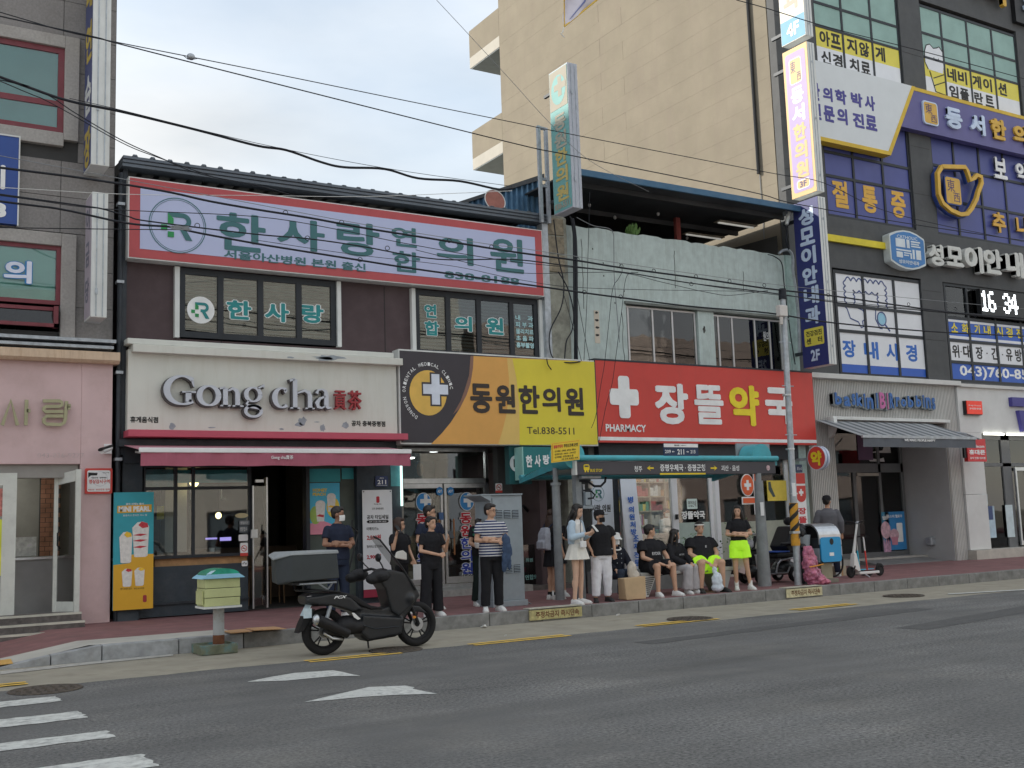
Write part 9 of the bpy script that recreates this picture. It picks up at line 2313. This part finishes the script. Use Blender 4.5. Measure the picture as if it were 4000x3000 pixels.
# 8 backpack girl
t,s_,dz,V,HV=person('girl in black dress with very long brown hair and grey backpack, seen from behind',11.30,17.15,1.64,95,DOWN,dict(m=k_black,len=.86,flare=.02),dict(k='skirt',m=k_black,z1=.98,z2=.62,fl=.035),hair='very long brown',fem=True,head=(30,0),socks=(k_black,.06),seed=8)
m_bp=cloth('backpack_grey',(.25,.26,.30),.15)
BP=remesh(MB().hull([V((a*x_,y_,z_)) for a in (-1,1) for x_,y_,z_ in ((.14,.13,.93),(.14,.13,1.27),(.11,.13,1.36),(.13,.26,.95),(.12,.25,1.22),(.08,.20,1.36))]).hull([V((a*.10,y_,z_)) for a in (-1,1) for y_,z_ in ((.24,.95),(.30,.97),(.30,1.10),(.24,1.14))]),.012,2,.008,12,1,3)
bp_t=held(t,BP,'backpack','grey school backpack worn by the girl in the black dress','backpack',m_bp,smooth=True)
for s1 in (-1,1):pass
e=MB().tube([V((-.09,.16,1.33)),V((-.12,.06,1.43)),V((-.13,-.10,1.36)),V((-.14,-.11,1.15)),V((-.11,.10,1.0))],.014).tube([V((.09,.16,1.33)),V((.12,.06,1.43)),V((.13,-.10,1.36)),V((.14,-.11,1.15)),V((.11,.10,1.0))],.014)
e.v=[world(t,q) for q in e.v];build('strap',e,k_navy,bp_t)
# 9 other girl
person('girl with long dark hair between the backpack girl and the white skirt woman',11.78,17.7,1.60,-20,PHONE,dict(m=k_black),dict(k='skirt',m=k_black,z1=.98,z2=.66,fl=.03),hair='long',fem=True,head=(15,0),seed=9,socks=(k_white,.04))
# 10 white skirt woman
m_card2=cloth('cardigan_blue',(.32,.42,.52))
t,s_,dz,V,HV=person('young woman in light blue cardigan and short white skirt looking at her phone',10.92,15.80,1.70,30,PHONE,dict(m=k_white,g=.010,len=.90),dict(k='skirt',m=cloth('skirt_ivory',(.62,.60,.53)),z1=1.02,z2=.76,fl=.075),hair='very long',skin=2,fem=True,head=(0,.45),seed=10)
cd=MB()
for k,(s0,el,wr) in enumerate((((-.165,0,1.37),(-.24,-.02,1.13),(-.05,-.25,1.20)),((.165,0,1.37),(.24,-.02,1.13),(.05,-.26,1.18)))):
    cd.ell(V(s0),.07*s_,.066*s_,.06*s_,12,7).cap(V(s0),V(el),.066*s_,.060*s_,14).cap(V(el),V(tuple(Vector(el).lerp(Vector(wr),.78))),.060*s_,.045*s_,14,True)
cd.loft([(Vector(V((0,.035,z))),Vector((1,0,0)),Vector((0,1,0)),rx*s_,ry*s_) for z,rx,ry in ((1.02,.165,.10),(1.15,.17,.11),(1.30,.178,.108),(1.41,.11,.07))],20,.9)
build('cardigan',remesh(cd,.012,2,.005,10,1,2),m_card2,t,smooth=True,auto=0,local=True)
held(t,phone(t,V,(0,-.36,1.28)),'phone','pale phone held in both hands by the woman in the white skirt','phone',G['offwhite'])
hb_=held(t,MB().box(-.19,-.02,-.20,-.15,.96,1.07),'handbag','small white handbag hanging at the hip of the woman in the white skirt','bag',G['white'],bevel=.012)
e=MB().tube([V((-.18,-.17,1.07)),V((-.12,-.14,1.3)),V((.06,-.07,1.43))],.006);e.v=[world(t,q) for q in e.v];build('strap',e,G['dark_metal'],hb_)
# 11 black cap person
person('person in black cap, black mask, black t-shirt and loose white trousers',11.46,15.85,1.58,-18,(((-.27,.0,1.13),(-.20,-.09,.94),(.3,-.1,-1),(.5,-.5,0)),((.27,.02,1.13),(.26,-.05,.89),(0,-.15,-1),(-.6,-.6,0))),dict(m=k_black,g=.045,len=.86),dict(k='trousers',m=cloth('trousers_white',(.60,.60,.66)),g=.034,hem=.075,to=.92,wr=.012),hair='short',mask=k_black,cap=('cap',k_black),shoes=m_shoeb,head=(42,0),seed=11,fem=True,build_k=1.12)
# seated people on the bench
def seat_legs(sp=.12,ky=-.42,kz=.50,ay=-.40,a2=None):
    b=a2 if a2 is not None else ay
    return (((-sp,ky,kz),(-sp-.02,ay,.085)),((sp,ky,kz),(sp+.02,b,.085)))
LAP=(((-.24,-.10,1.14),(-.05,-.36,1.00),(.8,-.5,-.1),(0,0,-1)),((.24,-.10,1.14),(.06,-.38,1.00),(-.8,-.5,-.1),(0,0,-1)))
t,s_,dz,V,HV=person('seated person in white bucket hat, white mask and dark navy cardigan',12.17,16.38,1.56,-8,(((-.24,-.06,1.13),(-.14,-.28,.98),(.3,-.6,-.5),(0,0,-1)),((.24,-.08,1.13),(.14,-.38,.96),(0,-.6,-.7),(0,.2,-1))),dict(m=cloth('cardigan_navy',(.014,.016,.024)),g=.03,len=.90),dict(k='trousers',sit=True,m=cloth('jeans_blue',(.03,.04,.06)),hem=.075,g=.025),hair='long',mask=mat('mask_white',(.66,.67,.66),.8),cap=('bucket',cloth('hat_white',(.58,.58,.56))),sleeve='long',fem=True,head=(10,.1),leg=seat_legs(.09,-.38,.50,-.36),seed=12)
build('collar',MB().torus(V((0,-.035,1.415+dz)),(0,-.5,1),.085,.018,24,8,.6),k_white,t,smooth=True,local=True)
for k in range(3):
    for a in (-.05,.05):build('button',MB().ell(V((a,-.152,1.30-.09*k+dz)),.010,.005,.010,8,5),G['galv'],t,local=True)
bg=MB().hull([(11.88,15.72,.21),(12.30,15.70,.21),(12.34,15.95,.21),(11.90,15.98,.21),(11.86,15.74,.58),(12.32,15.72,.60),(12.34,15.93,.60),(11.88,15.96,.58)])
o=build('paper_bag',bg,mat('kraft_paper',(.38,.26,.15),.85,var=.08,vs=5,bump=.4,bs=9),bevel=.01);tag(o,'brown paper shopping bag standing on the pavement in front of the white bucket hat','bag')
o=build('cloth_bag',lump([(12.16,15.9,.72,.10,.07,.16),(12.20,15.9,.62,.12,.08,.10)],21,.014,.014,12),cloth('tote_beige',(.40,.36,.31)),None,smooth=True,auto=0);tag(o,'pale beige cloth bag held above the brown paper bag','bag')
TEXT_Y=None
def chest(t,V,s,dz,y_,z0_,z1_,w_,m,ht=.0):
    g=fit(text_mb(s,.02),(-w_/2,w_/2,z0_+dz,z1_+dz),y_,.002);g.v=[V(q) for q in g.v];build('chest_print',g,m,t,local=True)
t,s_,dz,V,HV=person('seated man in black t-shirt printed RYDER and black shorts, turning his head away',12.98,16.38,1.74,-2,(((-.26,-.12,1.12),(-.02,-.42,.98),(.8,-.5,-.1),(0,0,-1)),((.26,-.14,1.12),(.10,-.44,.98),(-.8,-.5,-.1),(0,0,-1))),dict(m=k_black,g=.04,len=.90),dict(k='shorts',sit=True,m=k_black,g=.035,frac=.86),hair='short',head=(75,0),leg=seat_legs(.17,-.42,.53,-.44),seed=13,build_k=1.12,belly=.02)
chest(t,V,'RYDER',dz,-.182,1.155,1.21,.19,mat('print_grey',(.42,.43,.45),.8))
t,s_,dz,V,HV=person('seated woman in black sweatshirt and wide pale grey trousers with long hair falling forward',13.60,16.42,1.60,10,LAP,dict(m=k_black,g=.04,len=.88),dict(k='trousers',sit=True,m=cloth('sweat_grey',(.30,.29,.30)),g=.034,hem=.12,wr=.01),hair='very long',fem=True,sleeve='long',head=(60,.1),leg=seat_legs(.09,-.40,.50,-.36),seed=14)
chest(t,V,'ARCHIVE',dz,-.175,1.18,1.215,.15,mat('print_grey2',(.22,.23,.24),.8))
t,s_,dz,V,HV=person('heavy seated man in black t-shirt, neon yellow shorts and white headband holding a plastic bag',14.18,16.36,1.76,-14,(((-.28,-.12,1.12),(-.02,-.38,.95),(.5,-.6,-.6),(0,.2,-1)),((.28,-.10,1.12),(.10,-.36,.96),(-.3,-.5,-.8),(0,.2,-1))),dict(m=k_black,g=.045,len=.90),dict(k='shorts',sit=True,m=k_neon,g=.04,frac=.72),hair='short',cap=('band',k_white),skin=0,shoes=m_shoeb,head=(-5,0),leg=seat_legs(.20,-.42,.53,-.40),build_k=1.28,belly=.05,seed=15)
chest(t,V,'E',dz,-.235,1.235,1.275,.03,mat('print_grey',(.42,.43,.45),.8))
o=build('plastic_bag',lump([(14.12,15.86,.40,.115,.10,.19),(14.12,15.86,.30,.12,.11,.10),(14.10,15.90,.60,.05,.05,.08)],31,.014,.016,11),mat('bag_paleblue',(.48,.56,.64),.35,var=.15,vs=9),None,smooth=True,auto=0);tag(o,'pale blue plastic carrier bag hanging between the knees of the man in neon shorts','bag')
# 16 standing neon girl
t,s_,dz,V,HV=person('standing girl in black polo and neon yellow shorts with arms crossed, smiling',14.85,16.0,1.60,-26,CROSS,dict(m=k_black,g=.014,len=.93),dict(k='shorts',m=k_neon,g=.035,frac=.60),hair='long',fem=True,head=(-22,0),socks=(k_white,.10),leg=(((-.10,.0,.47),(-.09,.03,.085)),((.13,-.02,.47),(.19,.0,.085))),seed=16,build_k=1.08)
held(t,MB().hull([V((.02,.22,.35)),V((.16,.24,.30)),V((.04,.2,.75)),V((.10,.2,.75)),V((.0,.26,.5)),V((.17,.2,.5))]),'pink_carrier_bag','pale pink carrier bag hanging behind the legs of the standing girl in neon shorts','bag',mat('bag_palepink',(.50,.40,.44),.5))
# 17 capped man behind the bin
person('older man in dark cap and grey shirt walking away behind the blue litter bin',18.95,17.5,1.78,140,DOWN,dict(m=cloth('shirt_grey',(.085,.085,.095)),g=.03),dict(k='trousers',m=k_navy),hair='short',skin=1,cap=('cap',k_black),head=(-25,0),sleeve='long',seed=17)
# 18 pharmacist
person('pharmacist in white coat and mask sitting behind the counter inside the pharmacy',17.95,21.95,1.62,5,LAP,dict(m=cloth('coat_white',(.55,.54,.52)),g=.03),dict(k='trousers',m=k_navy),hair='short',skin=1,mask=mat('mask_cream',(.60,.58,.50),.8),sleeve='long',z0=.24,seed=18)

# ================================================================= ceiling lamps that are lit inside the shops, plus an added panel in the bakery
m_lit=mat('lamp_lit',(.9,.88,.78),.5,emit=5)
def lamp_panel(x,y,z,lab,w_=1.1,d_=.28,m=None,grp=None):
    t=thing('ceiling_lamp',lab,'lamp',(x,y,z),group=grp);build('diffuser',MB().box(x-w_/2,x+w_/2,y-d_/2,y+d_/2,z-.02,z),m or m_lit,t);build('tray',MB().box(x-w_/2-.03,x+w_/2+.03,y-d_/2-.03,y+d_/2+.03,z+.001,z+.03),G['white'],t)
g1='ceiling lamps inside the pharmacy'
for k,(x,y) in enumerate(((15.8,20.9),(17.4,20.9),(19.1,20.9),(16.6,23.2),(18.4,23.2))):lamp_panel(x,y,3.06,'lit white ceiling lamp panel inside the pharmacy',grp=g1)
lamp_panel(10.8,23.0,3.2,'lit ceiling lamp over the reception desk of the glazed clinic entrance')
lamp_panel(24.4,22.6,3.9,'lit warm ceiling lamp inside the ice cream shop',m=mat('lamp_lit_warm',(.9,.6,.3),.5,emit=2.0))
lamp_panel(30,22.2,3.55,'lit white ceiling lamp inside the phone shop',3.5)
lamp_panel(2.2,21.6,3.2,'lit ceiling lamp inside the bakery doorway')  # fill panel added to brighten the bakery, not a known fitting

bpy.data.objects.remove(TO);bpy.data.scenes.remove(TMP)
